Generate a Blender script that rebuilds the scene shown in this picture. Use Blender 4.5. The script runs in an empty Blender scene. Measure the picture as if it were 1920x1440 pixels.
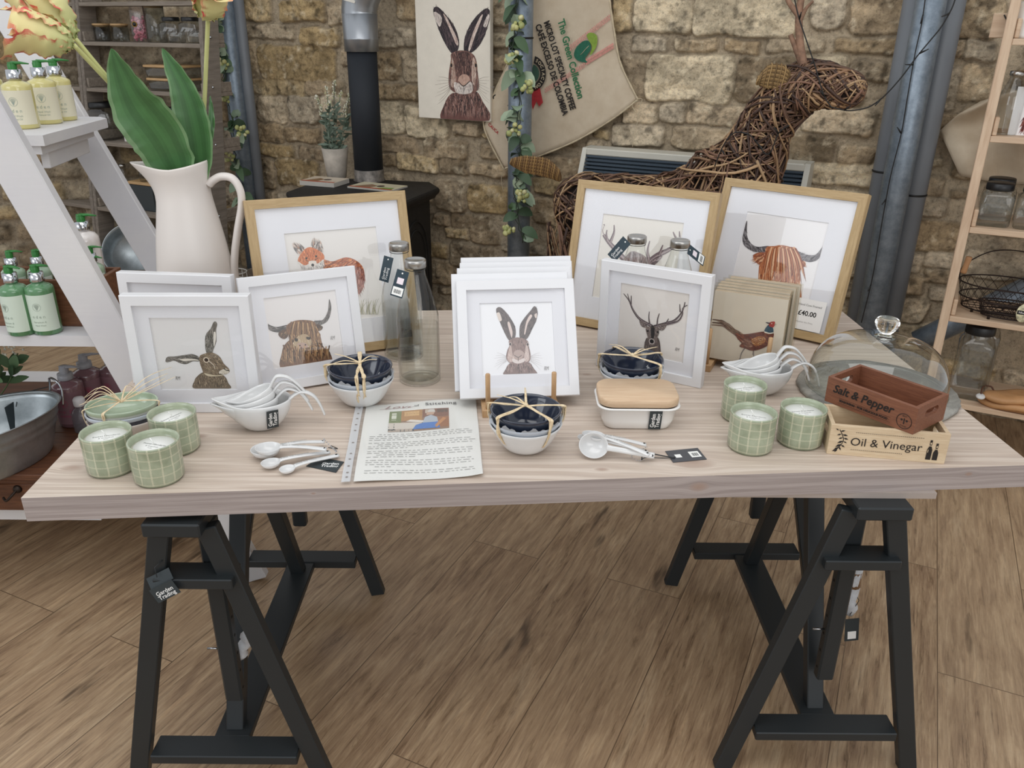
import bpy, math, random
import numpy as np
from mathutils import Vector, Matrix, Euler
from mathutils.geometry import tessellate_polygon
sc = bpy.context.scene
COL = sc.collection
PI = math.pi
R_ = math.radians
random.seed(7)

# ---------------------------------------------------------------- camera
FPX = 1540.0; PITCH = R_(23.5); SR = .0079; CR = math.sqrt(1 - SR * SR); CH = 1.5
cF = Vector((0, math.cos(PITCH), -math.sin(PITCH)))
u0 = Vector((0, math.sin(PITCH), math.cos(PITCH))); r0 = Vector((1, 0, 0))
cR = r0 * CR + u0 * SR; cU = u0 * CR - r0 * SR
cam = bpy.data.cameras.new('camera'); cam.sensor_width = 36; cam.lens = FPX * 36 / 1920
cam.clip_start = .05
camo = bpy.data.objects.new('camera', cam); COL.objects.link(camo)
mw = Matrix.Identity(4)
for i in range(3):
    mw[i][0] = cR[i]; mw[i][1] = cU[i]; mw[i][2] = -cF[i]
mw[2][3] = CH
camo.matrix_world = mw
sc.camera = camo
def ray(x, y): return cF + cR * ((x - 960) / FPX) - cU * ((y - 720) / FPX)
def ZP(x, y, z=.75):
    "point of the photo at height z"
    d = ray(x, y); t = (z - CH) / d.z; return Vector((d.x * t, d.y * t, z))
def YP(x, y, yy):
    d = ray(x, y); t = yy / d.y; return Vector((d.x * t, yy, CH + d.z * t))
def WP(x, y, off=0.):
    "point of the photo on the back wall, off metres in front of it"
    d = ray(x, y); t = (4.22 - off * 1.1225) / (d.y + .51 * d.x); return Vector((d.x * t, d.y * t, CH + d.z * t))

# ---------------------------------------------------------------- light
sc.view_settings.view_transform = 'Standard'; sc.view_settings.look = 'None'
sc.view_settings.gamma = 1; sc.view_settings.use_curve_mapping = False
sc.view_settings.exposure = 0.0
w = bpy.data.worlds.new('daylight'); sc.world = w; w.use_nodes = True
nt = w.node_tree; bg = nt.nodes['Background']
bg.inputs[0].default_value = (.93, .96, 1, 1); bg.inputs[1].default_value = .74
def area(name, loc, target, sx, sy, power, col):
    l = bpy.data.lights.new(name, 'AREA'); l.shape = 'RECTANGLE'; l.size = sx; l.size_y = sy
    l.energy = power; l.color = col
    o = bpy.data.objects.new(name, l); COL.objects.link(o); o.location = loc
    o.rotation_euler = (Vector(target) - Vector(loc)).to_track_quat('-Z', 'Y').to_euler()
    return o
area('roof_window_light', (-.3, .9, 3.3), (.1, 2.0, .6), 3.2, 1.6, 30, (1, .985, .96))
area('side_window_light', (-3.6, -.6, 2.4), (0, 2.2, .6), 2.2, 1.6, 28, (.92, .96, 1))
area('front_window_light', (1.6, -2.6, 2.0), (.2, 2.4, .7), 3.0, 1.8, 34, (1, .99, .97))

# ---------------------------------------------------------------- material helpers
def L(c):
    if isinstance(c, str):
        c = [int(c[i:i + 2], 16) for i in (0, 2, 4)]
    return tuple(((v / 255) / 12.92 if v / 255 <= .04045 else ((v / 255 + .055) / 1.055) ** 2.4) for v in c) + (1,)
MATS = {}
class N:
    def __init__(s, name):
        s.m = bpy.data.materials.new(name); s.m.use_nodes = True; s.t = s.m.node_tree
        s.b = s.t.nodes['Principled BSDF']; s.out = s.t.nodes['Material Output']; MATS[name] = s.m
    def n(s, typ, **k):
        x = s.t.nodes.new(typ)
        for a, v in k.items(): setattr(x, a, v)
        return x
    def l(s, a, b): s.t.links.new(a, b)
    def set(s, **k):
        for a, v in k.items(): s.b.inputs[a.replace('_', ' ')].default_value = v
    def coords(s, scale=(1, 1, 1), rot=(0, 0, 0), kind='Object'):
        tc = s.n('ShaderNodeTexCoord'); mp = s.n('ShaderNodeMapping'); s.l(tc.outputs[kind], mp.inputs[0])
        mp.inputs['Scale'].default_value = scale; mp.inputs['Rotation'].default_value = rot
        return mp.outputs[0]
    def noise(s, v, sc=5, det=4, rough=.55, dist=0):
        x = s.n('ShaderNodeTexNoise'); s.l(v, x.inputs['Vector']); x.inputs['Scale'].default_value = sc
        x.inputs['Detail'].default_value = det; x.inputs['Roughness'].default_value = rough
        x.inputs['Distortion'].default_value = dist; return x.outputs['Fac']
    def ramp(s, f, stops):
        x = s.n('ShaderNodeValToRGB'); s.l(f, x.inputs[0]); e = x.color_ramp.elements
        while len(e) < len(stops): e.new(.5)
        for i, (p, c) in enumerate(stops): e[i].position = p; e[i].color = c if len(c) == 4 else tuple(c) + (1,)
        return x.outputs[0]
    def mix(s, f, a, b, mode='MIX'):
        x = s.n('ShaderNodeMix', data_type='RGBA', blend_type=mode)
        for sock, v in ((x.inputs[0], f), (x.inputs[6], a), (x.inputs[7], b)):
            if hasattr(v, 'node'): s.l(v, sock)
            else: sock.default_value = v
        return x.outputs[2]
    def math(s, op, a, b=0., clamp=False):
        x = s.n('ShaderNodeMath', operation=op); x.use_clamp = clamp
        for sock, v in ((x.inputs[0], a), (x.inputs[1], b)):
            if hasattr(v, 'node'): s.l(v, sock)
            else: sock.default_value = v
        return x.outputs[0]
    def bump(s, h, st=.2, d=.01):
        x = s.n('ShaderNodeBump'); s.l(h, x.inputs['Height']); x.inputs['Strength'].default_value = st
        x.inputs['Distance'].default_value = d; s.l(x.outputs[0], s.b.inputs['Normal'])
    def col(s, v):
        if hasattr(v, 'node'): s.l(v, s.b.inputs['Base Color'])
        else: s.b.inputs['Base Color'].default_value = v
def plain(name, c, rough=.5, metal=0, var=.06, scale=8, bump=0, coat=0, spec=.5):
    if name in MATS: return MATS[name]
    m = N(name); c = L(c); v = m.coords()
    f = m.noise(v, scale, 3)
    lo = tuple(x * (1 - var * 1.6) for x in c[:3]) + (1,); hi = tuple(min(1, x * (1 + var * 1.6)) for x in c[:3]) + (1,)
    m.col(m.ramp(f, [(.3, lo), (.7, hi)])); m.set(Roughness=rough, Metallic=metal, Coat_Weight=coat, Coat_Roughness=.08)
    m.b.inputs['Specular IOR Level'].default_value = spec
    if bump: m.bump(m.noise(v, scale * 12, 4), bump, .004)
    return m.m
def wood(name, c1, c2, axis='x', sc=1., rough=.55, bump=.15, contrast=(.35, .7), coat=0):
    if name in MATS: return MATS[name]
    m = N(name); k = {'x': (.7, 9, 9), 'y': (9, .7, 9), 'z': (9, 9, .7)}[axis]
    v = m.coords(tuple(a * sc for a in k))
    f = m.noise(v, 4, 6, .6, .6); g = m.noise(v, 16, 3, .6)
    c = m.ramp(f, [(contrast[0], L(c1)), (contrast[1], L(c2))])
    c = m.mix(.25, c, m.ramp(g, [(.3, L(c1)), (.7, L(c2))]))
    m.col(c); m.set(Roughness=rough, Coat_Weight=coat); m.bump(g, bump, .002); return m.m
def vcol(name, rough=.6, bump=0, bs=200, coat=0, metal=0):
    if name in MATS: return MATS[name]
    m = N(name); a = m.n('ShaderNodeAttribute', attribute_name='Col'); m.l(a.outputs['Color'], m.b.inputs['Base Color'])
    m.set(Roughness=rough, Coat_Weight=coat, Metallic=metal)
    if bump: m.bump(m.noise(m.coords(), bs, 4), bump, .002)
    return m.m
def clear(name, tint='f4fbf6', amount=1., edge=.35, rough=.02, haze=0.):
    "thin clear glass: transparent with mirror reflections that grow towards the rim"
    if name in MATS: return MATS[name]
    m = N(name); t = m.t
    tr = m.n('ShaderNodeBsdfTransparent'); gl = m.n('ShaderNodeBsdfGlossy'); gl.inputs['Roughness'].default_value = rough
    lw = m.n('ShaderNodeLayerWeight'); lw.inputs['Blend'].default_value = .32
    tc = L(tint); dark = tuple(v * (1 - edge) for v in tc[:3]) + (1,)
    m.l(m.ramp(lw.outputs['Facing'], [(.45, tc), (1., dark)]), tr.inputs[0])
    lf = m.n('ShaderNodeLayerWeight'); lf.inputs['Blend'].default_value = .5
    sch = m.math('ADD', m.math('MULTIPLY', m.math('POWER', lf.outputs['Facing'], 5.), .9), .045)
    mx = m.n('ShaderNodeMixShader'); m.l(m.math('MULTIPLY', sch, amount, True), mx.inputs[0])
    m.l(tr.outputs[0], mx.inputs[1]); m.l(gl.outputs[0], mx.inputs[2])
    last = mx
    if haze:
        df = m.n('ShaderNodeBsdfDiffuse'); df.inputs[0].default_value = (.8, .82, .84, 1)
        m2 = m.n('ShaderNodeMixShader'); m2.inputs[0].default_value = haze
        m.l(mx.outputs[0], m2.inputs[1]); m.l(df.outputs[0], m2.inputs[2]); last = m2
    m.l(last.outputs[0], m.out.inputs[0]); return m.m

# ---------------------------------------------------------------- mesh helpers
def rotm(rx=0, ry=0, rz=0): return Euler((R_(rx), R_(ry), R_(rz))).to_matrix().to_4x4()
def T(x, y=0, z=0):
    return Matrix.Translation(Vector((x, y, z)) if not isinstance(x, Vector) else x)
class MB:
    def __init__(s): s.v = []; s.f = []; s.c = []; s.sm = []; s.col = (1, 1, 1, 1); s.X = Matrix.Identity(4)
    def add(s, vs, fs, col=None, smooth=True, xf=None):
        b = len(s.v); X = s.X if xf is None else s.X @ xf
        s.v += [tuple(X @ Vector(p)) for p in vs]
        c = col or s.col
        for f in fs: s.f.append(tuple(i + b for i in f)); s.c.append(c); s.sm.append(smooth)
        return s
    def box(s, x0, x1, y0, y1, z0, z1, col=None, xf=None, bev=0):
        if bev:
            b = min(bev, (x1 - x0) / 2.01, (y1 - y0) / 2.01, (z1 - z0) / 2.01); vs = []
            for z, e in ((z0, b), (z0 + b, 0), (z1 - b, 0), (z1, b)):
                x_0, x_1, y_0, y_1 = x0 + e, x1 - e, y0 + e, y1 - e; q = b - e if e == 0 else b * .3
                vs += [(x_0 + q, y_0, z), (x_1 - q, y_0, z), (x_1, y_0 + q, z), (x_1, y_1 - q, z), (x_1 - q, y_1, z), (x_0 + q, y_1, z), (x_0, y_1 - q, z), (x_0, y_0 + q, z)]
            fs = [tuple(range(7, -1, -1)), tuple(range(24, 32))]
            for r in range(3):
                for i in range(8):
                    j = (i + 1) % 8; fs.append((r * 8 + i, r * 8 + j, r * 8 + 8 + j, r * 8 + 8 + i))
            return s.add(vs, fs, col, False, xf)
        vs = [(x, y, z) for z in (z0, z1) for y in (y0, y1) for x in (x0, x1)]
        return s.add(vs, [(0, 2, 3, 1), (4, 5, 7, 6), (0, 1, 5, 4), (2, 6, 7, 3), (0, 4, 6, 2), (1, 3, 7, 5)], col, False, xf)
    def lathe(s, prof, n=32, col=None, xf=None, sx=1, sy=1, caps=False):
        vs = []; fs = []; m = len(prof)
        for i in range(n):
            a = 2 * PI * i / n; c, d = math.cos(a), math.sin(a)
            for r, z in prof: vs.append((r * c * sx, r * d * sy, z))
        for i in range(n):
            j = (i + 1) % n
            for k in range(m - 1): fs.append((i * m + k, j * m + k, j * m + k + 1, i * m + k + 1))
        if caps:
            fs.append(tuple(i * m for i in range(n - 1, -1, -1))); fs.append(tuple(i * m + m - 1 for i in range(n)))
        return s.add(vs, fs, col, True, xf)
    def tube(s, pts, r, n=8, col=None, xf=None, closed=False, flat=1.):
        pts = [Vector(p) for p in pts]; m = len(pts); rr = r if isinstance(r, (list, tuple)) else [r] * m
        vs = []; fs = []; up = None
        for i, p in enumerate(pts):
            if closed: t = (pts[(i + 1) % m] - pts[i - 1])
            else: t = (pts[min(i + 1, m - 1)] - pts[max(i - 1, 0)])
            if t.length < 1e-9: t = Vector((0, 0, 1))
            t.normalize()
            if up is None:
                up = Vector((0, 0, 1)) if abs(t.z) < .9 else Vector((0, 1, 0))
            up = (up - t * up.dot(t))
            if up.length < 1e-6: up = t.orthogonal()
            up.normalize(); sd = t.cross(up)
            for k in range(n):
                a = 2 * PI * k / n; vs.append(p + (sd * math.cos(a) + up * (math.sin(a) * flat)) * rr[i])
        for i in range(m if closed else m - 1):
            j = (i + 1) % m
            for k in range(n):
                l = (k + 1) % n; fs.append((i * n + k, i * n + l, j * n + l, j * n + k))
        if not closed: fs += [tuple(range(n - 1, -1, -1)), tuple(range((m - 1) * n, m * n))]
        return s.add(vs, fs, col, True, xf)
    def bar(s, a, b, w, d, col=None, up=(0, 0, 1), bev=0):
        "square bar from a to b, w wide across, d along up"
        a = Vector(a); b = Vector(b); t = (b - a); ln = t.length; t.normalize(); up = Vector(up)
        up = (up - t * up.dot(t)).normalized(); sd = t.cross(up)
        X = Matrix.Identity(4)
        for i in range(3): X[i][0] = t[i]; X[i][1] = sd[i]; X[i][2] = up[i]; X[i][3] = a[i]
        return s.box(0, ln, -w / 2, w / 2, -d / 2, d / 2, col, X, bev)
    def prism(s, pts, z0, z1, col=None, xf=None, smooth=False):
        n = len(pts); vs = [(x, y, z0) for x, y in pts] + [(x, y, z1) for x, y in pts]
        tri = tessellate_polygon([[Vector((x, y, 0)) for x, y in pts]])
        ar = sum(pts[i][0] * pts[(i + 1) % n][1] - pts[(i + 1) % n][0] * pts[i][1] for i in range(n))
        fs = []
        for t in tri:
            a, b, c = t; cr = (pts[b][0] - pts[a][0]) * (pts[c][1] - pts[a][1]) - (pts[b][1] - pts[a][1]) * (pts[c][0] - pts[a][0])
            if cr < 0: a, c = c, a
            fs.append((a + n, b + n, c + n)); fs.append((c, b, a))
        for i in range(n):
            j = (i + 1) % n; fs.append((i, j, j + n, i + n) if ar > 0 else (j, i, i + n, j + n))
        return s.add(vs, fs, col, smooth, xf)
    def panel(s, pts, holes, z0, z1, col=None, xf=None):
        "flat board with cut-outs"
        loops = [pts] + holes; tri = tessellate_polygon([[Vector((x, y, 0)) for x, y in l] for l in loops]); al = [p for l in loops for p in l]; n = len(al)
        vs = [(x, y, z0) for x, y in al] + [(x, y, z1) for x, y in al]; fs = []
        for a, b, c in tri:
            cr = (al[b][0] - al[a][0]) * (al[c][1] - al[a][1]) - (al[b][1] - al[a][1]) * (al[c][0] - al[a][0])
            if cr < 0: a, c = c, a
            fs += [(a + n, b + n, c + n), (c, b, a)]
        k = 0
        for l in loops:
            m_ = len(l)
            for i in range(m_): j = (i + 1) % m_; fs.append((k + i, k + j, k + j + n, k + i + n))
            k += m_
        return s.add(vs, fs, col, False, xf)
    def flat(s, pts, z=0, col=None, xf=None):
        n = len(pts); tri = tessellate_polygon([[Vector((x, y, 0)) for x, y in pts]]); fs = []
        for a, b, c in tri:
            cr = (pts[b][0] - pts[a][0]) * (pts[c][1] - pts[a][1]) - (pts[b][1] - pts[a][1]) * (pts[c][0] - pts[a][0])
            fs.append((a, b, c) if cr > 0 else (c, b, a))
        return s.add([(x, y, z) for x, y in pts], fs, col, False, xf)
    def text(s, txt, size, x=0, y=0, z=0, col=None, xf=None, align='CENTER', sx=1., bold=0., shear=0., wrap=None, space=1.):
        cu = bpy.data.curves.new('t', 'FONT'); cu.body = txt; cu.size = size; cu.align_x = align; cu.align_y = 'CENTER'
        cu.offset = bold; cu.shear = shear; cu.space_character = space; cu.resolution_u = 3
        o = bpy.data.objects.new('t', cu); COL.objects.link(o)
        dg = bpy.context.evaluated_depsgraph_get(); me = bpy.data.meshes.new_from_object(o.evaluated_get(dg))
        vs = [(v.co.x * sx + x, v.co.y + y, z) for v in me.vertices]
        fs = [tuple(p.vertices) for p in me.polygons]
        bpy.data.objects.remove(o); bpy.data.curves.remove(cu); bpy.data.meshes.remove(me)
        if wrap: vs = [wrap(p) for p in vs]
        return s.add(vs, fs, col, False, xf)
    def build(s, name, m, parent=None, loc=None, rot=None):
        me = bpy.data.meshes.new(name); me.from_pydata(s.v, [], s.f)
        me.polygons.foreach_set('use_smooth', s.sm)
        if any(c != (1, 1, 1, 1) for c in s.c):
            ca = me.color_attributes.new('Col', 'FLOAT_COLOR', 'CORNER'); arr = []
            for f, c in zip(s.f, s.c): arr += list(c) * len(f)
            ca.data.foreach_set('color', arr)
        me.materials.append(m); me.update()
        o = bpy.data.objects.new(name, me); COL.objects.link(o)
        if parent: o.parent = parent
        if loc is not None: o.location = loc
        if rot is not None: o.rotation_euler = rot
        return o
def tag(o, label=None, cat=None, group=None, kind=None):
    for k, v in (('label', label), ('category', cat), ('group', group), ('kind', kind)):
        if v: o[k] = v
    return o
def thing(name, label, cat, loc=(0, 0, 0), rz=0, group=None, rot=None):
    o = bpy.data.objects.new(name, None); COL.objects.link(o); o.location = loc; o.empty_display_size = .05
    o.rotation_euler = rot if rot is not None else (0, 0, rz)
    return tag(o, label, cat, group)
def struct(o): o['kind'] = 'structure'; return o
def kids(o): return [c for c in bpy.data.objects if c.parent == o]
def copy_tree(o, parent=None, **k):
    c = o.copy(); COL.objects.link(c)
    if parent: c.parent = parent
    for ch in kids(o): copy_tree(ch, c)
    for a, v in k.items():
        if a in ('label', 'category', 'group'): c[a] = v
        elif a == 'loc': c.location = v
        elif a == 'rz': c.rotation_euler = (0, 0, v)
        elif a == 'rot': c.rotation_euler = v
    return c
def circ(r, n=24, cx=0, cy=0, ry=None, a0=0, a1=2 * PI):
    ry = r if ry is None else ry
    return [(cx + r * math.cos(a0 + (a1 - a0) * i / n), cy + ry * math.sin(a0 + (a1 - a0) * i / n)) for i in range(n)]
def spline(pts, n=8, closed=False):
    P = [Vector(p) for p in pts]; m = len(P); out = []
    rng = range(m) if closed else range(m - 1)
    for i in rng:
        p0 = P[i - 1] if (closed or i > 0) else P[0]; p1 = P[i]; p2 = P[(i + 1) % m]
        p3 = P[(i + 2) % m] if (closed or i + 2 < m) else P[-1]
        for k in range(n):
            t = k / n
            out.append(.5 * ((2 * p1) + (p2 - p0) * t + (2 * p0 - 5 * p1 + 4 * p2 - p3) * t * t + (3 * p1 - p0 - 3 * p2 + p3) * t ** 3))
    if not closed: out.append(P[-1])
    return out
# ================================================================ setting: floor and stone walls
WY = R_(-27.02)                                   # direction of the back wall
WU = Vector((math.cos(WY), math.sin(WY), 0)); WN = Vector((-WU.y, WU.x, 0))   # along it / away from the camera
WO = Vector((0, 4.22, 0))
def wall_uv(x, y):
    p = WP(x, y); return (p - WO).dot(WU), p.z
def fl():
    m = N('oak_floor')
    v = m.coords(rot=(0, 0, R_(0)))
    tc = m.n('ShaderNodeTexCoord'); mp = m.n('ShaderNodeMapping'); m.l(tc.outputs['Object'], mp.inputs[0])
    mp.inputs['Rotation'].default_value = (0, 0, -R_(64.8)); mp.inputs['Location'].default_value = (.18, .07, 0)
    br = m.n('ShaderNodeTexBrick', offset=.37, offset_frequency=2); m.l(mp.outputs[0], br.inputs['Vector'])
    br.inputs['Color1'].default_value = (0, 0, 0, 1); br.inputs['Color2'].default_value = (1, 1, 1, 1)
    br.inputs['Scale'].default_value = 1; br.inputs['Mortar Size'].default_value = .0014; br.inputs['Mortar Smooth'].default_value = .2
    br.inputs['Brick Width'].default_value = 1.3; br.inputs['Row Height'].default_value = .222; br.inputs['Bias'].default_value = 0
    # every plank slides the grain by its own amount
    off = m.n('ShaderNodeVectorMath', operation='SCALE'); m.l(br.outputs['Color'], off.inputs[0]); off.inputs['Scale'].default_value = 9
    ad = m.n('ShaderNodeVectorMath', operation='ADD'); m.l(mp.outputs[0], ad.inputs[0]); m.l(off.outputs[0], ad.inputs[1])
    st = m.n('ShaderNodeMapping'); m.l(ad.outputs[0], st.inputs[0]); st.inputs['Scale'].default_value = (1.6, 9, 1)
    g1 = m.noise(st.outputs[0], 1.6, 7, .62, 1.3); st2 = m.n('ShaderNodeMapping'); m.l(ad.outputs[0], st2.inputs[0]); st2.inputs['Scale'].default_value = (2.5, 42, 1)
    g2 = m.noise(st2.outputs[0], 3, 6, .7, .8); g3 = m.noise(ad.outputs[0], 3.2, 3, .5)
    c = m.ramp(g1, [(.26, L('6b5340')), (.42, L('987c60')), (.56, L('b59a7a')), (.78, L('cbb698'))])
    c = m.mix(.5, c, m.ramp(g2, [(.36, L('77604c')), (.52, L('ab9072')), (.66, L('c8b090'))]))
    fine = m.ramp(g2, [(.30, (.42, .38, .34, 1)), (.40, (1, 1, 1, 1))]); c = m.mix(.8, c, fine, 'MULTIPLY')
    st4 = m.n('ShaderNodeMapping'); m.l(ad.outputs[0], st4.inputs[0]); st4.inputs['Scale'].default_value = (3.2, 26, 1); g5 = m.noise(st4.outputs[0], 1.7, 8, .72, .5)
    c = m.mix(.85, c, m.ramp(g5, [(.34, (.40, .35, .30, 1)), (.43, (.86, .83, .8, 1)), (.55, (1, 1, 1, 1)), (.68, (1.22, 1.2, 1.16, 1))]), 'MULTIPLY')
    c = m.mix(m.math('MULTIPLY', br.outputs['Color'], .22), c, L('b9a184'), 'MIX')
    kn = m.n('ShaderNodeTexVoronoi'); st3 = m.n('ShaderNodeMapping'); m.l(ad.outputs[0], st3.inputs[0]); st3.inputs['Scale'].default_value = (1.1, 3.0, 1)
    wn = m.n('ShaderNodeTexNoise'); m.l(st.outputs[0], wn.inputs['Vector']); wn.inputs['Scale'].default_value = 4
    w2 = m.n('ShaderNodeVectorMath', operation='SCALE'); m.l(wn.outputs['Color'], w2.inputs[0]); w2.inputs['Scale'].default_value = .35
    w3 = m.n('ShaderNodeVectorMath', operation='ADD'); m.l(st3.outputs[0], w3.inputs[0]); m.l(w2.outputs[0], w3.inputs[1])
    m.l(w3.outputs[0], kn.inputs['Vector']); kn.inputs['Scale'].default_value = 1.7
    c = m.mix(m.ramp(kn.outputs['Distance'], [(.05, (.8, .8, .8, 1)), (.17, (0, 0, 0, 1))]), c, L('4a3a2c'))
    c = m.mix(m.math('MULTIPLY', br.outputs['Fac'], .75), c, L('4f3d2d'))
    m.col(c); m.set(Roughness=.42); m.bump(g2, .12, .002); return m.m
f = MB(); f.add([(-5, -3.2, 0), (5, -3.2, 0), (5, 8, 0), (-5, 8, 0)], [(0, 1, 2, 3)], smooth=False)
struct(f.build('floor', fl()))

def vnoise(x, y, seed):
    "smooth value noise for arrays"
    rs = np.random.RandomState(seed); g = rs.rand(64, 64)
    xi = np.floor(x).astype(int); yi = np.floor(y).astype(int); fx = x - xi; fy = y - yi
    fx = fx * fx * (3 - 2 * fx); fy = fy * fy * (3 - 2 * fy); a = lambda i, j: g[(xi + i) % 64, (yi + j) % 64]
    return (a(0, 0) * (1 - fx) + a(1, 0) * fx) * (1 - fy) + (a(0, 1) * (1 - fx) + a(1, 1) * fx) * fy
def fbm(x, y, s, seed, o=4):
    r = 0; a = .5
    for k in range(o): r = r + a * vnoise(x * s, y * s, seed + k); s *= 2.1; a *= .5
    return r
# stones read off the photograph: left, right, top, bottom
ST = [(455,513,-30,38),(533,615,0,40),(748,795,-20,40),(463,550,45,72),(566,640,52,86),(705,785,55,88),(463,487,78,145),(492,632,85,152),
(700,750,95,150),(755,800,95,155),(468,575,150,178),(580,650,152,180),(706,790,160,186),(488,537,180,230),(545,600,180,228),(608,655,180,228),
(708,760,190,250),(763,843,200,256),(485,538,233,265),(541,600,238,266),(715,785,256,286),(798,880,262,295),(492,555,270,293),(565,605,278,300),
(722,748,290,310),(752,822,290,320),(828,878,298,325),(490,518,298,350),(523,598,298,348),(722,760,322,372),(856,905,232,255),(905,935,270,295),
(888,955,305,328),(820,876,335,393),(880,955,345,398),(848,925,402,428),(818,843,400,420),(838,880,428,446),(885,935,430,455),(790,840,455,480),
(845,925,458,500),(800,850,485,530),(855,905,505,540),(1150,1185,-20,58),(1190,1302,0,60),(1305,1498,-25,66),(1528,1582,-20,52),(1592,1715,-30,63),
(1183,1257,70,97),(1270,1345,72,95),(1362,1423,75,98),(1440,1545,70,95),(1568,1695,72,98),(1165,1208,108,187),(1212,1376,105,190),(1381,1500,105,190),
(1515,1590,105,168),(1598,1660,112,150),(1170,1230,192,232),(1238,1288,195,228),(1293,1400,197,232),(1500,1640,203,250),(1150,1246,235,272),(1263,1372,237,280),
(1468,1568,255,305),(1578,1645,272,305),(1525,1690,305,350),(1560,1660,360,400),(1010,1092,295,330),(1098,1130,262,285),(1005,1095,332,365),(1002,1055,372,420),
(1788,1875,-10,72),(1775,1800,78,108),(1803,1870,76,112),(1752,1792,128,205),(1798,1875,122,190),(1735,1790,212,236),(1700,1770,330,362),(1712,1775,368,405),
(1704,1797,415,468),(1690,1728,472,508),(1733,1802,473,500),(1690,1730,514,548),(1735,1800,506,530),(1738,1790,540,562),(1675,1735,556,600),(1680,1775,608,655),
(1800,1900,200,250),(1790,1850,262,330),(1860,1930,262,300),(1850,1920,395,440),(1810,1920,470,520)]
def stone_wall(name, origin, U, Nn, u0_, u1_, z1_, listed, step, seed, dark=1.0):
    nu = int((u1_ - u0_) / step); nz = int(z1_ / step)
    u = np.linspace(u0_, u1_, nu)[:, None] + np.zeros((1, nz)); z = np.linspace(0, z1_, nz)[None, :] + np.zeros((nu, 1))
    rs = random.Random(seed); rects = []
    for s_ in listed:
        a0, b0 = wall_uv(s_[0], (s_[2] + s_[3]) / 2); a1, b1 = wall_uv(s_[1], (s_[2] + s_[3]) / 2)
        mx = (s_[0] + s_[1]) / 2; _, zt = wall_uv(mx, s_[2]); _, zb = wall_uv(mx, s_[3])
        rects.append((a0 - .006, a1 + .006, zb - .006, zt + .006))
    nl = len(rects); zz = -.02
    while zz < z1_:
        h = rs.uniform(.07, .20); uu = u0_ - rs.random() * .2
        while uu < u1_:
            wd = rs.uniform(.12, .38); r = (uu + .01, uu + wd - .012, zz + .01, zz + h - .012)
            free = all(min(r[1], q[1]) - max(r[0], q[0]) < .0 or min(r[3], q[3]) - max(r[2], q[2]) < .0 for q in rects[:nl])
            if free: rects.append(r)
            else:   # a small filler where it fits
                for k in range(3):
                    a = rs.uniform(r[0], r[1] - .05); b = rs.uniform(r[2], r[3] - .03); q2 = (a, a + rs.uniform(.05, .1), b, b + rs.uniform(.03, .06))
                    if all(min(q2[1], q[1]) - max(q2[0], q[0]) < .008 or min(q2[3], q[3]) - max(q2[2], q[2]) < .008 for q in rects): rects.append(q2); break
            uu += wd
        zz += h
    du = (fbm(u, z, 9, seed, 3) - .45) * .05; dz = (fbm(u, z, 11, seed + 9, 3) - .45) * .035
    uw = u + du; zw = z + dz
    best = np.full(u.shape, -1.0); idx = np.full(u.shape, -1)
    for i, (a, b, c, d) in enumerate(rects):
        i0 = max(0, int((a - .06 - u0_) / step)); i1 = min(nu, int((b + .06 - u0_) / step) + 2); j0 = max(0, int((c - .06) / step)); j1 = min(nz, int((d + .06) / step) + 2)
        if i0 >= i1 or j0 >= j1: continue
        U_ = uw[i0:i1, j0:j1]; Z_ = zw[i0:i1, j0:j1]; hw, hh = (b - a) / 2, (d - c) / 2; r = min(hw, hh) * .45
        qx = np.abs(U_ - (a + b) / 2) - hw + r; qz = np.abs(Z_ - (c + d) / 2) - hh + r
        sd = r - np.sqrt(np.maximum(qx, 0) ** 2 + np.maximum(qz, 0) ** 2) - np.minimum(np.maximum(qx, qz), 0)
        bb = best[i0:i1, j0:j1]; m_ = sd > bb; bb[m_] = sd[m_]; idx[i0:i1, j0:j1][m_] = i
    e = np.clip((best + .003) / .013, 0, 1); e = e * e * (3 - 2 * e)
    rr = np.random.RandomState(seed); K = len(rects) + 1
    relief = (.017 + .022 * rr.rand(K))[idx]; 
    rough = fbm(u, z, 22, seed + 20, 4) - .45; big = fbm(u, z, 6, seed + 31, 3) - .45
    ridg = 1 - np.abs(fbm(u * .7, z * 1.6, 14, seed + 44, 3) - .45) * 5
    h = e * (relief + rough * .030 + big * .014 + np.clip(ridg, 0, 1) * .005) + (1 - e) * (rough * .008 + .004)
    base = np.array([origin[0] + 0., origin[1], 0.]); P = base[None, None, :] + u[..., None] * np.array(U)[None, None, :] - h[..., None] * np.array(Nn)[None, None, :]
    P[..., 2] += z
    pal = np.array([L(c)[:3] for c in ('ab9a82','a08e75','b6a68e','9a876c','8b7d69','a8967c','b09c7a','94836c','83745f','ada08c','a08b68','bcae95')])
    pick = rr.randint(0, len(pal), K)
    for i in range(nl):   # the ochre stones at the left
        if listed[i][1] < 700 and rr.rand() < .2: pick[i] = 10
        if listed[i][0] > 1150 and pick[i] in (10,6): pick[i] = 9
    C = pal[pick][idx] * (.86 + .28 * rr.rand(K))[idx][..., None]
    mort = np.array(L('a89a85')[:3]); t1 = fbm(u, z, 16, seed + 60, 5)
    mot = np.clip((t1 - .3) * 2.6, 0, 1)[..., None]; C = C * (.72 + .5 * mot)
    wh = np.clip((fbm(u, z, 34, seed + 70, 4) - .56) * 5, 0, 1)[..., None]; C = C * (1 - wh * .5) + np.array(L('d8cbb2')[:3]) * wh * .5
    dk = np.clip((fbm(u, z, 27, seed + 80, 4) - .57) * 6, 0, 1)[..., None]; C = C * (1 - .62 * dk)
    C = C * e[..., None] + (mort * (.9 + .25 * (t1[..., None] - .45))) * (1 - e[..., None])
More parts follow.
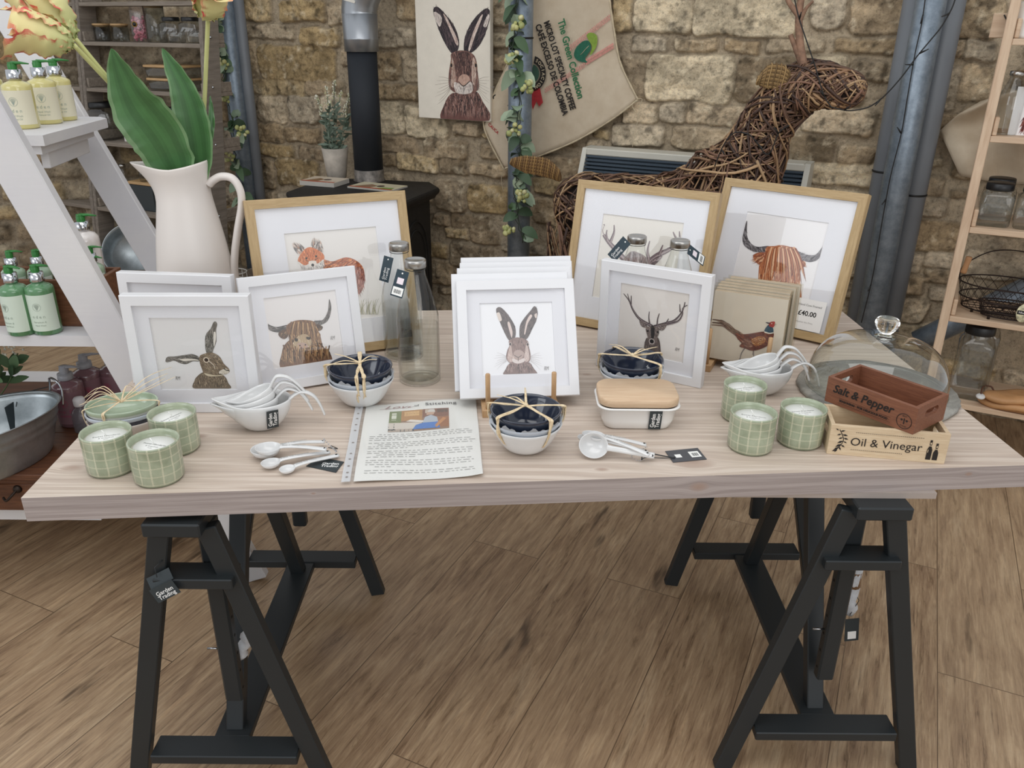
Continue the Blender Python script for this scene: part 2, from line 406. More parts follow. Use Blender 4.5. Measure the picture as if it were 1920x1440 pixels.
    edge = np.clip(1 - np.abs(best - .001) / .007, 0, 1)[..., None]; C = C * (1 - edge * .22) * dark * (1.3 + .22 * np.clip((u[..., None] - .2) / 1.2, 0, 1) * (dark == 1.))  # stone outlines darkened in the colour, imitating shade along the joints
    n = nu * nz; me = bpy.data.meshes.new(name); me.vertices.add(n); me.vertices.foreach_set('co', P.reshape(-1).astype('f4'))
    ii, jj = np.meshgrid(np.arange(nu - 1), np.arange(nz - 1), indexing='ij'); a = ii * nz + jj
    q = np.stack([a, a + nz, a + nz + 1, a + 1], -1).reshape(-1, 4); nf = len(q)
    me.loops.add(nf * 4); me.loops.foreach_set('vertex_index', q.reshape(-1).astype('i4'))
    me.polygons.add(nf); me.polygons.foreach_set('loop_start', np.arange(0, nf * 4, 4, dtype='i4'))
    me.update(calc_edges=True); me.polygons.foreach_set('use_smooth', np.ones(nf, dtype=bool))
    ca = me.color_attributes.new('Col', 'FLOAT_COLOR', 'POINT'); ca.data.foreach_set('color', np.concatenate([C.reshape(-1, 3), np.ones((n, 1))], 1).reshape(-1).astype('f4'))
    me.materials.append(MATS['stone']); o = bpy.data.objects.new(name, me); COL.objects.link(o); return struct(o)
ms = N('stone'); at = ms.n('ShaderNodeAttribute', attribute_name='Col'); v = ms.coords()
gn_ = ms.noise(v, 55, 6, .7); g4 = ms.noise(v, 160, 4, .7)
cc = ms.mix(.75, at.outputs['Color'], ms.ramp(gn_, [(.30, (.34, .31, .27, 1)), (.46, (.95, .94, .92, 1)), (.7, (1.35, 1.32, 1.26, 1))]), 'MULTIPLY')
cc = ms.mix(.5, cc, ms.ramp(g4, [(.32, (.5, .47, .42, 1)), (.48, (1, 1, 1, 1))]), 'MULTIPLY')
ms.col(cc); ms.set(Roughness=.92); ms.b.inputs['Specular IOR Level'].default_value = .2
ms.bump(gn_, .8, .014)
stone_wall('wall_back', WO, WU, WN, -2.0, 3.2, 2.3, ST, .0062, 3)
# the side wall left of the corner, behind the grey shelves
LW = WO + WU * -2.0
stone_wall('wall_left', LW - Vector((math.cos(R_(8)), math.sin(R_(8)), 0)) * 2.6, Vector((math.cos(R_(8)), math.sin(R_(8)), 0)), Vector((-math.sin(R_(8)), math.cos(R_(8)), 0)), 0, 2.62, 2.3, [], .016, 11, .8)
# ================================================================ the trestle table
TZ = .75
def tabletop_mat(name, along, knots, c=('bfad9d', 'd8cabc', 'b3a195'), freq=34, dark='9a887c'):
    m = N(name); tc = m.n('ShaderNodeTexCoord'); sp = m.n('ShaderNodeSeparateXYZ'); m.l(tc.outputs['Object'], sp.inputs[0])
    a, b = (sp.outputs['X'], sp.outputs['Y'] if along == 'top' else sp.outputs['Z'])
    y = b
    ringv = None
    for kx, ky, r in knots:      # grain lines flow round each knot
        dx = m.math('SUBTRACT', a, kx); dx = m.math('MULTIPLY', dx, .55); dy = m.math('SUBTRACT', b, ky)
        d2 = m.math('ADD', m.math('MULTIPLY', dx, dx), m.math('MULTIPLY', dy, dy))
        k = m.math('DIVIDE', m.math('MULTIPLY', dy, -r * r), m.math('ADD', d2, r * r * .9)); y = m.math('ADD', y, k)
        rv = m.math('SUBTRACT', 1, m.math('DIVIDE', d2, r * r * .5), True); ringv = rv if ringv is None else m.math('MAXIMUM', ringv, rv)
    cb = m.n('ShaderNodeCombineXYZ'); m.l(m.math('MULTIPLY', a, .9), cb.inputs[0]); m.l(m.math('MULTIPLY', y, freq), cb.inputs[1])
    g = m.noise(cb.outputs[0], 2.2, 5, .6, .35)
    cb2 = m.n('ShaderNodeCombineXYZ'); m.l(m.math('MULTIPLY', a, 4), cb2.inputs[0]); m.l(m.math('MULTIPLY', y, freq * 9), cb2.inputs[1])
    g2 = m.noise(cb2.outputs[0], 2, 4, .6)
    cl = m.ramp(g, [(.3, L(c[2])), (.47, L(c[0])), (.62, L(c[1]))])
    cl = m.mix(.35, cl, m.ramp(g2, [(.3, L(dark)), (.6, L(c[1]))]))
    cl = m.mix(m.math('MULTIPLY', ringv, .7), cl, L('9f8474'))
    m.col(cl); m.set(Roughness=.5); m.bump(g2, .12, .002); return m.m
def ztop(x, y): p = ZP(x, y, TZ); return (p.x, p.y)
quad = [ztop(39, 934), ztop(1937, 872), ztop(1564, 572), ztop(365, 588)]
k1 = [(*ztop(137, 877), .02), (*ztop(1300, 868), .035), (*ztop(372, 818), .016), (*ztop(1128, 880), .012), (*ztop(1420, 700), .014), (*ztop(1690, 640), .02), (*ztop(1100, 702), .01)]
tt = thing('tabletop', 'thick limed wooden tabletop with visible grain, laid across two black trestles', 'tabletop', (0, 0, 0))
t = MB(); t.prism(quad, TZ - .047, TZ)
o = t.build('board', tabletop_mat('limed_wood', 'top', k1), tt)
mf = tabletop_mat('limed_edge', 'front', [(.345, .727, .016), (.86, .735, .007), (-.35, .74, .004)], ('9c918d', 'b2a7a3', '8b7f7b'), 60, '7a6d69')
o.data.materials.append(mf)
for p in o.data.polygons:
    if abs(p.normal.z) < .5: p.material_index = 1
b = MB(); b.box(-.735, .80, 1.335, 1.385, TZ - .0595, TZ - .0472)
b.build('batten', plain('batten_wood', 'a89c94', .6), tt)
b = MB(); b.box(-.76, .82, 1.86, 1.91, TZ - .0595, TZ - .0472); b.build('batten', MATS['batten_wood'], tt)

BK = plain('black_paint', '262a2c', .42, var=.03, scale=5)
BK.node_tree.nodes['Principled BSDF'].inputs['Specular IOR Level'].default_value = .4
PEG = plain('bubble_wrap', 'dfe3e8', .35, var=.1, scale=60, bump=.5)
def trestle(xc, y0, y1, side, px, label):
    t = thing('trestle', label, 'trestle', (xc, (y0 + y1) / 2, 0), group='black trestles under the table')
    d = (y1 - y0) / 2; S = .205; bx = side * .018
    for y in (-d, d):
        for s in (-1, 1):
            m = MB(); m.bar((s * S, y, 0.0), (s * .042 + bx * .4, y, .668), .025, .038, up=(1, 0, 0), bev=.002)
            m.v = [(v[0], v[1], max(0, v[2])) for v in m.v]
            m.build('leg', BK, t)
        m = MB(); m.box(-.150, .150, y - .028, y + .028, .105, .127, bev=.002); m.build('lower_rail', BK, t)
        m = MB(); m.box(-.072, .074, y - .028, y + .028, .545, .567, bev=.002); m.build('upper_rail', BK, t)
        yc = y + (.044 if y < 0 else -.044)
        m = MB(); m.box(px - .018, px + .018, yc - .013, yc + .013, .215 if y < 0 else .26, .661, bev=.004)
        ob = m.build('height_post', BK, t)
        for k in range(7 if y < 0 else 0):
            hh = MB(); hh.lathe([(0, 0), (.0035, 0)], 10, xf=T(px - side * .0182, yc, .245 + k * .045) @ rotm(0, -90 * side, 0))
            hh.build('peg_hole', plain('hole_black', '050505', .9), ob)
    m = MB(); m.box(-.037, .037, -d + .0285, d - .0285, .106, .124, bev=.002); m.build('stretcher', BK, t)
    for e in (-1, 1):
        m = MB(); m.bar((0.0, e * (d - .06), .110), (0, e * .026, .661), .036, .034, up=(0, 1, 0), bev=.002); m.v = [(v[0], v[1], min(max(v[2], .1245), .6615)) for v in m.v]; m.build('brace', BK, t)
    m = MB(); m.box(bx - .052, bx + .052, -d - .035, d + .035, .662, .690, bev=.003); m.build('top_beam', BK, t)
    m = MB(); m.tube([(px - .042, -d + .044, .345), (px - .0185, -d + .044, .345)], .0022, 8); m.build('steel_pin', plain('steel', 'b9bcc0', .25, 1), t)
    return t
tl = trestle(-.585, 1.262, 1.93, -1, .016, 'black trestle under the left end of the table, shop tag on its front leg')
tr = trestle(.676, 1.335, 1.985, 1, .002, 'black trestle with a tagged wrapped peg hanging inside, under the right end of the table')
WH = plain('print_white', 'f2f2f0', .5, var=0)
TAGM = plain('tag_slate', '2d3538', .55, var=.04)
# folded tag on the left front leg, lettered on its lower half
tg = thing('shop_tag', 'folded dark green shop tag with white lettering hung on the left trestle leg', 'tag', tuple(YP(303, 1100, 1.225)), rot=(R_(84), R_(-27), R_(6)))
m = MB(); m.box(-.024, .024, -.026, .004, 0, .001); m.box(-.024, .024, .004, .026, -.006, -.005, xf=rotm(-22, 0, 0)); m.build('card', TAGM, tg)
m = MB(); m.text('Garden', .0115, 0, -.010, .0013, bold=.0001); m.text('Trading', .0115, 0, -.019, .0013, bold=.0001); m.build('lettering', WH, tg)
m = MB(); m.tube([(0, .018, -.006), (.004, .035, -.012), (.02, .038, -.02)], .0008, 6); m.build('cord', BK, tg)
# wrapped pegs hanging by cords
def wrapped(px, py, pxb, pyb, yy, name, label, brown=False, tagm=False):
    a = YP(px, py, yy); b_ = YP(pxb, pyb, yy); r = thing(name, label, 'peg', tuple(b_))
    d = a - b_; m = MB(); pts = [d * (k / 8) + Vector((.004 * math.sin(k * 2.1), .003 * math.cos(k * 1.7), 0)) for k in range(9)]
    m.tube(pts, [.011, .013, .011, .013, .012, .014, .012, .013, .008], 10); m.build('wrapping', PEG, r)
    if brown:
        m = MB(); m.tube([d * .52, d * .8], .0135, 12); m.build('wooden_band', plain('peg_brown', '8a6b4c', .6), r)
    m = MB(); m.tube([(0, 0, 0), (-.012, -.004, -.004), (-.02, 0, .002)], .0015, 6); m.build('cord', BK, r)
    if tagm:
        m = MB(); m.tube([d * .5, d * .3 + Vector((.012, -.01, 0)), Vector((-.004, -.012, .004))], .0008, 6); m.build('tag_cord', BK, r)
        k = MB(); k.box(-.014, .016, -.016, -.015, -.062, -.002, xf=rotm(0, -8, 0)); q = k.build('tag', TAGM, r)
        k = MB(); k.box(-.008, .010, -.0168, -.0161, -.056, -.036, xf=rotm(0, -8, 0)); k.build('barcode_sticker', WH, q)
wrapped(478, 1168, 447, 1232, 1.34, 'wrapped_peg', 'white wrapped trestle peg hanging behind the left front leg')
wrapped(1608, 1050, 1592, 1150, 1.44, 'wrapped_peg', 'white wrapped trestle peg with brown band and black tag hanging inside the right trestle', True, True)
# ================================================================ pictures
ART = vcol('watercolour', .6)
PAPER = L('dddbda')
def inpoly(x, y, P):
    c = False; j = len(P) - 1
    for i in range(len(P)):
        xi, yi = P[i]; xj, yj = P[j]
        if (yi > y) != (yj > y) and x < (xj - xi) * (y - yi) / (yj - yi) + xi: c = not c
        j = i
    return c
class Art:
    "brushwork on a plane; coordinates are read off an enlargement of the photograph"
    def __init__(s, M, ox, oy, sc_, z0=0.0004, fade=0., paper=None):
        s.M = M; s.I = M.inverted(); s.o = (ox, oy, sc_); s.m = MB(); s.z = z0; s.rs = random.Random(5); s.fade = fade; s.paper = paper or PAPER
        s.clip = None
    def uv(s, p):
        x, y = s.o[0] + p[0] / s.o[2], s.o[1] + p[1] / s.o[2]; d = ray(x, y); C = s.I @ Vector((0, 0, CH)); D = s.I.to_3x3() @ d
        t = -C.z / D.z; return (C.x + D.x * t, C.y + D.y * t)
    def c(s, h, j=0):
        c = L(h); k = 1 + s.rs.uniform(-j, j); f = s.fade
        return tuple(min(1, v * k) * (1 - f) + s.paper[i] * f for i, v in enumerate(c[:3])) + (1,)
    def _in(s, x, y):
        if not s.clip: return True
        return s.clip[0] <= x <= s.clip[2] and s.clip[1] <= y <= s.clip[3]
    def raw(s, P, col):
        if s.clip:
            a, b, c_, d = s.clip; P = [(min(max(x, a), c_), min(max(y, b), d)) for x, y in P]
            Q = [P[0]]
            for p in P[1:]:
                if abs(p[0] - Q[-1][0]) + abs(p[1] - Q[-1][1]) > 1e-6: Q.append(p)
            P = Q
        if len(P) > 2: s.m.flat(P, s.z, col)
    def shape(s, pts, h, fur=None, n=0, ln=.012, ang=None, wd=.0012, smooth=True, jit=.3, spread=.35, wild=0):
        P = [s.uv(p) for p in pts]
        if smooth: P = [(q.x, q.y) for q in spline([(x, y, 0) for x, y in P], 5, True)]
        s.raw(P, s.c(h)); s.z += .00003
        if fur and n:
            xs = [p[0] for p in P]; ys = [p[1] for p in P]; cx = sum(xs) / len(xs); cy = sum(ys) / len(ys); k = 0; tries = 0
            while k < n and tries < n * 12:
                tries += 1; x = s.rs.uniform(min(xs), max(xs)); y = s.rs.uniform(min(ys), max(ys))
                if not inpoly(x, y, P): continue
                a = (ang if ang is not None else math.degrees(math.atan2(y - cy, x - cx))) + s.rs.gauss(0, spread * 30); a = R_(a)
                l = ln * s.rs.uniform(.5, 1.2); ww = wd * s.rs.uniform(.5, 1.3); dx, dy = math.cos(a), math.sin(a)
                q = [(x - dy * ww / 2, y + dx * ww / 2), (x + dy * ww / 2, y - dx * ww / 2), (x + dx * l, y + dy * l)]
                if not all(s._in(*w_) for w_ in q): continue
                if not wild and not inpoly(x + dx * l * .6, y + dy * l * .6, P): continue
                s.m.add([(w_[0], w_[1], s.z + k * 1e-7) for w_ in q], [(0, 1, 2)], s.c(s.rs.choice(fur), jit), False); k += 1
            s.z += .00004
    def line(s, pts, w0, w1, h, k=5):
        P = spline([(*s.uv(p), 0) for p in pts], k); n = len(P); A = []; B = []
        for i, p in enumerate(P):
            t = (P[min(i + 1, n - 1)] - P[max(i - 1, 0)]).normalized(); w = (w0 + (w1 - w0) * i / (n - 1)) / 2
            A.append((p.x - t.y * w, p.y + t.x * w)); B.append((p.x + t.y * w, p.y - t.x * w))
        for i in range(n - 1):
            q = [A[i], B[i], B[i + 1], A[i + 1]]
            if all(s._in(*v) for v in q): s.m.add([(x, y, s.z) for x, y in q], [(0, 1, 2, 3)], s.c(h), False)
        s.z += .00002
    def dot(s, p, r, h, ry=None):
        x, y = s.uv(p); s.m.flat(circ(r, 14, x, y, ry), s.z, s.c(h)); s.z += .00002
def pose(x, y, yaw, lean, z=TZ, dp=0):
    k = dp * math.sin(R_(lean)); z += k; y -= k * 2.1; x -= k * 2.1 * x / y
    yaw, lean = R_(yaw), R_(lean); u = Vector((math.cos(yaw), math.sin(yaw), 0)); n = Vector((-math.sin(yaw), math.cos(yaw), 0))
    v = Vector((0, 0, 1)) * math.cos(lean) + n * math.sin(lean); f = u.cross(v)
    M = Matrix.Identity(4)
    for i in range(3): M[i][0] = u[i]; M[i][1] = v[i]; M[i][2] = f[i]; M[i][3] = (x, y, z)[i]
    return M
OAK = {a: wood('oak_' + a, 'a4895f', 'bfa57c', a, 6, .5, .1) for a in 'xy'}
WHP = plain('white_lacquer', 'e0e0e2', .35, var=.01)
MOUNT = plain('mount_card', 'dfdfe3', .8, var=.01)
GLZ = clear('picture_glass', 'ffffff', 1.0, 0, .03)
def ring(m, x0, y0, x1, y1, w, z0, z1, lip=0.):
    "four mitred bars"
    o = [(x0, y0), (x1, y0), (x1, y1), (x0, y1)]; i = [(x0 + w, y0 + w), (x1 - w, y0 + w), (x1 - w, y1 - w), (x0 + w, y1 - w)]; e = .0012
    oo = [(x0 + e, y0 + e), (x1 - e, y0 + e), (x1 - e, y1 - e), (x0 + e, y1 - e)]
    for k in range(4):
        j = (k + 1) % 4
        vs = [(*o[k], z0), (*o[j], z0), (*o[j], z1 - e), (*o[k], z1 - e), (*oo[j], z1), (*oo[k], z1), (*i[j], z1), (*i[k], z1), (*i[j], z0), (*i[k], z0)]
        m.add(vs, [(0, 1, 2, 3), (3, 2, 4, 5), (5, 4, 6, 7), (7, 6, 8, 9), (9, 8, 1, 0)], None, False)
def picture_frame(label, M, w, oak=False, group=None, fw=.021, dp=.022, mt=.030, art=None, glass=True, opening=True, zoff=0):
    t = thing('picture_frame', label, 'picture frame', group=group); t.matrix_world = M
    if oak:
        m = MB(); ring(m, 0, 0, w, w, fw, -dp, 0); f = m.build('moulding', OAK['x'], t); f.data.materials.append(OAK['y'])
        for i, p in enumerate(f.data.polygons): p.material_index = (i // 5) % 2
    else:
        m = MB(); ring(m, 0, 0, w, w, fw, -dp, 0); m.build('moulding', WHP, t)
    zr = -.008
    m = MB(); m.box(fw - .004, w - fw + .004, fw - .004, w - fw + .004, -dp + .001, -dp + .004); m.build('backing_board', plain('backing', '8a6f52', .8), t)
    if opening:
        m = MB(); ring(m, fw - .002, fw - .002, w - fw + .002, w - fw + .002, mt, zr - .003, zr); m.build('mount', MOUNT, t)
    P = fw + mt - .004
    pm = MB(); pm.box(P, w - P, P, w - P, zr - .0035, zr - .003, col=(art.paper if art else PAPER))
    if art:
        for i, v in enumerate(art.m.v): pass
        pm.add([(x, y, z + zr - .003) for x, y, z in art.m.v], art.m.f, None, False); k = len(art.m.f); pm.c[-k:] = art.m.c
    pm.build('print', ART, t)
    if glass:
        m = MB(); m.add([(fw - .002, fw - .002, zr + .0035), (w - fw + .002, fw - .002, zr + .0035), (w - fw + .002, w - fw + .002, zr + .0035), (fw - .002, w - fw + .002, zr + .0035)], [(0, 1, 2, 3)], None, False); m.build('glazing', GLZ, t)
    return t
def art_for(M, w, fw, mt, *a, **k):
    A = Art(M, *a, **k); P = fw + mt; A.clip = (P, P, w - P, w - P); return A
SW, FW, MT = .256, .021, .030
def signature(A, p, s=.012):
    x, y = A.uv(p); A.m.text('RM', s, x, y, A.z, A.c('7a7674'), sx=.6, shear=.3)

# ---- hare looking right, left front
M = pose(-.782, 1.557, 1.2, .5, dp=.022); A = art_for(M, SW, FW, MT, 200, 480, 4.8)
fur = ['6d5f50', '8b7963', '54483d', 'a89880', '3d3630']
A.shape([(780,1215),(775,1140),(800,1100),(850,1065),(930,1060),(1040,1095),(1080,1160),(1085,1215)], '6f6252', fur, 420, .008, -95, .0011, wild=1)
A.shape([(820,930),(760,900),(700,905),(600,920),(530,925),(512,960),(530,975),(590,960),(640,980),(700,990),(760,965),(820,965)], '6b665f', ['4a4743', '8d8880', '2f2d2b', 'aaa49c'], 150, .010, 175, .0010)
A.shape([(640,948),(700,940),(780,945),(810,955),(740,958),(680,962)], 'd8d0c4')
A.shape([(885,890),(870,800),(880,720),(920,670),(945,615),(965,605),(980,630),(970,680),(972,780),(945,860),(935,895)], '6b665f', ['4a4743', '8d8880', '2f2d2b', 'aaa49c'], 170, .010, 88, .0010)
A.shape([(950,700),(968,710),(968,770),(952,830),(946,770)], 'd8d2c8')
A.shape([(820,925),(850,900),(930,885),(1000,920),(1040,985),(1085,1030),(1090,1060),(1060,1080),(990,1085),(930,1095),(865,1085),(845,1040),(825,985)], '786754', fur + ['b7a68a'], 420, .007, -35, .0010)
A.shape([(1005,1050),(1060,1030),(1085,1050),(1080,1070),(1040,1082),(1000,1075)], 'cfc7b8', ['a89c88', 'e2dccf'], 30, .004, -10, .0008)
A.shape([(865,1070),(960,1090),(1050,1085),(990,1098),(900,1098)], 'c5b89e')
A.dot((882, 952), .0062, 'd9ccb8'); A.dot((882, 952), .0044, '3b2416'); A.dot((884, 949), .0017, '0c0a09')
A.line([(910, 965), (950, 1000), (960, 1035)], .0015, .0006, 'e6dccb'); A.line([(1040, 1030), (1065, 1045), (1088, 1045)], .0014, .0024, '1c1a19')
signature(A, (622, 1118))
picture_frame('white framed print of a side-on brown hare, front of the left group', M, SW, art=A)
# ---- hidden white frame behind it
M = pose(-.862, 1.712, -5.2, 3, dp=.022); A = art_for(M, SW, FW, MT, 200, 480, 4.8)
picture_frame('white picture frame mostly hidden, directly behind the side-on hare print', M, SW, art=A)
# ---- highland cow, white
M = pose(-.567, 1.650, 25.3, 12.7, dp=.022); A = art_for(M, SW, FW, MT, 400, 340, 4, paper=L('e4e0de'))
cf = ['6b4a30', '8a6240', '4a3323', 'a57f57', 'c09c70', '35251b']
A.shape([(545,1225),(600,1190),(740,1185),(800,1145),(830,1240),(870,1270),(900,1340),(860,1345),(530,1410),(520,1290)], '76533a', cf, 520, .014, -80, .0018, wild=1)
A.shape([(368,968),(385,1030),(415,1072),(480,1095),(560,1080),(562,1108),(520,1135),(450,1130),(400,1095),(375,1030)], '4c4744', ['2a2727', '6f6864', '938c86'], 90, .012, -20, .0012)
A.shape([(877,885),(892,940),(885,1000),(860,1055),(800,1085),(763,1080),(765,1050),(830,1040),(865,980),(872,930)], '4c4744', ['2a2727', '6f6864', '938c86'], 90, .012, 60, .0012)
A.shape([(495,1140),(550,1112),(568,1160),(540,1187),(505,1172)], '5a4030', cf, 40, .006, 200, .001)
A.shape([(775,1075),(825,1090),(818,1118),(775,1125)], '3c2a20', cf, 40, .006, -20, .001)
A.shape([(560,1080),(620,1048),(700,1043),(765,1058),(790,1120),(812,1160),(780,1190),(745,1240),(600,1235),(570,1160),(555,1120)], '835e3f', cf, 330, .016, -78, .0018)
for k in range(26):
    x = 590 + k * 6.5; A.line([(x, 1055 + (k % 4) * 4), (x + (k - 13) * 1.4, 1120), (x + (k - 13) * 2.6, 1180 + (k % 5) * 10)], .0022, .0004, cf[k % 5], 3)
A.shape([(612,1200),(650,1160),(700,1150),(735,1185),(742,1225),(700,1265),(640,1275),(605,1235)], 'b39a78', ['c8b394', '9c8262', 'ddd0b8'], 60, .007, -80, .0014)
A.shape([(635,1222),(670,1212),(705,1222),(715,1250),(680,1262),(645,1255)], 'b79a8b'); A.dot((655, 1235), .0018, '3b2a26'); A.dot((697, 1230), .0018, '3b2a26')
A.line([(650, 1262), (680, 1256), (705, 1257)], .0012, .0008, '3d2d28'); A.shape([(615,1180),(640,1185),(635,1205),(618,1200)], '2a1d16'); A.shape([(705,1170),(735,1175),(730,1190),(708,1188)], '2a1d16')
for k in range(40):
    x = 530 + k * 8.9; y = 1230 + (k * 37) % 60; A.line([(x, y), (x + 6 - (k % 5) * 3, y + 40), (x - 4 + (k % 3) * 5, y + 85)], .003, .0004, cf[(k * 3) % 5], 3)
signature(A, (900, 1178))
picture_frame('white framed print of a highland cow with shaggy brown head and chest', M, SW, art=A)
# ---- fox, oak
OW, OF, OM = .384, .0215, .062
M = pose(-.590, 1.827, 22.6, 14.4, dp=.026); A = art_for(M, OW, OF, OM, 400, 340, 4, paper=L('e3dfda'))
ff = ['c46a35', 'a8522a', 'd98850', '8a4425', 'e7a878']
A.shape([(820,590),(900,600),(1000,570),(1080,595),(1130,650),(1142,740),(1120,820),(1090,842),(1080,720),(1000,660),(900,700),(820,690)], 'b0603a', ff + ['6d3b2a'], 420, .016, 200, .0018)
A.shape([(1070,650),(1125,655),(1142,740),(1122,820),(1092,842),(1075,760)], '8c5548', ['6d3f38', 'b98a7c', 'a5695a'], 160, .014, -85, .0016, wild=1)
A.shape([(598,462),(655,468),(692,512),(655,560),(612,515)], 'd9cfc6', ['4c4a4c', '6f6c6d', '35363a', 'b98868'], 90, .012, 125, .0014)
A.shape([(750,432),(800,440),(828,492),(822,545),(742,500)], 'd9cfc6', ['4c4a4c', '6f6c6d', '35363a', 'b98868'], 90, .012, 85, .0014)
A.shape([(690,510),(745,495),(830,545),(832,600),(800,640),(750,652),(700,645),(650,622),(640,580)], 'cf7440', ff, 260, .009, 90, .0014)
A.shape([(640,600),(690,630),(740,610),(790,615),(832,585),(830,640),(820,690),(740,660),(660,640)], 'ddd6cf', ['b9b2ac', 'f3efea', '9a9694'], 110, .012, -80, .0013, wild=1)
A.shape([(722,600),(775,598),(770,635),(728,637)], 'e8ddd2'); A.dot((750, 628), .0036, '141416'); A.dot((702, 577), .0026, '2a1a10'); A.dot((775, 562), .0026, '2a1a10')
A.line([(690, 588), (720, 600)], .001, .002, '5a2c18'); A.line([(790, 575), (765, 592)], .001, .002, '5a2c18')
for k in range(16):
    x = 1105 + k * 9; A.line([(x, 1000), (x + 8 - (k % 5) * 5, 950), (x - 10 + (k % 4) * 12, 905 - (k % 3) * 12)], .0012, .0004, ['8b8a5a', 'a7a06b', '6d6c48'][k % 3], 3)
picture_frame('oak framed fox print standing behind the highland cow and beside two glass bottles', M, OW, True, art=A, fw=OF, mt=OM, dp=.026, group='large oak framed animal prints')
# ---- stag, oak
M = pose(.131, 2.159, -29.2, 12.9, dp=.026); A = art_for(M, OW, OF, OM, 1080, 330, 4.645, paper=L('e2ddd4'))
pf = ['7a6468', '5b4a4e', '9d888a', '4a3a3c', 'b9a8a6']
def antler(pts, w0, w1, col='6f5d60'):
    A.line(pts, w0, w1, col); A.line([(p[0] + 4, p[1] + 2) for p in pts], w0 * .35, w1 * .3, 'a89896')
antler([(420,740),(330,640),(260,560),(215,480),(235,420)], .016, .004); antler([(258,555),(252,510),(256,468)], .008, .002); antler([(285,575),(318,490),(318,425)], .009, .002)
antler([(600,770),(700,690),(800,640),(890,570),(925,480)], .017, .004); antler([(620,730),(612,650),(630,565)], .010, .002); antler([(712,690),(745,600)], .009, .002)
antler([(880,575),(850,520),(835,485)], .007, .002); antler([(895,560),(890,480)], .007, .002)
A.shape([(395,760),(430,690),(480,655),(560,680),(610,720),(650,780),(640,960),(420,960)], '8d7a7a', pf + ['6d4a3c'], 300, .016, -85, .002)
A.shape([(640,740),(700,700),(740,700),(690,760),(650,780)], '5a4a4c', pf, 60, .01, 30, .002)
picture_frame('oak framed stag print standing behind the small white framed stag', M, OW, True, art=A, fw=OF, mt=OM, dp=.026, group='large oak framed animal prints')
# ---- highland cow, oak
M = pose(.517, 2.227, -38.4, 16.5, dp=.026); A = art_for(M, OW, OF, OM, 1240, 340, 4, paper=L('eceaea'))
of = ['a65c34', '8a4526', 'c47f52', '6d3a26', 'd9a47c', 'e3bb96']
A.shape([(680,548),(765,528),(755,600),(740,625),(700,605)], '9a563a', of, 90, .012, 220, .0018, wild=1)
A.shape([(990,560),(1065,600),(1062,640),(1000,640)], '7a3d28', of, 90, .01, -20, .0018, wild=1)
A.shape([(632,290),(632,400),(660,460),(712,488),(795,482),(785,520),(700,527),(640,503),(602,462),(600,390)], '585357', ['353236', '7c777b', '9f9a9c', '262427'], 190, .016, -40, .0016)
A.shape([(1257,368),(1238,470),(1200,545),(1150,592),(1090,602),(1018,572),(1012,522),(1070,545),(1140,550),(1190,500),(1230,420)], '6d686c', ['454146', '8c878b', 'aaa5a6', '2d2a2e'], 190, .016, 40, .0016)
A.shape([(780,490),(840,482),(900,476),(1000,505),(1030,560),(1050,620),(1030,700),(1020,980),(740,980),(720,665),(745,600),(765,545)], 'b06a42', of, 520, .022, -86, .0024, wild=1)
for k in range(44):
    x = 800 + k * 4.6; s_ = (k - 20); A.line([(x, 490 + (k % 4) * 4), (x + s_ * 1.8, 580), (x + s_ * 3.4, 690 + (k % 5) * 20)], .0045, .0006, of[(k * 7) % 6], 4)
t = picture_frame('tallest oak framed print, a ginger highland cow with a price card in its corner', M, OW, True, art=A, fw=OF, mt=OM, dp=.026, group='large oak framed animal prints')
m = MB(); p0 = A.uv((1000, 960)); m.box(.245, .351, .0235, .104, .0002, .0008, col=L('e9e7e4')); cx = .306
m.text('Highland Cow Framed', .0078, cx, .088, .001, L('4a4643')); m.text('£40.00', .0175, cx + .002, .066, .001, L('1c1a19'), bold=.0004); m.text('Heather Art Print', .006, cx, .043, .001, L('9a9693'))
o = m.build('price_card', ART, t); tag(o, 'white price card lettered £40.00')
# ---- stag, white
M = pose(.202, 1.840, -30.8, 0.2, dp=.022); SWs = .262; A = art_for(M, SWs, FW, MT, 820, 340, 4, paper=L('dcd6d0'))
df = ['4a403e', '6b5e5a', '2e2827', '8b7c76']
def antler(pts, w0, w1, col='453a3b'):
    A.line(pts, w0, w1, col); A.line([(p[0] + 3, p[1] + 2) for p in pts], w0 * .3, w1 * .3, '8c7f80')
antler([(1600,1098),(1505,1042),(1455,975),(1425,905),(1383,850)], .0075, .0018); antler([(1580,1080),(1573,1030),(1576,985)], .0045, .001); antler([(1440,930),(1440,865)], .004, .001); antler([(1430,915),(1412,850)], .0035, .001)
antler([(1610,1100),(1700,1075),(1770,1050),(1825,985),(1845,915)], .0075, .0018); antler([(1636,1095),(1640,1040),(1652,1000)], .0045, .001); antler([(1700,1080),(1722,1038)], .004, .001)
antler([(1700,1085),(1790,1060),(1825,1010),(1830,960),(1868,935)], .005, .0014); antler([(1810,990),(1805,930)], .004, .001)
A.shape([(1552,1190),(1640,1180),(1662,1270),(1652,1330),(1545,1330)], '5d514c', df, 160, .01, -80, .0014, wild=1)
A.shape([(1503,1052),(1545,1070),(1565,1108),(1520,1098)], '6b5f5c', df + ['b9aca6'], 50, .006, 30, .001); A.shape([(1708,1082),(1680,1128),(1638,1118),(1655,1090)], '6b5f5c', df + ['b9aca6'], 50, .006, 150, .001)
A.shape([(1552,1110),(1600,1093),(1645,1110),(1648,1155),(1628,1200),(1605,1246),(1578,1235),(1562,1170)], '6b5e59', df + ['a3958e'], 170, .007, -85, .0012)
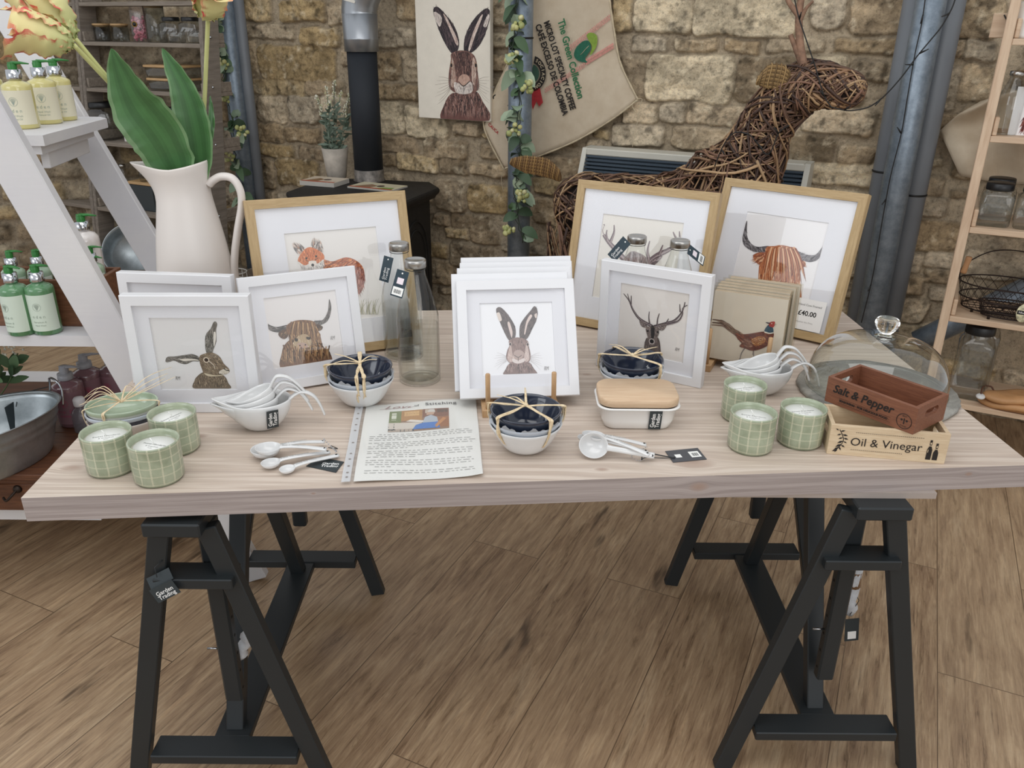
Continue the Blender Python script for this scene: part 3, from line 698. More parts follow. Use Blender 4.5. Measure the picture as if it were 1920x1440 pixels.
A.shape([(1590,1100),(1615,1102),(1612,1180),(1592,1180)], '241f20'); A.dot((1596, 1210), .0072, 'b5aaa5'); A.dot((1596, 1210), .0052, '161415')
A.dot((1566, 1132), .0024, '120f0f'); A.dot((1640, 1140), .0024, '120f0f')
signature(A, (1785, 1272))
picture_frame('small white framed dark stag print, right of the central stack', M, SWs, art=A)
# ---- central stack of five white frames on an easel
def hare_face(A, br=('6b5550', '8a726b', '4a3a38', 'a89088'), dk=('3d3535', '5c5050', '2a2424'), n=1.):
    A.shape([(375,605),(405,592),(450,630),(500,700),(525,760),(520,830),(475,850),(430,770),(400,700),(380,650)], '5f5350', dk, int(150 * n), .012, 110, .0014)
    A.shape([(378,640),(400,635),(418,690),(400,700),(385,670)], 'd8cabf'); A.shape([(462,715),(478,710),(500,780),(495,830),(478,780)], 'd6c3bb')
    A.shape([(670,585),(693,610),(690,680),(650,770),(610,840),(560,835),(558,740),(590,680),(640,620)], '5f5350', dk, int(150 * n), .012, 60, .0014)
    A.shape([(672,650),(690,640),(688,675),(676,672)], 'd2c2ba'); A.shape([(640,650),(652,665),(620,720),(600,800),(592,790),(610,700)], 'd6c3bb')
    A.shape([(445,1125),(450,1070),(490,1025),(620,1018),(660,1060),(683,1125)], '7d6660', br, int(240 * n), .010, -90, .0015)
    A.shape([(475,850),(540,826),(615,850),(628,900),(642,970),(625,1020),(560,1035),(490,1030),(453,990),(460,930),(478,890)], '8a716a', br, int(300 * n), .008, -85, .0013)
    A.shape([(478,900),(490,880),(500,950),(520,1000),(480,1020),(462,985)], 'c0a9a0', ['a8918a', 'd8c8c0'], 30, .006, -85, .001); A.shape([(605,890),(618,900),(632,985),(610,1018),(590,990),(598,940)], 'c9b5ad', ['a8918a', 'd8c8c0'], 30, .006, -85, .001)
    A.shape([(510,945),(545,922),(590,945),(578,985),(545,1012),(515,985)], 'b09a92'); A.shape([(505,990),(545,1005),(588,988),(592,1015),(545,1030),(505,1018)], 'd9cdc8')
    A.line([(515, 965), (545, 982), (572, 965)], .0012, .0012, '3d3030'); A.line([(545, 982), (545, 1012)], .001, .001, '3d3030'); A.line([(551, 1035), (552, 1108)], .0012, .0012, '3f2f30')
    for x, y in ((484, 880), (618, 882)): A.dot((x, y), .0032, 'cdbab2', .0042); A.dot((x, y), .0022, '2a1e1e', .0032)
    for s_, x in ((-1, 455), (1, 640)):
        for k in range(7): A.line([(x, 975 + k * 6), (x + s_ * 40, 955 + k * 14), (x + s_ * (75 + k % 3 * 10), 945 + k * 22)], .0006, .0002, 'a79f9d', 3)
gst = 'white frames stacked on the central wooden easel'
stack = [((-.109, 1.577), .785), ((-.122, 1.612), .787), ((-.112, 1.652), .789), ((-.108, 1.690), .791), ((-.108, 1.728), .793)]
names = ['white framed print of a hare facing forward, front of the central stack', 'second white frame in the central stack, just behind the forward-facing hare',
 'third and middle white frame of the central stack', 'fourth white frame of the central stack, one in front of the rearmost', 'rearmost and highest-looking white frame of the central stack']
for k, ((x, y), z) in enumerate(stack):
    M = pose(x, y, 5.8, 28.5 if k else 31, z - .006); A = art_for(M, .256, FW, MT, 840, 430, 4.115, paper=L('ebebed'), fade=.12)
    if k == 0: hare_face(A); signature(A, (762, 1068))
    picture_frame(names[k], M, .256, art=A, group=gst)
# ---- pheasant panels (wood block prints in clear sleeves)
KR = plain('kraft_edge', 'bdab96', .7, var=.08, scale=30)
SLV = clear('clear_sleeve', 'fbfaf6', 1.0, .05, .08)
psp = [(.470, 1.846, 0), (.478, 1.868, .001), (.487, 1.892, .002), (.497, 1.914, .003), (.514, 1.935, .004), (.532, 1.957, .005)]
pn = ['pheasant print panel in a clear sleeve, front of the right hand stack', 'sleeved picture panel directly behind the pheasant print', 'third sleeved picture panel behind the pheasant',
 'fourth sleeved picture panel behind the pheasant', 'fifth sleeved picture panel, second from the back of its stack', 'rearmost sleeved picture panel, against the oak framed cow']
for k, (x, y, dz) in enumerate(psp):
    M = pose(x, y, -25.8 + (k % 3 - 1) * .8 * (k > 0), 3.5, TZ + .022); t = thing('print_panel', pn[k], 'picture', group='sleeved picture panels on the right hand easel'); t.matrix_world = M
    W_ = .168
    m = MB(); m.box(0, W_, 0, W_ - .002, -.016, -.0005, bev=.001); m.build('block', KR, t)
    A = Art(M, 1300, 480, 5.538, paper=L('e2dad3')); A.clip = (.001, .001, W_ - .001, W_ - .001); m = MB(); m.box(.0005, W_ - .0005, .0005, W_ - .0025, -.0004, .0002, col=A.paper)
    if k == 0:
        bf = ['5d2c28', '7d3f34', '3f1f20', 'a8623f', '8d4a3a']
        for q, (a, b) in enumerate((((200,658),(330,690)), ((190,715),(330,735)), ((188,690),(320,712)), ((250,672),(380,720)))): A.line([a, ((a[0] + b[0]) / 2, (a[1] + b[1]) / 2 - 6), b, (500, 850)], .002, .006, ['6b5650', '857069', '5a4642', '8d776c'][q])
        A.shape([(300,690),(400,740),(520,815),(500,900),(440,830),(340,755)], '75584d', ['4d3933', '8d7263', 'a58c7a', '3a2a27'], 120, .010, 140, .0014)
        A.line([(540, 950), (500, 1010), (483, 1085)], .0036, .0016, '8b8488'); A.line([(485, 1060), (470, 1085)], .001, .001, '8b8488'); A.line([(628, 960), (625, 1020), (645, 1095)], .0036, .0016, '8b8488'); A.line([(622, 1010), (614, 1020)], .001, .001, '6d6669')
        A.shape([(440,800),(520,812),(620,800),(740,783),(832,800),(822,860),(770,930),(680,972),(600,982),(540,960),(480,940),(500,900),(460,860)], '6b332e', bf, 420, .009, 165, .0013)
        A.shape([(600,870),(690,830),(750,850),(730,910),(640,930)], 'a5673f', ['d9a66d', 'c48a55', '7d4630', 'e8c48f'], 110, .004, 165, .0016)
        A.shape([(500,880),(580,860),(620,930),(560,950)], '7d5046', ['9d7468', '5c3430', 'b08a7a'], 60, .008, 160, .0014)
        A.shape([(778,715),(822,735),(828,795),(738,785)], '33536e', ['24405a', '4a6d85', '1c2c44'], 60, .006, -100, .0013); A.line([(738, 787), (790, 802), (828, 796)], .003, .002, 'f2eeea')
        A.shape([(788,692),(838,678),(850,698),(832,738),(790,728)], 'a5262c', ['c23a3c', '801b24'], 30, .004, 60, .0012); A.shape([(752,686),(790,690),(800,700),(770,700)], '2d2a40'); A.shape([(845,700),(865,708),(848,716)], 'b9b3a8'); A.dot((815, 700), .0012, 'e8e0d0')
        signature(A, (785, 1030), .010)
        m.add([(a, b, c_ + .0004) for a, b, c_ in A.m.v], A.m.f, None, False); m.c[-len(A.m.f):] = A.m.c
    m.build('print', ART, t)
    m = MB(); m.box(-.004, W_ + .006, -.002, W_ + .004, .0022, .0023); m.build('sleeve', SLV, t)
# ---- easels
PINE = wood('beech_pegs', 'b08a62', 'c8a57c', 'z', 5, .5)
def easel(label, x, y, yaw, w, pegs, lean, ph=.10):
    t = thing('display_easel', label, 'easel', (x, y, TZ), R_(yaw), group='wooden peg easels')
    for i, px in enumerate(pegs):
        m = MB(); m.box(px - .0125, px + .0125, -.022, .16, .0, .017, bev=.001); m.build('foot', PINE, t)
        m = MB(); m.lathe([(0, 0), (.0052, 0), (.0052, ph - .002), (.004, ph), (0, ph)], 14, xf=T(px, -.012, .016) @ rotm(-4, 0, 0)); m.build('peg', PINE, t)
        m = MB(); m.lathe([(0, 0), (.0052, 0), (.0052, .10), (.004, .102), (0, .102)], 14, xf=T(px, .15, .016) @ rotm(-14, 0, 0)); m.build('back_peg', PINE, t)
    m = MB(); m.box(pegs[0] - .01, pegs[1] + .01, .06, .085, .0, .012, bev=.001); m.build('crossbar', PINE, t)
pa, pb = ZP(912, 786, TZ), ZP(1040, 776, TZ)
easel('wooden peg easel holding the central stack of white frames', (pa.x + pb.x) / 2, (pa.y + pb.y) / 2 + .020, 5, 0, (-.070, .068), 30, .078)
pa, pb = ZP(1333, 722, TZ), ZP(1455, 700, TZ)
easel('wooden peg easel holding the sleeved pheasant panels', .528, 1.800, -25, 0, (-.066, .072), 8, .088)
# ================================================================ tableware
def candle_mat():
    m = N('celadon_stitch'); tc = m.n('ShaderNodeTexCoord'); sp = m.n('ShaderNodeSeparateXYZ'); m.l(tc.outputs['Object'], sp.inputs[0])
    an = m.math('MULTIPLY', m.math('ARCTAN2', sp.outputs['Y'], sp.outputs['X']), 14 / (2 * PI)); wob = m.noise(tc.outputs['Object'], 40, 3)
    an = m.math('ADD', an, m.math('MULTIPLY', wob, .18)); zz = m.math('ADD', m.math('MULTIPLY', sp.outputs['Z'], 62), m.math('MULTIPLY', wob, .12))
    def ln(x, w): f = m.math('FRACT', x); return m.math('LESS_THAN', m.math('ABSOLUTE', m.math('SUBTRACT', f, .5)), w)
    dz = m.math('GREATER_THAN', m.math('SINE', m.math('MULTIPLY', sp.outputs['Z'], 2600)), -.5)
    da = m.math('GREATER_THAN', m.math('SINE', m.math('MULTIPLY', an, 52)), -.3)
    v = m.math('MULTIPLY', ln(an, .075), dz); h = m.math('MULTIPLY', ln(zz, .075), da)
    l = m.math('MAXIMUM', v, m.math('MULTIPLY', h, .8)); side = m.math('GREATER_THAN', m.math('ADD', m.math('POWER', sp.outputs['X'], 2), m.math('POWER', sp.outputs['Y'], 2)), .0425 ** 2)
    l = m.math('MULTIPLY', l, side)
    base = m.ramp(m.noise(tc.outputs['Object'], 26, 3), [(.3, L('8b957c')), (.55, L('a3ac93')), (.75, L('b3b9a2'))])
    m.col(m.mix(m.math('MULTIPLY', l, .65), base, L('e4dfc4'))); m.set(Roughness=.28, Coat_Weight=.4, Coat_Roughness=.1); m.bump(l, .5, .002); return m.m
CM = candle_mat(); LBL = plain('label_card', 'eeeeea', .6, var=.01); INK = plain('ink_dark', '23262a', .6, var=0); INKG = plain('ink_grey', '8c8f8c', .6, var=0)
def candle():
    t = thing('candle', '', 'candle', group='green stitched ceramic candles')
    m = MB(); m.lathe([(0, .001), (.038, .001), (.0395, .0), (.0405, .003), (.0432, .006), (.0437, .03), (.0437, .072), (.0442, .075), (.0432, .0775), (.0405, .076), (.0395, .071), (.0395, .062), (0, .062)], 48); m.build('jar', CM, t)
    m = MB(); m.lathe([(0, .0625), (.0393, .0625), (.0393, .064), (0, .0645)], 32); m.build('wax', plain('wax', 'e9e4d6', .5), t)
    m = MB(); m.lathe([(0, .0652), (.0345, .0652), (.0345, .0658), (0, .0658)], 32); d = m.build('dust_cover', LBL, t)
    m = MB(); m.text('Sweet Mandarin', .0065, 0, .002, .0662, sx=1.1); m.text('& Grapefruit', .005, 0, -.006, .0662); m.text('candle', .0035, 0, -.012, .0662); m.build('lettering', INKG, d)
    m = MB(); m.tube([(.0, 0, .063), (-.001, 0, .072), (-.006, 0, .079)], .0011, 6); m.build('wick', LBL, t)
    return t
c0 = candle(); cand = [((212, 878), 20, 'green ceramic candle at the far left, front left of its group'), ((300, 895), -15, 'green ceramic candle nearest the table edge, left group'), ((333, 840), 60, 'green ceramic candle beside the measuring cups, rear of left group'),
 ((1390, 782), 15, 'green ceramic candle at the rear of the right group'), ((1405, 838), -20, 'green ceramic candle at the front of the right group'), ((1497, 828), 10, 'green ceramic candle next to the wooden boxes, right group')]
for i, (p, rz, lb) in enumerate(cand):
    q = ZP(*p); o = c0 if i == 0 else copy_tree(c0); o.location = q; o.rotation_euler = (0, 0, R_(rz)); o['label'] = lb

def glaze(n, c, r=.12): return plain(n, c, r, var=.04, scale=14, coat=.6)
G_NAVY = glaze('navy_glaze', '222a3c', .1); G_GREY = glaze('grey_glaze', 'b4bbc4', .15); G_WHITE = glaze('white_glaze', 'd9d9d8', .18); G_GREEN = glaze('sage_glaze', 'a5b49c', .12)
RAF = N('raffia'); v_ = RAF.coords(); RAF.col(RAF.ramp(RAF.noise(v_, 160, 3), [(.3, L('d0b68e')), (.7, L('ead9b8'))])); RAF.set(Roughness=.6); RAF = RAF.m
TIS = clear('tissue', 'e4e8ee', .6, .4, .4, haze=.35)
def bowl_prof(R, h, foot, th=.0035, con=False):
    if con:
        k = 10; f = lambda a: (foot + (R - foot) * (.78 * a ** .52 + .22 * a), h * a)
        out = [(0, .0015), (foot * .9, .0015), (foot, 0)] + [f(i / k) for i in range(1, k + 1)] + [(R - th * .4, h + .001), (R - th, h)]
        return out + [(f(i / k)[0] - th, f(i / k)[1] + th * .5) for i in range(k - 1, 0, -1)] + [(foot - th, .006), (0, .005)]
    out = [(0, .0015), (foot * .9, .0015), (foot, 0)]; k = 9
    for i in range(1, k + 1): a = i / k; out.append((foot + (R - foot) * math.sin(a * PI / 2) ** .85, h * (1 - math.cos(a * PI / 2)) ** .8 if i < k else h))
    inn = [(R - th * .4, h + .001), (R - th, h)]
    for i in range(k - 1, -1, -1): a = i / k; inn.append((max(0, foot + (R - foot) * math.sin(a * PI / 2) ** .85 - th), h * (1 - math.cos(a * PI / 2)) ** .8 + th))
    inn.append((0, th)); return out + inn
def ribbon(m, pts, w=.0035, strands=3, seed=0, th=.3):
    rs = random.Random(seed)
    for s_ in range(strands):
        off = [Vector((rs.uniform(-1, 1), rs.uniform(-1, 1), rs.uniform(0, .6))) * w * .6 for p in pts]
        P = spline([Vector(p) + o for p, o in zip(pts, off)], 5); m.tube(P, w * rs.uniform(.35, .7), 6, flat=th)
def raffia(t, R, H, z0, foot, angs, bow=(20, 150, 250), seed=0, oy=1.):
    for k, a in enumerate(angs):
        m = MB(); c, s_ = math.cos(R_(a)), math.sin(R_(a)) * oy
        pts = [(c * r, s_ * r, z) for r, z in ((0, H + .004), (R * .55, H + .003), (R + .0005, H + .002), (R + .0035, H - .006), (R + .001, H - .03), (R * .8, z0 + (H - z0) * .34), (foot + .006, z0 + .004))]
        ribbon(m, pts, .0044, 4, seed + k); m.build('raffia_strand', RAF, t)
    m = MB(); m.lathe([(0, -.004), (.004, -.003), (.005, 0), (.003, .004), (0, .005)], 8, xf=T(0, 0, H + .006))
    for k, a in enumerate(bow):
        c, s_ = math.cos(R_(a)), math.sin(R_(a)); l = R * (.62 + .2 * ((k * 7) % 3)); P = spline([(0, 0, H + .006), (c * l * .5, s_ * l * .5, H + .016), (c * l, s_ * l, H + .010 + .01 * (k % 2))], 6)
        m.tube(P, [.003 - .002 * i / len(P) for i in range(len(P))], 6, flat=.35)
    m.build('raffia_bow', RAF, t)
def bowl_set(label, loc, rz, bow, gseed, angs):
    t = thing('bowl_set', label, 'bowls', loc, rz, 'stacks of three bowls tied with raffia')
    for k, (mt_, dz) in enumerate(((G_WHITE, 0), (G_GREY, .0095), (G_NAVY, .0285))):
        m = MB(); m.lathe([(r, z + dz) for r, z in bowl_prof(.0705 - .001 * k, .0560, .030, con=True)], 56); m.build('bowl', mt_, t)
    m = MB(); rs = random.Random(gseed); n = 90; A = []; B = []
    for i in range(n):
        a = 2 * PI * i / n; r = .0706 + .0012 * math.sin(a * 13) + rs.uniform(0, .001); A.append((r * math.cos(a), r * math.sin(a), .0645)); r2 = r - .004
        B.append((r * .985 * math.cos(a), r * .985 * math.sin(a), .0705 + .0035 * math.sin(a * 9 + 1) + .003 * math.sin(a * 23)))
    m.add(A + B, [(i, (i + 1) % n, n + (i + 1) % n, n + i) for i in range(n)]); m.build('tissue_paper', TIS, t)
    raffia(t, .0700, .0855, 0, .030, angs, bow, gseed)
    m = MB()
    for q, s_ in (('Garden Trading', 1),):
        m.text(q, .0075, 0, 0, 0, xf=rotm(0, 0, 14) @ T(.010, -.012, .0) @ T(.030, -.001, .057) @ rotm(0, -48, 0) @ rotm(0, 0, 90)); 
    m.build('lettering', WH, t); return t
p = ZP(680, 753); bowl_set('tied navy, grey and white bowl stack in front of the glass bottles', p, R_(6), (25, 160, 200, 330), 3, (-92, -80, 95, 178))
p = ZP(985, 839); bowl_set('tied bowl stack nearest the table edge, in front of the central easel', p, R_(-4), (150, 170, 95), 13, (-48, -132, 8, 172))
p = ZP(1181, 737); bowl_set('tied navy bowl stack behind the butter dish', p, R_(0), (30, 15, 130), 23, (-42, 168, 20, 118))
# oval sage dishes
t = thing('dish_set', 'stack of oval dishes tied with raffia, sage green one on top', 'dishes', ZP(238, 806), R_(14))
for k, (mt_, dz, c2) in enumerate(((glaze('pinkish_glaze', 'c9bdb6'), 0, 1), (G_NAVY, .0125, .99), (G_GREY, .016, 1), (G_GREEN, .030, .97))):
    m = MB(); m.lathe([(r * c2, z + dz) for r, z in bowl_prof(.070, .030, .045)], 56, sy=.80); d = m.build('dish', mt_, t)
    if k == 3:
        m = MB(); m.lathe([(r * c2 + .0004, z + dz) for r, z in bowl_prof(.070, .030, .045) if z > .001][:9], 56, sy=.80); m.build('outer_glaze', glaze('pale_outer', 'cfd0c8'), d)
m = MB(); m.prism([(-.008, 0), (.008, 0), (.008, .02), (-.008, .02)], 0, .0006, xf=T(.066, -.012, .038) @ rotm(80, 0, 70)); m.build('shop_label', TAGM, t)
for k, a in enumerate((-12, 205, 250)):
    m = MB(); c, s_ = math.cos(R_(a)), math.sin(R_(a)) * .8; H = .061
    ribbon(m, [(c * r, s_ * r, z) for r, z in ((0, H + .002), (.04, H + .002), (.0695, H + .001), (.0725, H - .008), (.070, H - .03), (.055, .006))], .0034, 3, k + 70); m.build('raffia_strand', RAF, t)
m = MB(); rs = random.Random(9); m.lathe([(0, 0), (.005, .002), (0, .006)], 8, xf=T(0, 0, .06))
for k in range(12):
    a = R_([25, 32, 38, 28, 170, 178, 186, 192, 165, 200, 70, 210][k]); l = [.11, .10, .115, .09, .07, .065, .075, .06, .055, .06, .05, .07][k]
    P = spline([(0, 0, .063), (math.cos(a) * l * .5, math.sin(a) * l * .5, .075 + .01 * (k % 3)), (math.cos(a) * l, math.sin(a) * l, (.088 if k < 4 else .066) + .006 * (k % 3))], 6); m.tube(P, [.0022 - .0016 * i / len(P) for i in range(len(P))], 5, flat=.4)
m.build('raffia_bow', RAF, t)

# ---- spouted measuring cups
def cup_mesh(L_, W_, H_):
    m = MB(); n = 44
    def ringp(s_, z, sp, inset=0):
        r = []
        for i in range(n):
            a = 2 * PI * i / n; x = math.cos(a) * (L_ / 2) * s_; y = math.sin(a) * (W_ / 2) * s_; d = min(abs(a - PI), 2 * PI - abs(a - PI)); g = math.exp(-(d / .42) ** 2)
            x -= sp * g; y *= (1 - .35 * g * (sp > 0)); k = 1 - inset / (L_ / 2); r.append((x * k, y * k, z + (.006 * g if sp > .01 else 0)))
        return r
    R = [ringp(.42, 0, 0)]; S = 8
    for k in range(1, S + 1): u = k / S; R.append(ringp(.42 + .58 * math.sin(u * PI / 2) ** .9, H_ * u ** 1.15, L_ * .22 * u ** 2.6))
    R.append(ringp(1.0, H_ + .0015, L_ * .22, .0014))
    for k in range(S, 0, -1): u = k / S; R.append(ringp(.42 + .58 * math.sin(u * PI / 2) ** .9, H_ * u ** 1.15 + .001, L_ * .22 * u ** 2.6, .0035))
    R.append(ringp(.36, .004, 0)); vs = [p for r in R for p in r]; fs = [tuple(range(n - 1, -1, -1))]
    for k in range(len(R) - 1):
        for i in range(n): j = (i + 1) % n; fs.append((k * n + i, k * n + j, (k + 1) * n + j, (k + 1) * n + i))
    fs.append(tuple(range((len(R) - 1) * n, len(R) * n))); m.add(vs, fs)
    return m
def measuring_cup(label, loc, rot, L_, W_, H_, hl=1., lab=False, group=''):
    t = thing('measuring_cup', label, 'measuring cup', loc, group=group, rot=rot)
    cup_mesh(L_, W_, H_).build('cup', G_WHITE, t)
    m = MB(); x = L_ / 2; P = spline([(x - .004, 0, H_ - .003), (x + .010, 0, H_ + .008), (x + .026 * hl, 0, H_ + .012), (x + .046 * hl, 0, H_ + .002), (x + .058 * hl, 0, H_ - .018), (x + .066 * hl, 0, H_ - .042)], 6)
    m.tube(P, [.0085 - .0035 * i / len(P) for i in range(len(P))], 10, flat=.42); m.build('handle', G_WHITE, t)
    if lab:
        m = MB(); m.box(-.0115, .0115, -.022, .022, 0, .0006, xf=T(.030, -.0425, H_ * .58) @ rotm(90 + 16, 0, 22)); q = m.build('shop_label', TAGM, t)
        m = MB(); X = T(.030, -.0425, H_ * .58) @ rotm(90 + 16, 0, 22) @ rotm(0, 0, 90); m.text('Garden', .011, 0, .0044, .001, xf=X, bold=.0002); m.text('Trading', .011, .0, -.0050, .001, xf=X, bold=.0002); m.build('lettering', WH, q)
    return t
def nest(cx, cy, yaw, names, group, lab):
    for k in range(4):
        s_ = [1, .86, .74, .62][k]; off = [0, -.010, -.004, .004][k]; tilt = [0, -7, -14, -23][k]
        y_ = R_(yaw); c = Vector((cx, cy, TZ)) + Vector((math.cos(y_) * off, math.sin(y_) * off, [0, .016, .031, .046][k]))
        measuring_cup(names[k], c, Euler((0, R_(tilt), y_)).to_matrix().to_euler() if False else (Matrix.Rotation(y_, 3, 'Z') @ Matrix.Rotation(R_(tilt), 3, 'Y')).to_euler(), .128 * s_, .100 * s_, .062 * s_ ** .6 if k == 0 else .052 * s_, .95 - .05 * k, lab and k == 0, group)
p = ZP(484, 812); nest(p.x, p.y + .028, 8, ['largest white measuring cup with a black label, bottom of the left nest', 'second white measuring cup, inside the labelled one in the left nest', 'third white measuring cup of the left nest', 'smallest white measuring cup, top of the left nest'], 'nested measuring cups on the left', True)
p = ZP(1425, 735); nest(p.x, p.y, -4, ['largest white measuring cup, bottom of the nest behind the right candles', 'second white measuring cup in the nest behind the right candles', 'third white measuring cup in the nest behind the right candles', 'smallest white measuring cup, top of the nest behind the right candles'], 'nested measuring cups on the right', False)

# ---- measuring spoons
def spoon(m_parent, r, ln, X, txt, base):
    m = MB(); pr = [(0, 0), (r * .5, r * .10), (r * .85, r * .36), (r, r * .72), (r * .97, r * .75), (r * .92, r * .70), (r * .78, r * .42), (r * .45, r * .18), (0, r * .11)]
    m.lathe(pr, 32, sx=1.08, sy=.94, xf=X); z = r * .70
    P = spline([(r * .98, 0, z), (r + .012, 0, z + .001), (r + ln * .5, 0, z - .0005), (r + ln, 0, max(.0045, z * .55))], 6); m.tube(P, [.0062 - .0008 * math.sin(PI * i / len(P)) for i in range(len(P))], 12, flat=.45, xf=X)
    o = m.build('spoon', G_WHITE, m_parent); m = MB(); e = P[-1]; m.lathe([(0, 0), (.0022, 0)], 12, xf=X @ T(e.x - .004, 0, e.z + .0034)); m.build('hanging_hole', plain('hole_black', '050505'), o)
    m = MB(); q = P[len(P) // 2]; m.text(txt, .0066, q.x, 0, q.z + .0034, sx=1.0, xf=X); m.build('lettering', INKG, o); return X @ e
def chain(t, pts, r=.0016, name='ball_chain'):
    m = MB(); P = spline(pts, 9)
    for q in P[::2]: m.lathe([(0, -r), (r * .8, -r * .5), (r, 0), (r * .8, r * .5), (0, r)], 6, xf=T(q))
    m.build(name, plain('steel', 'b9bcc0', .25, 1), t)
def SX(px, py, r, px2, py2, lift=0, tilt=0):
    a, b = ZP(px, py, TZ + r * .5 + lift), ZP(px2, py2, TZ + .01 + lift); v = b - a; return a, math.atan2(v.y, v.x), (Vector((v.x, v.y))).length
t = thing('measuring_spoon_set', 'four white measuring spoons fanned out, with a dark tag beside the leaflet', 'measuring spoons', (0, 0, 0), group='sets of white measuring spoons')
base = ZP(540, 860); t.location = base; ends = []
for (a, b, r, lift, tx) in (((499, 846), (608, 829), .0265, .000, '15ml 1 Tablespoon'), ((503, 843), (612, 842), .0225, .011, '5ml 1 Teaspoon'), ((508, 870), (618, 845), .0170, 0.0, '2.5ml 1/2 Teaspoon'), ((539, 881), (634, 850), .0140, 0, '1.25ml 1/4 Teaspoon')):
    q, an, ln = SX(*a, r, *b, lift); e = spoon(t, r, ln - r, T(q.x - base.x, q.y - base.y, .0005 + lift) @ Matrix.Rotation(an, 4, 'Z') , tx, base); ends.append(e)
chain(t, [ends[0] + Vector((0, 0, .006)), ends[1] + Vector((.008, .004, .004)), ends[2] + Vector((.012, .0, .003)), ends[3] + Vector((-.004, .0, .008))])
def table_tag(t, base, corners, texts, stickers=False, rotz=0):
    m = MB(); P = [ZP(x, y, TZ) - base for x, y in corners]; m.prism([(v.x, v.y) for v in P], .0006, .0016); k = m.build('tag', TAGM if not stickers else plain('tag_grey', '4a4b4f', .5, var=.03), t)
    c = sum(P, Vector()) / 4; e = (P[1] - P[0]); a = math.atan2(e.y, e.x); X = T(c.x, c.y, .0018) @ Matrix.Rotation(a, 4, 'Z')
    if not stickers:
        m = MB(); X2 = X @ T(.008, 0, 0) @ rotm(0, 0, rotz); m.text('Garden', .0105, 0, .0045, 0, xf=X2, bold=.0002); m.text('Trading', .0105, 0, -.0045, 0, xf=X2, bold=.0002); m.build('lettering', WH, k)
    else:
        m = MB(); m.box(-.022, -.010, -.008, .004, 0, .0004, xf=X); m.build('price_sticker', LBL, k); m = MB(); m.box(.008, .028, -.012, .010, 0, .0004, xf=X); b_ = m.build('barcode_sticker', LBL, k)
        m = MB()
        for i in range(9): m.box(.012 + i * .0014, .012 + i * .0014 + (.0008 if i % 3 else .0004), -.008, .004, .0005, .0006, xf=X)
        m.build('barcode', INK, b_)
    return k
table_tag(t, base, ((574, 875), (630, 887), (645, 867), (600, 858)), 0, rotz=18)
m = MB(); m.tube([v + Vector((0, 0, 0)) for v in spline([ends[1] + Vector((.004, 0, .004)), ends[2] + Vector((.014, .006, .004)), ZP(621, 836, TZ + .004) - base], 5)], .0009, 5); m.build('tag_cord', BK, t)
t = thing('measuring_spoon_set', 'four white measuring spoons bunched together, black cord running to a grey tag', 'measuring spoons', (0, 0, 0), group='sets of white measuring spoons')
base = ZP(1165, 850); t.location = base; ends = []
for (a, b, r, lift, tx) in (((1096, 826), (1215, 838), .0140, .004, ''), ((1106, 820), (1212, 826), .0155, .013, '2.5ml 1/2 Teaspoon'), ((1117, 822), (1218, 845), .0165, .020, '1.25ml 1/4 Teaspoon')):
    q, an, ln = SX(*a, r, *b, lift); ends.append(spoon(t, r, ln - r, T(q.x - base.x, q.y - base.y, .004 + lift) @ Matrix.Rotation(an, 4, 'Z') @ rotm(0, 5, 0), tx, base))
q, an, ln = SX(1112, 838, .026, 1222, 849, 0); ends.append(spoon(t, .026, ln - .022, T(q.x - base.x, q.y - base.y - .004, .018) @ Matrix.Rotation(an, 4, 'Z') @ rotm(62, 6, 0), '', base))
chain(t, [ZP(1213, 838, TZ + .012) - base, ZP(1196, 846, TZ + .004) - base, ZP(1184, 856, TZ + .003) - base, ZP(1200, 864, TZ + .003) - base, ZP(1213, 852, TZ + .006) - base], .0012)
table_tag(t, base, ((1262, 868), (1325, 862), (1308, 841), (1247, 847)), 0, True)
m = MB(); m.tube(spline([ZP(1203, 862, TZ + .004) - base, ZP(1207, 848, TZ + .008) - base, ZP(1225, 851, TZ + .004) - base, ZP(1250, 856, TZ + .003) - base, ZP(1266, 858, TZ + .003) - base], 6), .0011, 6); m.tube(spline([ZP(1203, 862, TZ + .005) - base, ZP(1212, 858, TZ + .004) - base, ZP(1245, 859, TZ + .004) - base, ZP(1266, 858, TZ + .0035) - base], 6), .0009, 6); m.build('tag_cord', BK, t)

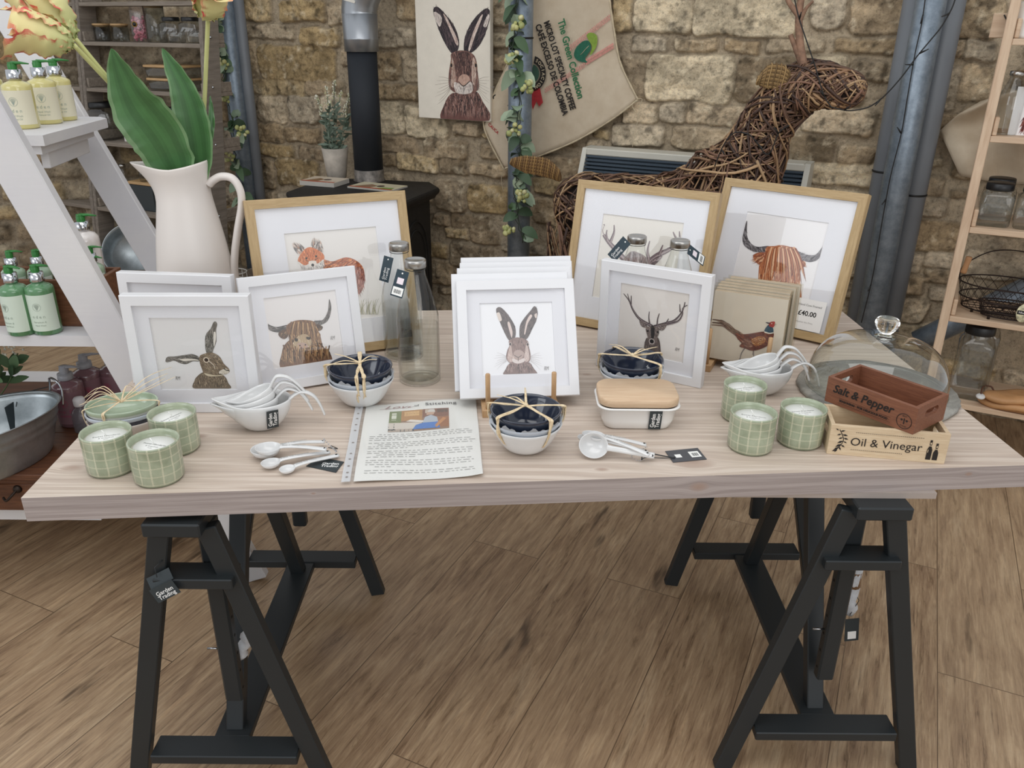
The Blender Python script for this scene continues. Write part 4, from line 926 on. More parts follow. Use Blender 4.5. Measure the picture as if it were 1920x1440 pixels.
# ---- leaflet in a punched pocket
def leaf():
    cs = [ZP(640, 910), ZP(907, 897), ZP(893, 750), ZP(668, 762)]; o0 = cs[0]; t = thing('leaflet', 'white printed leaflet about stitching in a clear punched pocket', 'leaflet', o0)
    def P(u, v, dz=0):
        q = (cs[0] * (1 - u) + cs[1] * u) * (1 - v) + (cs[3] * (1 - u) + cs[2] * u) * v - o0
        bump = .0016 * math.sin(u * 7 + v * 3) + .0012 * math.sin(v * 11 - u * 4) + .0034 + .004 * max(0, u - .9) * 10 * max(0, .12 - v) * 6
        return (q.x, q.y, bump + .0006 + dz)
    def grid(m, u0, u1, v0, v1, nu, nv, dz, col=None):
        vs = [P(u0 + (u1 - u0) * i / nu, v0 + (v1 - v0) * j / nv, dz) for i in range(nu + 1) for j in range(nv + 1)]
        m.add(vs, [(i * (nv + 1) + j, (i + 1) * (nv + 1) + j, (i + 1) * (nv + 1) + j + 1, i * (nv + 1) + j + 1) for i in range(nu) for j in range(nv)], col)
    m = MB(); grid(m, .085, .995, .01, .99, 24, 30, 0); m.build('page', plain('page_white', 'edece6', .6, var=.01), t)
    C = L; m = MB(); U0, U1, V0, V1 = .285, .765, .59, .865
    def pr(u, v, dz=.0006): return P(U0 + (U1 - U0) * u, V0 + (V1 - V0) * v, dz)
    def rect(a, b, c, d, col, dz): 
        vs = [pr(a + (b - a) * i / 6, c + (d - c) * j / 3, dz) for i in range(7) for j in range(4)]; m.add(vs, [(i * 4 + j, i * 4 + 4 + j, i * 4 + 5 + j, i * 4 + 1 + j) for i in range(6) for j in range(3)], C(col))
    def poly(pts, col, dz): tri = tessellate_polygon([[Vector((x, y, 0)) for x, y in pts]]); m.add([pr(x, y, dz) for x, y in pts], [tuple(a) for a in tri], C(col), False)
    rect(0, 1, 0, 1, '9a7a62', .0005)
    for (a, b, c, d, col) in ((0, .2, .4, 1, '7f8a5c'), (.04, .12, .55, .9, 'dfe0cf'), (.2, .55, .5, 1, 'b88c5c'), (.25, .5, .72, .94, 'd8b07c'), (.56, 1, .62, 1, '8a5f4a'), (.6, .75, .8, .98, 'c9b8a6'), (.8, .98, .8, .96, '6a5245'), (0, .55, .12, .42, 'd9cfc2'), (0, .12, .05, .4, '4d4d4a'), (.0, .4, 0, .13, 'b9a999'), (.14, .42, 0, .1, '3b3f46'), (.72, 1, .1, .6, 'a5714d')): rect(a, b, c, d, col, .0007)
    poly([(.40, .08), (.85, .06), (.82, .36), (.62, .40), (.45, .28)], '4f7fc4', .0010); poly([(.56, .36), (.82, .36), (.80, .58), (.70, .70), (.60, .62)], 'b5bcc4', .0011); poly([(.62, .70), (.74, .70), (.77, .84), (.70, .92), (.63, .88)], 'c7a48c', .0012); poly([(.63, .84), (.77, .82), (.76, .94), (.68, .97)], 'd6d0c8', .0013)
    poly([(.28, .46), (.56, .38), (.58, .46), (.36, .54)], 'e8e0d6', .0012); poly([(.80, .1), (.96, .5), (.90, .55), (.74, .14)], 'c98f5c', .0012)
    o = m.build('photograph', vcol('printed_photo', .5), t)
    m = MB(); rs = random.Random(4); v = .555; row = 0
    while v > .07:
        u = .15 if row % 5 else .22; end = .93 if row % 4 != 3 else rs.uniform(.3, .6)
        while u < end:
            wl = rs.uniform(.012, .05); vs = [P(u, v, .0007), P(u + wl, v, .0007), P(u + wl, v + .006, .0007), P(u, v + .006, .0007)]; m.add(vs, [(0, 1, 2, 3)], None, False); u += wl + .014
        v -= .024 if row % 4 != 3 else .04; row += 1
    m.build('text_lines', plain('ink_pale', 'b3b2ae', .7, var=0), t)
    e = (cs[2] - cs[3]); a = math.atan2(e.y, e.x); X = T(0, 0, 0)
    def wrap(u, v): return T(Vector(P(u, v, .0012))) @ Matrix.Rotation(a, 4, 'Z')
    m = MB(); m.text('of', .013, 0, 0, 0, xf=wrap(.50, .925)); m.text('Stitching', .0175, 0, 0, 0, xf=wrap(.70, .93), bold=.0002, space=1.1); m.build('title', plain('ink_mid', '5c5c5c', .7, var=0), t)
    m = MB(); m.text('Love', .021, 0, 0, 0, xf=wrap(.35, .925), shear=.5, sx=1.5); m.tube(spline([P(.20, .90, .0015), P(.28, .91, .0015), P(.40, .90, .0015), P(.48, .91, .0015)], 5), .0003, 4); m.build('title_script', plain('ink_rose', 'a98a86', .7, var=0), t)
    m = MB(); grid(m, 0, 1, 0, 1, 20, 24, .0022); m.build('plastic_pocket', clear('pocket_film', 'fafafa', 1, 0, .15, haze=.06), t)
    m = MB(); grid(m, .0, .062, 0, 1, 2, 24, .0026); m.build('punched_strip', clear('strip_film', 'dfe2e6', 1, 0, .2, haze=.55), t)
    for v in (.045, .09, .16, .24, .31, .45, .60, .675, .76, .84, .93, .965):
        m = MB(); q = Vector(P(.034, v, .0032)); m.lathe([(0, 0), (.0024, 0)], 12, xf=T(q)); m.build('punch_hole', plain('hole_grey', '8d8580', .8), t)
leaf()

# ---- butter dish
def rrect(a, b, r, n=6):
    P = []
    for cx, cy, a0 in ((a - r, b - r, 0), (-a + r, b - r, 90), (-a + r, -b + r, 180), (a - r, -b + r, 270)):
        for i in range(n + 1): t_ = R_(a0 + 90 * i / n); P.append((cx + r * math.cos(t_), cy + r * math.sin(t_)))
    return P
def loft(m, rings, cap0=True, cap1=True, col=None, xf=None):
    n = len(rings[0]); vs = [p for r in rings for p in r]; fs = []
    for k in range(len(rings) - 1):
        for i in range(n): j = (i + 1) % n; fs.append((k * n + i, k * n + j, (k + 1) * n + j, (k + 1) * n + i))
    if cap0: fs.append(tuple(range(n - 1, -1, -1)))
    if cap1: fs.append(tuple(range((len(rings) - 1) * n, len(rings) * n)))
    return m.add(vs, fs, col, True, xf)
p = ZP(1196, 806); t = thing('butter_dish', 'white enamel butter dish with a beech wood lid', 'butter dish', (p.x, p.y + .045, TZ), R_(0))
m = MB(); rr = lambda a, b, r, z: [(x, y, z) for x, y in rrect(a, b, r)]
loft(m, [rr(.064, .040, .020, 0), rr(.068, .044, .022, .003), rr(.074, .050, .024, .020), rr(.078, .054, .026, .046), rr(.0835, .0595, .028, .049), rr(.0845, .0605, .028, .051), rr(.083, .059, .028, .053), rr(.076, .052, .026, .051), rr(.070, .046, .022, .010)]); m.build('dish', plain('enamel', 'ecebe8', .15, var=.01, coat=.5), t)
m = MB(); loft(m, [rr(.0785, .0545, .03, .0535), rr(.081, .057, .031, .055), rr(.081, .057, .031, .068), rr(.079, .055, .030, .0705)]); m.build('lid', wood('beech_lid', 'c8a888', 'd9bf9f', 'x', 5, .5, .05), t)
m = MB(); X = T(.032, -.0545, .027) @ rotm(90 + 13, 0, 0); m.box(-.0125, .0125, -.0235, .0225, 0, .0006, xf=X); q = m.build('shop_label', TAGM, t)
m = MB(); X = X @ rotm(0, 0, 88); m.text('Garden', .0115, -.001, .0046, .0009, xf=X, bold=.0002); m.text('Trading', .0115, -.001, -.0052, .0009, xf=X, bold=.0002); m.build('lettering', WH, q)

# ---- two little slatted boxes
def little_box(label, loc, rz, Lx, W_, H_, mat, name='wooden_box'):
    t = thing(name, label, 'box', loc, rz, 'small lettered wooden boxes'); th = .0075
    m = MB(); m.box(0, Lx, 0, th, 0, H_, bev=.0006); m.build('front_panel', mat, t); m = MB(); m.box(0, Lx, W_ - th, W_, 0, H_, bev=.0006); m.build('back_panel', mat, t)
    m = MB(); m.box(th, Lx - th, th, W_ - th, .001, .007); m.build('base', mat, t)
    sl = [(W_ / 2 + (.016 if c > 0 else -.016) + .008 * math.cos(a), H_ * .62 + .008 * math.sin(a)) for c, a in [(1 if math.cos(R_(k * 30 + 15)) > 0 else -1, R_(k * 30 + 15)) for k in range(12)]]
    for x in (0.0004, Lx - th - .0004):
        m = MB(); m.panel([(th, .0), (W_ - th, 0), (W_ - th, H_), (th, H_)], [sl], 0, th, xf=Matrix(((0, 0, 1, x), (1, 0, 0, 0), (0, 1, 0, 0), (0, 0, 0, 1)))); m.build('end_panel', mat, t)
    return t
BW1 = wood('pale_pine', 'c6ad8c', 'dcc9aa', 'x', 8, .55, .1); BW2 = wood('red_stained_wood', '6c4230', '8d5c42', 'x', 8, .5, .1); INKB = plain('burnt_ink', '1d1714', .7, var=0)
def front(z=0): return Matrix(((1, 0, 0, 0), (0, 0, -1, -.0008), (0, 1, 0, 0), (0, 0, 0, 1)))
LX, LH = .212, .0625
t = little_box('pale wooden box lettered Oil & Vinegar, under the red-brown box', (.607, 1.400, TZ), R_(-10.4), LX, .0975, LH, BW1)
m = MB(); X = front(); m.text('Oil & Vinegar', .0235, .103, .030, 0, xf=X, sx=1.0); m.build('lettering', INKB, t)
m = MB()
for y, a, b in ((.050, .046, .166), (.0135, .042, .135)):
    x = a
    while x < b: m.box(x, x + .0022, y, y + .0008, 0, .0001, xf=X); x += .0036
    m.build('dotted_line', INKB, t); m = MB()
m = MB(); st = [(.014, .008), (.022, .020), (.026, .032), (.022, .044), (.016, .054)]
m.tube([(x, y, 0) for x, y in [(q.x, q.y) for q in spline([(x, y, 0) for x, y in st], 5)]], .0006, 4, xf=X, flat=.3)
for (x, y, a, l) in ((.015, .052, 150, .007), (.018, .050, 20, .009), (.021, .045, 200, .009), (.022, .044, -10, .011), (.0245, .038, 205, .009), (.025, .037, -15, .010), (.026, .031, 210, .012), (.026, .030, -25, .008), (.024, .024, 215, .013), (.023, .022, -30, .009), (.020, .017, 220, .012), (.018, .013, 240, .009), (.016, .010, 200, .008), (.020, .018, -60, .009)):
    m.flat([(x + math.cos(R_(a)) * u * l - math.sin(R_(a)) * v * l * .2, y + math.sin(R_(a)) * u * l + math.cos(R_(a)) * v * l * .2) for u, v in ((0, 0), (.5, -.9), (1, 0), (.5, .9))], .0001, xf=X)
m.build('olive_branch', INKB, t)
m = MB()
for x, h in ((.181, .040), (.1925, .034)):
    m.flat([(x - .0045, .007), (x + .0045, .007), (x + .0045, h - .012), (x + .002, h - .005), (x - .002, h - .005), (x - .0045, h - .012)], 0, xf=X); m.flat([(x - .002, h - .003), (x + .002, h - .003), (x + .002, h + .008), (x - .002, h + .008)], 0, xf=X)
m.build('bottle_marks', INKB, t); m = MB()
for x, h in ((.181, .040), (.1925, .034)): m.flat([(x - .0033, .022), (x - .0022, .022), (x - .0022, h - .012), (x - .0033, h - .012)], .0002, xf=X); m.flat([(x - .001, h - .001), (x + .001, h - .001), (x + .001, h + .003), (x - .001, h + .003)], .0002, xf=X)
m.build('bottle_mark_highlights', BW1, t)
t = little_box('red-brown wooden box lettered Salt & Pepper, resting across the pale box', (.630, 1.508, TZ + LH + .0005), R_(-53.2), .187, .110, .054, BW2)
m = MB(); m.text('Salt & Pepper', .0235, .078, .033, 0, xf=X, shear=.25, sx=.98, bold=.0005); m.build('lettering', INKB, t)
m = MB(); m.text('SEASONING · FOR DELICIOUS FOOD ·', .0062, .085, .0125, 0, xf=X, bold=.0003); m.box(.03, .14, .0175, .0179, 0, .0001, xf=X); m.box(.03, .14, .0075, .0079, 0, .0001, xf=X)
m.build('small_lettering', INKB, t)
m = MB(); cx, cy = .166, .020
for r in (.0145, ): m.tube([(cx + r * math.cos(a * PI / 16), cy + r * math.sin(a * PI / 16), 0) for a in range(32)], .0006, 4, xf=X, closed=True, flat=.3)
m.text('BEST', .0045, cx, cy + .010, .0, xf=X); m.text('FOOD', .0045, cx, cy - .010, .0, xf=X); m.flat([(cx - .001, cy - .006), (cx + .001, cy - .006), (cx + .001, cy + .006), (cx - .001, cy + .006)], 0, xf=X); m.flat(circ(.0022, 10, cx + .005, cy + .002), 0, xf=X); m.flat(circ(.0022, 10, cx - .005, cy + .002), 0, xf=X)
m.build('round_badge', INKB, t)

# ---- glass dome on a round slate board
GL = clear('dome_glass', 'f8faf6', 2.4, .45, .02); GB = clear('bottle_glass', 'fcfdfb', 1.25, .38, .02); GJ = clear('jar_glass', 'f2f4f4', 1.5, .4, .03)
p = ZP(1643, 728, .76)
t = thing('slate_board', 'round grey slate board under the glass dome', 'board', (p.x, p.y, TZ)); m = MB(); rs = random.Random(2)
ed = [(.171 + rs.uniform(-.002, .002)) for _ in range(72)]
R0 = [(ed[i] * math.cos(i * PI / 36) * .985, ed[i] * math.sin(i * PI / 36) * .985, 0) for i in range(72)]; R1 = [(ed[i] * math.cos(i * PI / 36), ed[i] * math.sin(i * PI / 36), .007) for i in range(72)]; R2 = [(ed[i] * math.cos(i * PI / 36) * .975, ed[i] * math.sin(i * PI / 36) * .975, .0125) for i in range(72)]
loft(m, [R0, R1, R2])
sl = N('slate'); v = sl.coords(); a = sl.noise(v, 6, 6, .65, 1.2); sl.col(sl.ramp(a, [(.3, L('615f5b')), (.5, L('85837c')), (.62, L('a3a098')), (.72, L('76736c'))])); sl.set(Roughness=.45); sl.bump(sl.noise(v, 18, 6, .7, 1), .6, .008)
m.build('board', sl.m, t)
t = thing('cake_dome', 'clear glass cake dome with a round knob, on the slate board', 'cake dome', (p.x - .004, p.y, TZ + .0126))
m = MB(); pf_ = [(.147, 0), (.150, .001), (.150, .004), (.1475, .006), (.1475, .024), (.143, .050), (.131, .075), (.111, .096), (.082, .110), (.052, .117), (.022, .1195), (0, .12)]; pp = [(q.x, q.y) for q in spline([(a, b, 0) for a, b in pf_], 4)]
m.lathe(pp, 72); m.build('dome', GL, t)
kg = N('solid_glass'); kg.set(Roughness=.02, Transmission_Weight=1.0, IOR=1.45); kg.col((.95, .97, .95, 1))
m = MB(); kp = [(0, .1190), (.020, .1190), (.021, .122), (.014, .125), (.012, .129), (.018, .136), (.025, .148), (.0255, .155), (.022, .162), (.012, .1655), (0, .166)]; kp = [(max(0, q.x), q.y) for q in spline([(a, b, 0) for a, b in kp], 3)]
m.lathe(kp, 36); m.build('knob', kg.m, t)

# ---- glass bottles
SIL = plain('tin_lid', 'b4b2ae', .28, 1, var=.02)
def bottle(label, loc, rz=0):
    t = thing('glass_bottle', label, 'bottle', loc, rz, 'clear glass milk bottles with metal lids')
    t.scale = (1, 1, 1.055); o_ = [(0, .003), (.030, .002), (.042, 0), (.0465, .004), (.0475, .012), (.0475, .13), (.0455, .155), (.037, .190), (.0265, .222), (.0212, .240), (.0205, .252), (.022, .254), (.022, .262), (.0185, .264)]
    i_ = [(.0165, .26), (.0175, .24), (.0240, .218), (.0345, .188), (.0430, .155), (.0450, .13), (.0450, .016), (.038, .009), (0, .012)]
    m = MB(); m.lathe([(q.x, q.y) for q in spline([(a, b, 0) for a, b in o_], 3)], 48); m.build('body', GB, t)
    m = MB(); m.lathe(i_[5:], 40); m.build('thick_base', GB, t)
    m = MB(); m.lathe([(0, .268), (.0185, .268), (.0205, .2695), (.0215, .270), (.0232, .269), (.0238, .266), (.0238, .2545), (.0228, .2535), (.0215, .2550)], 40); m.build('lid', SIL, t)
    m = MB(); m.tube([(.0222 * math.cos(a * PI / 12), .0222 * math.sin(a * PI / 12), .2500) for a in range(24)], .0008, 5, closed=True); m.build('tag_cord', BK, t)
    return t
def hang_tag(t, X, lett=True, stick=False):
    m = MB(); m.box(-.0135, .0135, -.056, 0, 0, .0008, xf=X); k = m.build('tag', plain('tag_teal', '20343f', .5, var=.04), t)
    m = MB(); m.lathe([(0, 0), (.0018, 0)], 8, xf=X @ T(0, -.006, .001)); m.build('eyelet', LBL, k)
    if stick:
        m = MB(); m.box(-.007, .007, -.029, -.016, .001, .0013, xf=X); m.build('price_sticker', plain('pink_sticker', 'e8dce2', .6), k); m = MB(); m.box(-.0115, .0115, -.053, -.036, .001, .0013, xf=X); b_ = m.build('barcode_sticker', LBL, k)
        m = MB()
        for i in range(11): m.box(-.0085 + i * .0015, -.0085 + i * .0015 + (.0009 if i % 3 else .0005), -.049, -.041, .0014, .0015, xf=X)
        m.build('barcode', INK, b_)
    if lett:
        m = MB(); X2 = X @ T(0, -.038, .0012) @ rotm(0, 0, 90); m.text('Garden', .009, 0, .003, 0, xf=X2); m.text('Trading', .009, 0, -.005, 0, xf=X2); m.build('lettering', WH, k)
b1 = bottle('glass bottle with a barcode tag, nearest of the pair left of centre', (-.213, 1.748, TZ))
hang_tag(b1, T(-.0235, -.026, .252) @ rotm(68, 0, 0) @ rotm(0, 0, -16), False, True)
b2 = bottle('glass bottle standing half behind the tagged bottle, left of centre', (-.268, 1.895, TZ)); hang_tag(b2, T(-.008, -.0475, .205) @ T(-.012, .018, .04) @ rotm(72, 0, -28) @ rotm(0, 0, -6))
b3 = bottle('glass bottle with a curled tag, left one behind the small white stag', (.303, 1.985, TZ)); hang_tag(b3, T(-.026, -.012, .262) @ rotm(70, 0, -25) @ rotm(0, 0, -35))
b4 = bottle('glass bottle with a tag sticking out right, behind the small white stag', (.401, 1.945, TZ)); hang_tag(b4, T(.018, -.012, .252) @ rotm(60, 0, 40) @ rotm(0, 0, 48), False, True)
# ================================================================ jug with tulips
def blend(pts, t):
    t = max(0, min(.9999, t)) * (len(pts) - 1); i = int(t); f = t - i; return pts[i] * (1 - f) + pts[i + 1] * f
JW = plain('jug_glaze', 'dcd5cf', .35, var=.02, scale=4)
JY = 1.93; jc = YP(376, 540, JY)
t = thing('jug', 'tall off-white jug holding tulips, behind the left hand frames', 'jug', (-.768, JY, TZ))
m = MB(); n = 56; prof = [(.0, .088), (.004, .094), (.04, .1), (.12, .096), (.20, .088), (.28, .078), (.34, .068), (.385, .061), (.41, .0605), (.43, .063), (.445, .066), (.455, .067)]
pr = [q for q in spline([(z, r, 0) for z, r in prof], 3)]
def jring(z, r, ins=0):
    out = []; u = max(0, (z - .36) / .095)
    for i in range(n):
        a = 2 * PI * i / n; d = min(abs(a - PI), 2 * PI - abs(a - PI)); g = math.exp(-(d / .55) ** 2); sp = .046 * u ** 1.8 * g
        rr_ = r - ins; x = rr_ * math.cos(a) - sp; y = rr_ * math.sin(a) * (1 - .25 * g * u); zz = z - .005 * u * u * math.sin(a) ** 2 + .002 * g * u + .008 * u * u * max(0, math.cos(a)) ; out.append((x, y, zz))
    return out
rings = [[(0.01 * math.cos(2 * PI * i / n), .01 * math.sin(2 * PI * i / n), 0) for i in range(n)]] + [jring(q.x, q.y) for q in pr] + [jring(.4575, .0655, .0)] + [jring(q.x, q.y, .0045) for q in pr[::-1][:22]]
loft(m, rings, True, True); m.build('body', JW, t)
o0 = Vector((-.768, JY, TZ)); hp = [YP(x, y, JY) - o0 for x, y in ((392, 346), (400, 338), (415, 331), (436, 335), (450, 356), (453, 385), (446, 430), (440, 480), (441, 520), (452, 556))]
m = MB(); P = spline([v for v in hp], 5); m.tube(P, [.0115 + .002 * abs(i / len(P) - .5) for i in range(len(P))], 14, flat=.75); m.build('handle', JW, t)
def vgrad(name, rough=.5, coat=0):
    return vcol(name, rough, coat=coat)
LEAFM = N('tulip_leaf'); at = LEAFM.n('ShaderNodeAttribute', attribute_name='Col'); v = LEAFM.coords((1, 1, 1)); nz = LEAFM.noise(v, 30, 4)
LEAFM.col(LEAFM.mix(.35, at.outputs['Color'], LEAFM.ramp(nz, [(.3, (.6, .6, .6, 1)), (.7, (1.15, 1.15, 1.15, 1))]), 'MULTIPLY')); LEAFM.set(Roughness=.42); LEAFM = LEAFM.m
def sheet(m, mid, wid, nrm, fold=.25, nu=8, nv=20, colf=None, frill=0, seed=0, twist=None, th=0.0008):
    "leaf or petal: mid line, width profile, surface normal; wavy rim"
    rs = random.Random(seed); P = spline(mid, max(2, nv // (len(mid) - 1))); L_ = len(P) - 1; vs = []; cols = []
    ph = rs.random() * 6
    for i, p in enumerate(P):
        u = i / L_; t_ = (P[min(i + 1, L_)] - P[max(i - 1, 0)]).normalized(); nn = Vector(nrm) if not twist else Vector(nrm).lerp(Vector(twist), u); sd = t_.cross(nn).normalized(); nn = sd.cross(t_)
        w_ = blend([Vector((q, 0, 0)) for q in wid], u).x
        for j in range(nu + 1):
            s_ = -1 + 2 * j / nu; fr = frill * abs(s_) ** 2.5 * (math.sin(u * 31 + ph + s_) + .6 * math.sin(u * 67 + ph * 2)) ; k = w_ * (1 + (frill * 14 * (1 if u < .8 else 3)) * abs(s_) ** 3 * math.sin(u * 47 + ph) )
            vs.append(p + sd * (s_ * k) + nn * (fold * w_ * s_ * s_ + fr)); 
    for i in range(L_):
        for j in range(nu):
            a = i * (nu + 1) + j; c = colf((i + .5) / L_, -1 + 2 * (j + .5) / nu, rs) if colf else None
            m.add([vs[a], vs[a + 1], vs[a + nu + 2], vs[a + nu + 1]], [(0, 1, 2, 3)], c, True)
def weld(o, d=1e-5):
    import bmesh
    b = bmesh.new(); b.from_mesh(o.data); bmesh.ops.remove_doubles(b, verts=b.verts, dist=d); b.to_mesh(o.data); b.free(); o.data.update(); return o
def leafcol(u, s_, rs):
    a = L('44703f'); b = L('6b9560'); e = L('9db88d'); k = abs(s_) ** 4; q = .5 + .5 * math.sin(s_ * 9 + u * 2); c = [a[i] * (.75 + .3 * q) * (1 - .4 * k) + b[i] * .4 * k + (e[i] - a[i]) * (.5 if abs(s_) > .86 else 0) * .6 for i in range(3)]; return tuple(c) + (1,)
def jl(x, y, dy=0): return YP(x, y, JY + dy)
tu = [((375, 312), (384, 180), (389, 60), (390, 34), 0, 'parrot tulip standing upright at the right of the jug'), ((366, 312), (300, 245), (215, 160), (141, 72), -.05, 'parrot tulip leaning left, upper of two drooping over the ladder'), ((360, 314), (290, 245), (200, 150), (138, 84), -.10, 'parrot tulip leaning left, lower of two drooping over the ladder')]
STM = plain('tulip_stem', 'c6c987', .5, var=.05)
def petcol(u, s_, rs):
    g = L('b3bd80'); y = L('dfd295'); r_ = L('cf4a4a'); w_ = L('eccaa0'); k = max(0, min(1, (u - .15) * 1.6)); c = [g[i] * (1 - k) + y[i] * k for i in range(3)]
    e = abs(s_) ** 2.6 * (.45 + .9 * u) + max(0, u - .86) * 4 + (math.sin(u * 39 + s_ * 5) * .22 if abs(s_) > .5 else 0); e = max(0, min(1, (e - .42) * 2.2)) * (.75 + .25 * math.sin(u * 17)); c = [c[i] * (1 - e) + r_[i] * e for i in range(3)]; return tuple(c) + (1,)
PET = vcol('tulip_petal', .55)
for k, (a, b, c_, d, dy, lb) in enumerate(tu):
    base = jl(a[0], a[1]); base.z = TZ + .36; th = thing('tulip', lb, 'tulip', base, group='three red and yellow parrot tulips in the jug')
    S = [jl(*a, .02), jl(*b, .045), jl(*c_, .02 + dy * .5), jl(*d, dy)]; S[0].z -= .02
    m = MB(); P = spline([Vector((0, 0, 0))] + [v - base for v in S], 8); m.tube(P, .0048, 10); m.build('stem', STM, th)
    tip = S[-1] - base; ax = (S[-1] - S[-2]).normalized()
    if k == 1: ax = (jl(75, 10, dy) - jl(*d, dy)).normalized()
    if k == 2: ax = (jl(78, 62, dy - .02) - jl(*d, dy)).normalized()
    e1 = ax.orthogonal().normalized(); e2 = ax.cross(e1); LN = .135 if k == 1 else .105
    for q in range(6):
        an = q * PI / 3 + .3 + k; rad = e1 * math.cos(an) + e2 * math.sin(an); inner = q % 2; op = (.030 if not inner else .020) + (.006 if k else 0) + .006 * ((q * 5) % 3)
        mid = [tip, tip + ax * LN * .10 + rad * .020, tip + ax * LN * .38 + rad * op * .9, tip + ax * LN * .72 + rad * op, tip + ax * LN * (1.0 + .08 * inner) + rad * op * (1.0 + .9 * (q % 3 == 1))]
        m = MB(); sheet(m, mid, [.005, .017, .024, .027, .029, .021], rad, fold=-.25, nu=14, nv=44, colf=petcol, frill=.0035, seed=q + k * 9); weld(m.build('petal', PET, th))
leaves = [(((338, 318), (306, 262), (252, 186), (209, 91)), (.020, .060, .066, .062, .036, .001), (-.1, -1, .1), -.06, 'broad'), (((372, 312), (366, 250), (345, 170), (304, 90)), (.016, .036, .040, .034, .020, .001), (.1, -1, 0), -.01, 'narrow'),
 (((378, 306), (388, 268), (396, 225), (394, 180)), (.006, .009, .011, .009, .005, .001), (.5, -1, 0), .03, ''), (((345, 316), (290, 240), (232, 180), (206, 116)), (.008, .03, .022, .016, .008, .001), (-.5, -1, .2), .03, '')]
ld = ['broadest tulip leaf, arching left from the jug', 'upright tulip leaf with a pointed tip, centre of the jug', 'small tulip leaf standing at the right rim of the jug', 'tulip leaf half hidden behind the broadest one']
for k, (ps, wd_, nr, dy, _) in enumerate(leaves):
    base = jl(*ps[0]); m = MB(); pts = [jl(x, y, dy * (.15 + .85 * i / 3)) - base for i, (x, y) in enumerate(ps)]; pts[0].z -= .03
    sheet(m, pts, wd_, nr, fold=.28, nu=14, nv=36, colf=leafcol, frill=.0016, seed=k); o = weld(m.build('tulip_leaf', LEAFM)); o.location = base; tag(o, ld[k], 'leaf', 'tulip leaves in the jug')

# ================================================================ white step ladder display
LWH = N('painted_board'); v = LWH.coords(); LWH.col(LWH.ramp(LWH.noise(v, 3, 5, .6), [(.3, L('cfced2')), (.65, L('dcdad9'))])); LWH.set(Roughness=.5); LWH.bump(LWH.noise(LWH.coords((2, 30, 30)), 4, 3), .15, .002); LWH = LWH.m
lad = thing('ladder_shelf', 'white painted step ladder used as a display shelf, at the left', 'ladder', (-1.7, 2.4, 0))
lo = Vector((-1.7, 2.4, 0))
def ext(a, b, z): d = b - a; return a + d * ((z - a.z) / d.z)
a = Vector((-.763, 1.99, 0)); b = YP(47, 340, 1.99); m = MB(); m.bar(a - lo, ext(a, b, 1.85) - lo, .104, .03, up=(0, 1, 0), bev=.003); m.build('stile', LWH, lad)
a2 = YP(290, 482, 2.90); b2 = YP(2, 0, 2.90); m = MB(); m.bar(ext(a2, b2, .0) - lo, ext(a2, b2, 1.85) - lo, .104, .03, up=(0, 1, 0), bev=.003); m.build('stile', LWH, lad)
for yy, off in ((1.99, 0), (2.90, -.1)):
    m = MB(); m.bar(Vector((-3.0 + off, yy, 0)) - lo, Vector((-2.35 + off, yy, 1.85)) - lo, .104, .03, up=(0, 1, 0), bev=.003); m.build('stile', LWH, lad)
def plank(pts, z, th, name): m = MB(); m.prism([(x - lo.x, y - lo.y) for x, y in pts], z - th, z); return m.build(name, LWH, lad)
s1 = .754; plank([(-2.75, 2.008), (-1.055, 2.008), (-1.12, 2.40), (-2.75, 2.40)], s1, .030, 'shelf')
plank([(-2.85, 2.008), (-.88, 2.008), (-.95, 2.885), (-2.95, 2.885)], .283, .026, 'shelf')
pz = 1.22; A_ = ZP(30, 254, pz); B_ = ZP(80, 254, pz); C_ = ZP(90, 251, pz); D_ = ZP(200, 222, pz); E_ = ZP(194, 219, pz)
plank([(-2.55, A_.y), (B_.x, B_.y), (C_.x, C_.y), (D_.x, D_.y), (E_.x - .01, E_.y), (-2.55, E_.y)], pz, .028, 'shelf')
plank([(-2.5, A_.y + .02), (B_.x - .02, A_.y + .02), (D_.x - .035, D_.y - .03), (-2.5, D_.y - .03)], pz - .0285, .024, 'apron')
m = MB(); m.bar(Vector((C_.x - .045, C_.y + .04, pz - .075)) - lo, Vector((D_.x - .06, D_.y - .05, pz - .075)) - lo, .022, .05, bev=.002); m.build('cross_rail', LWH, lad)
m = MB(); m.box(-2.85 - lo.x, -1.16 - lo.x, 1.976 - lo.y, 2.002 - lo.y, .21, .255); m.build('foot_rail', LWH, lad)

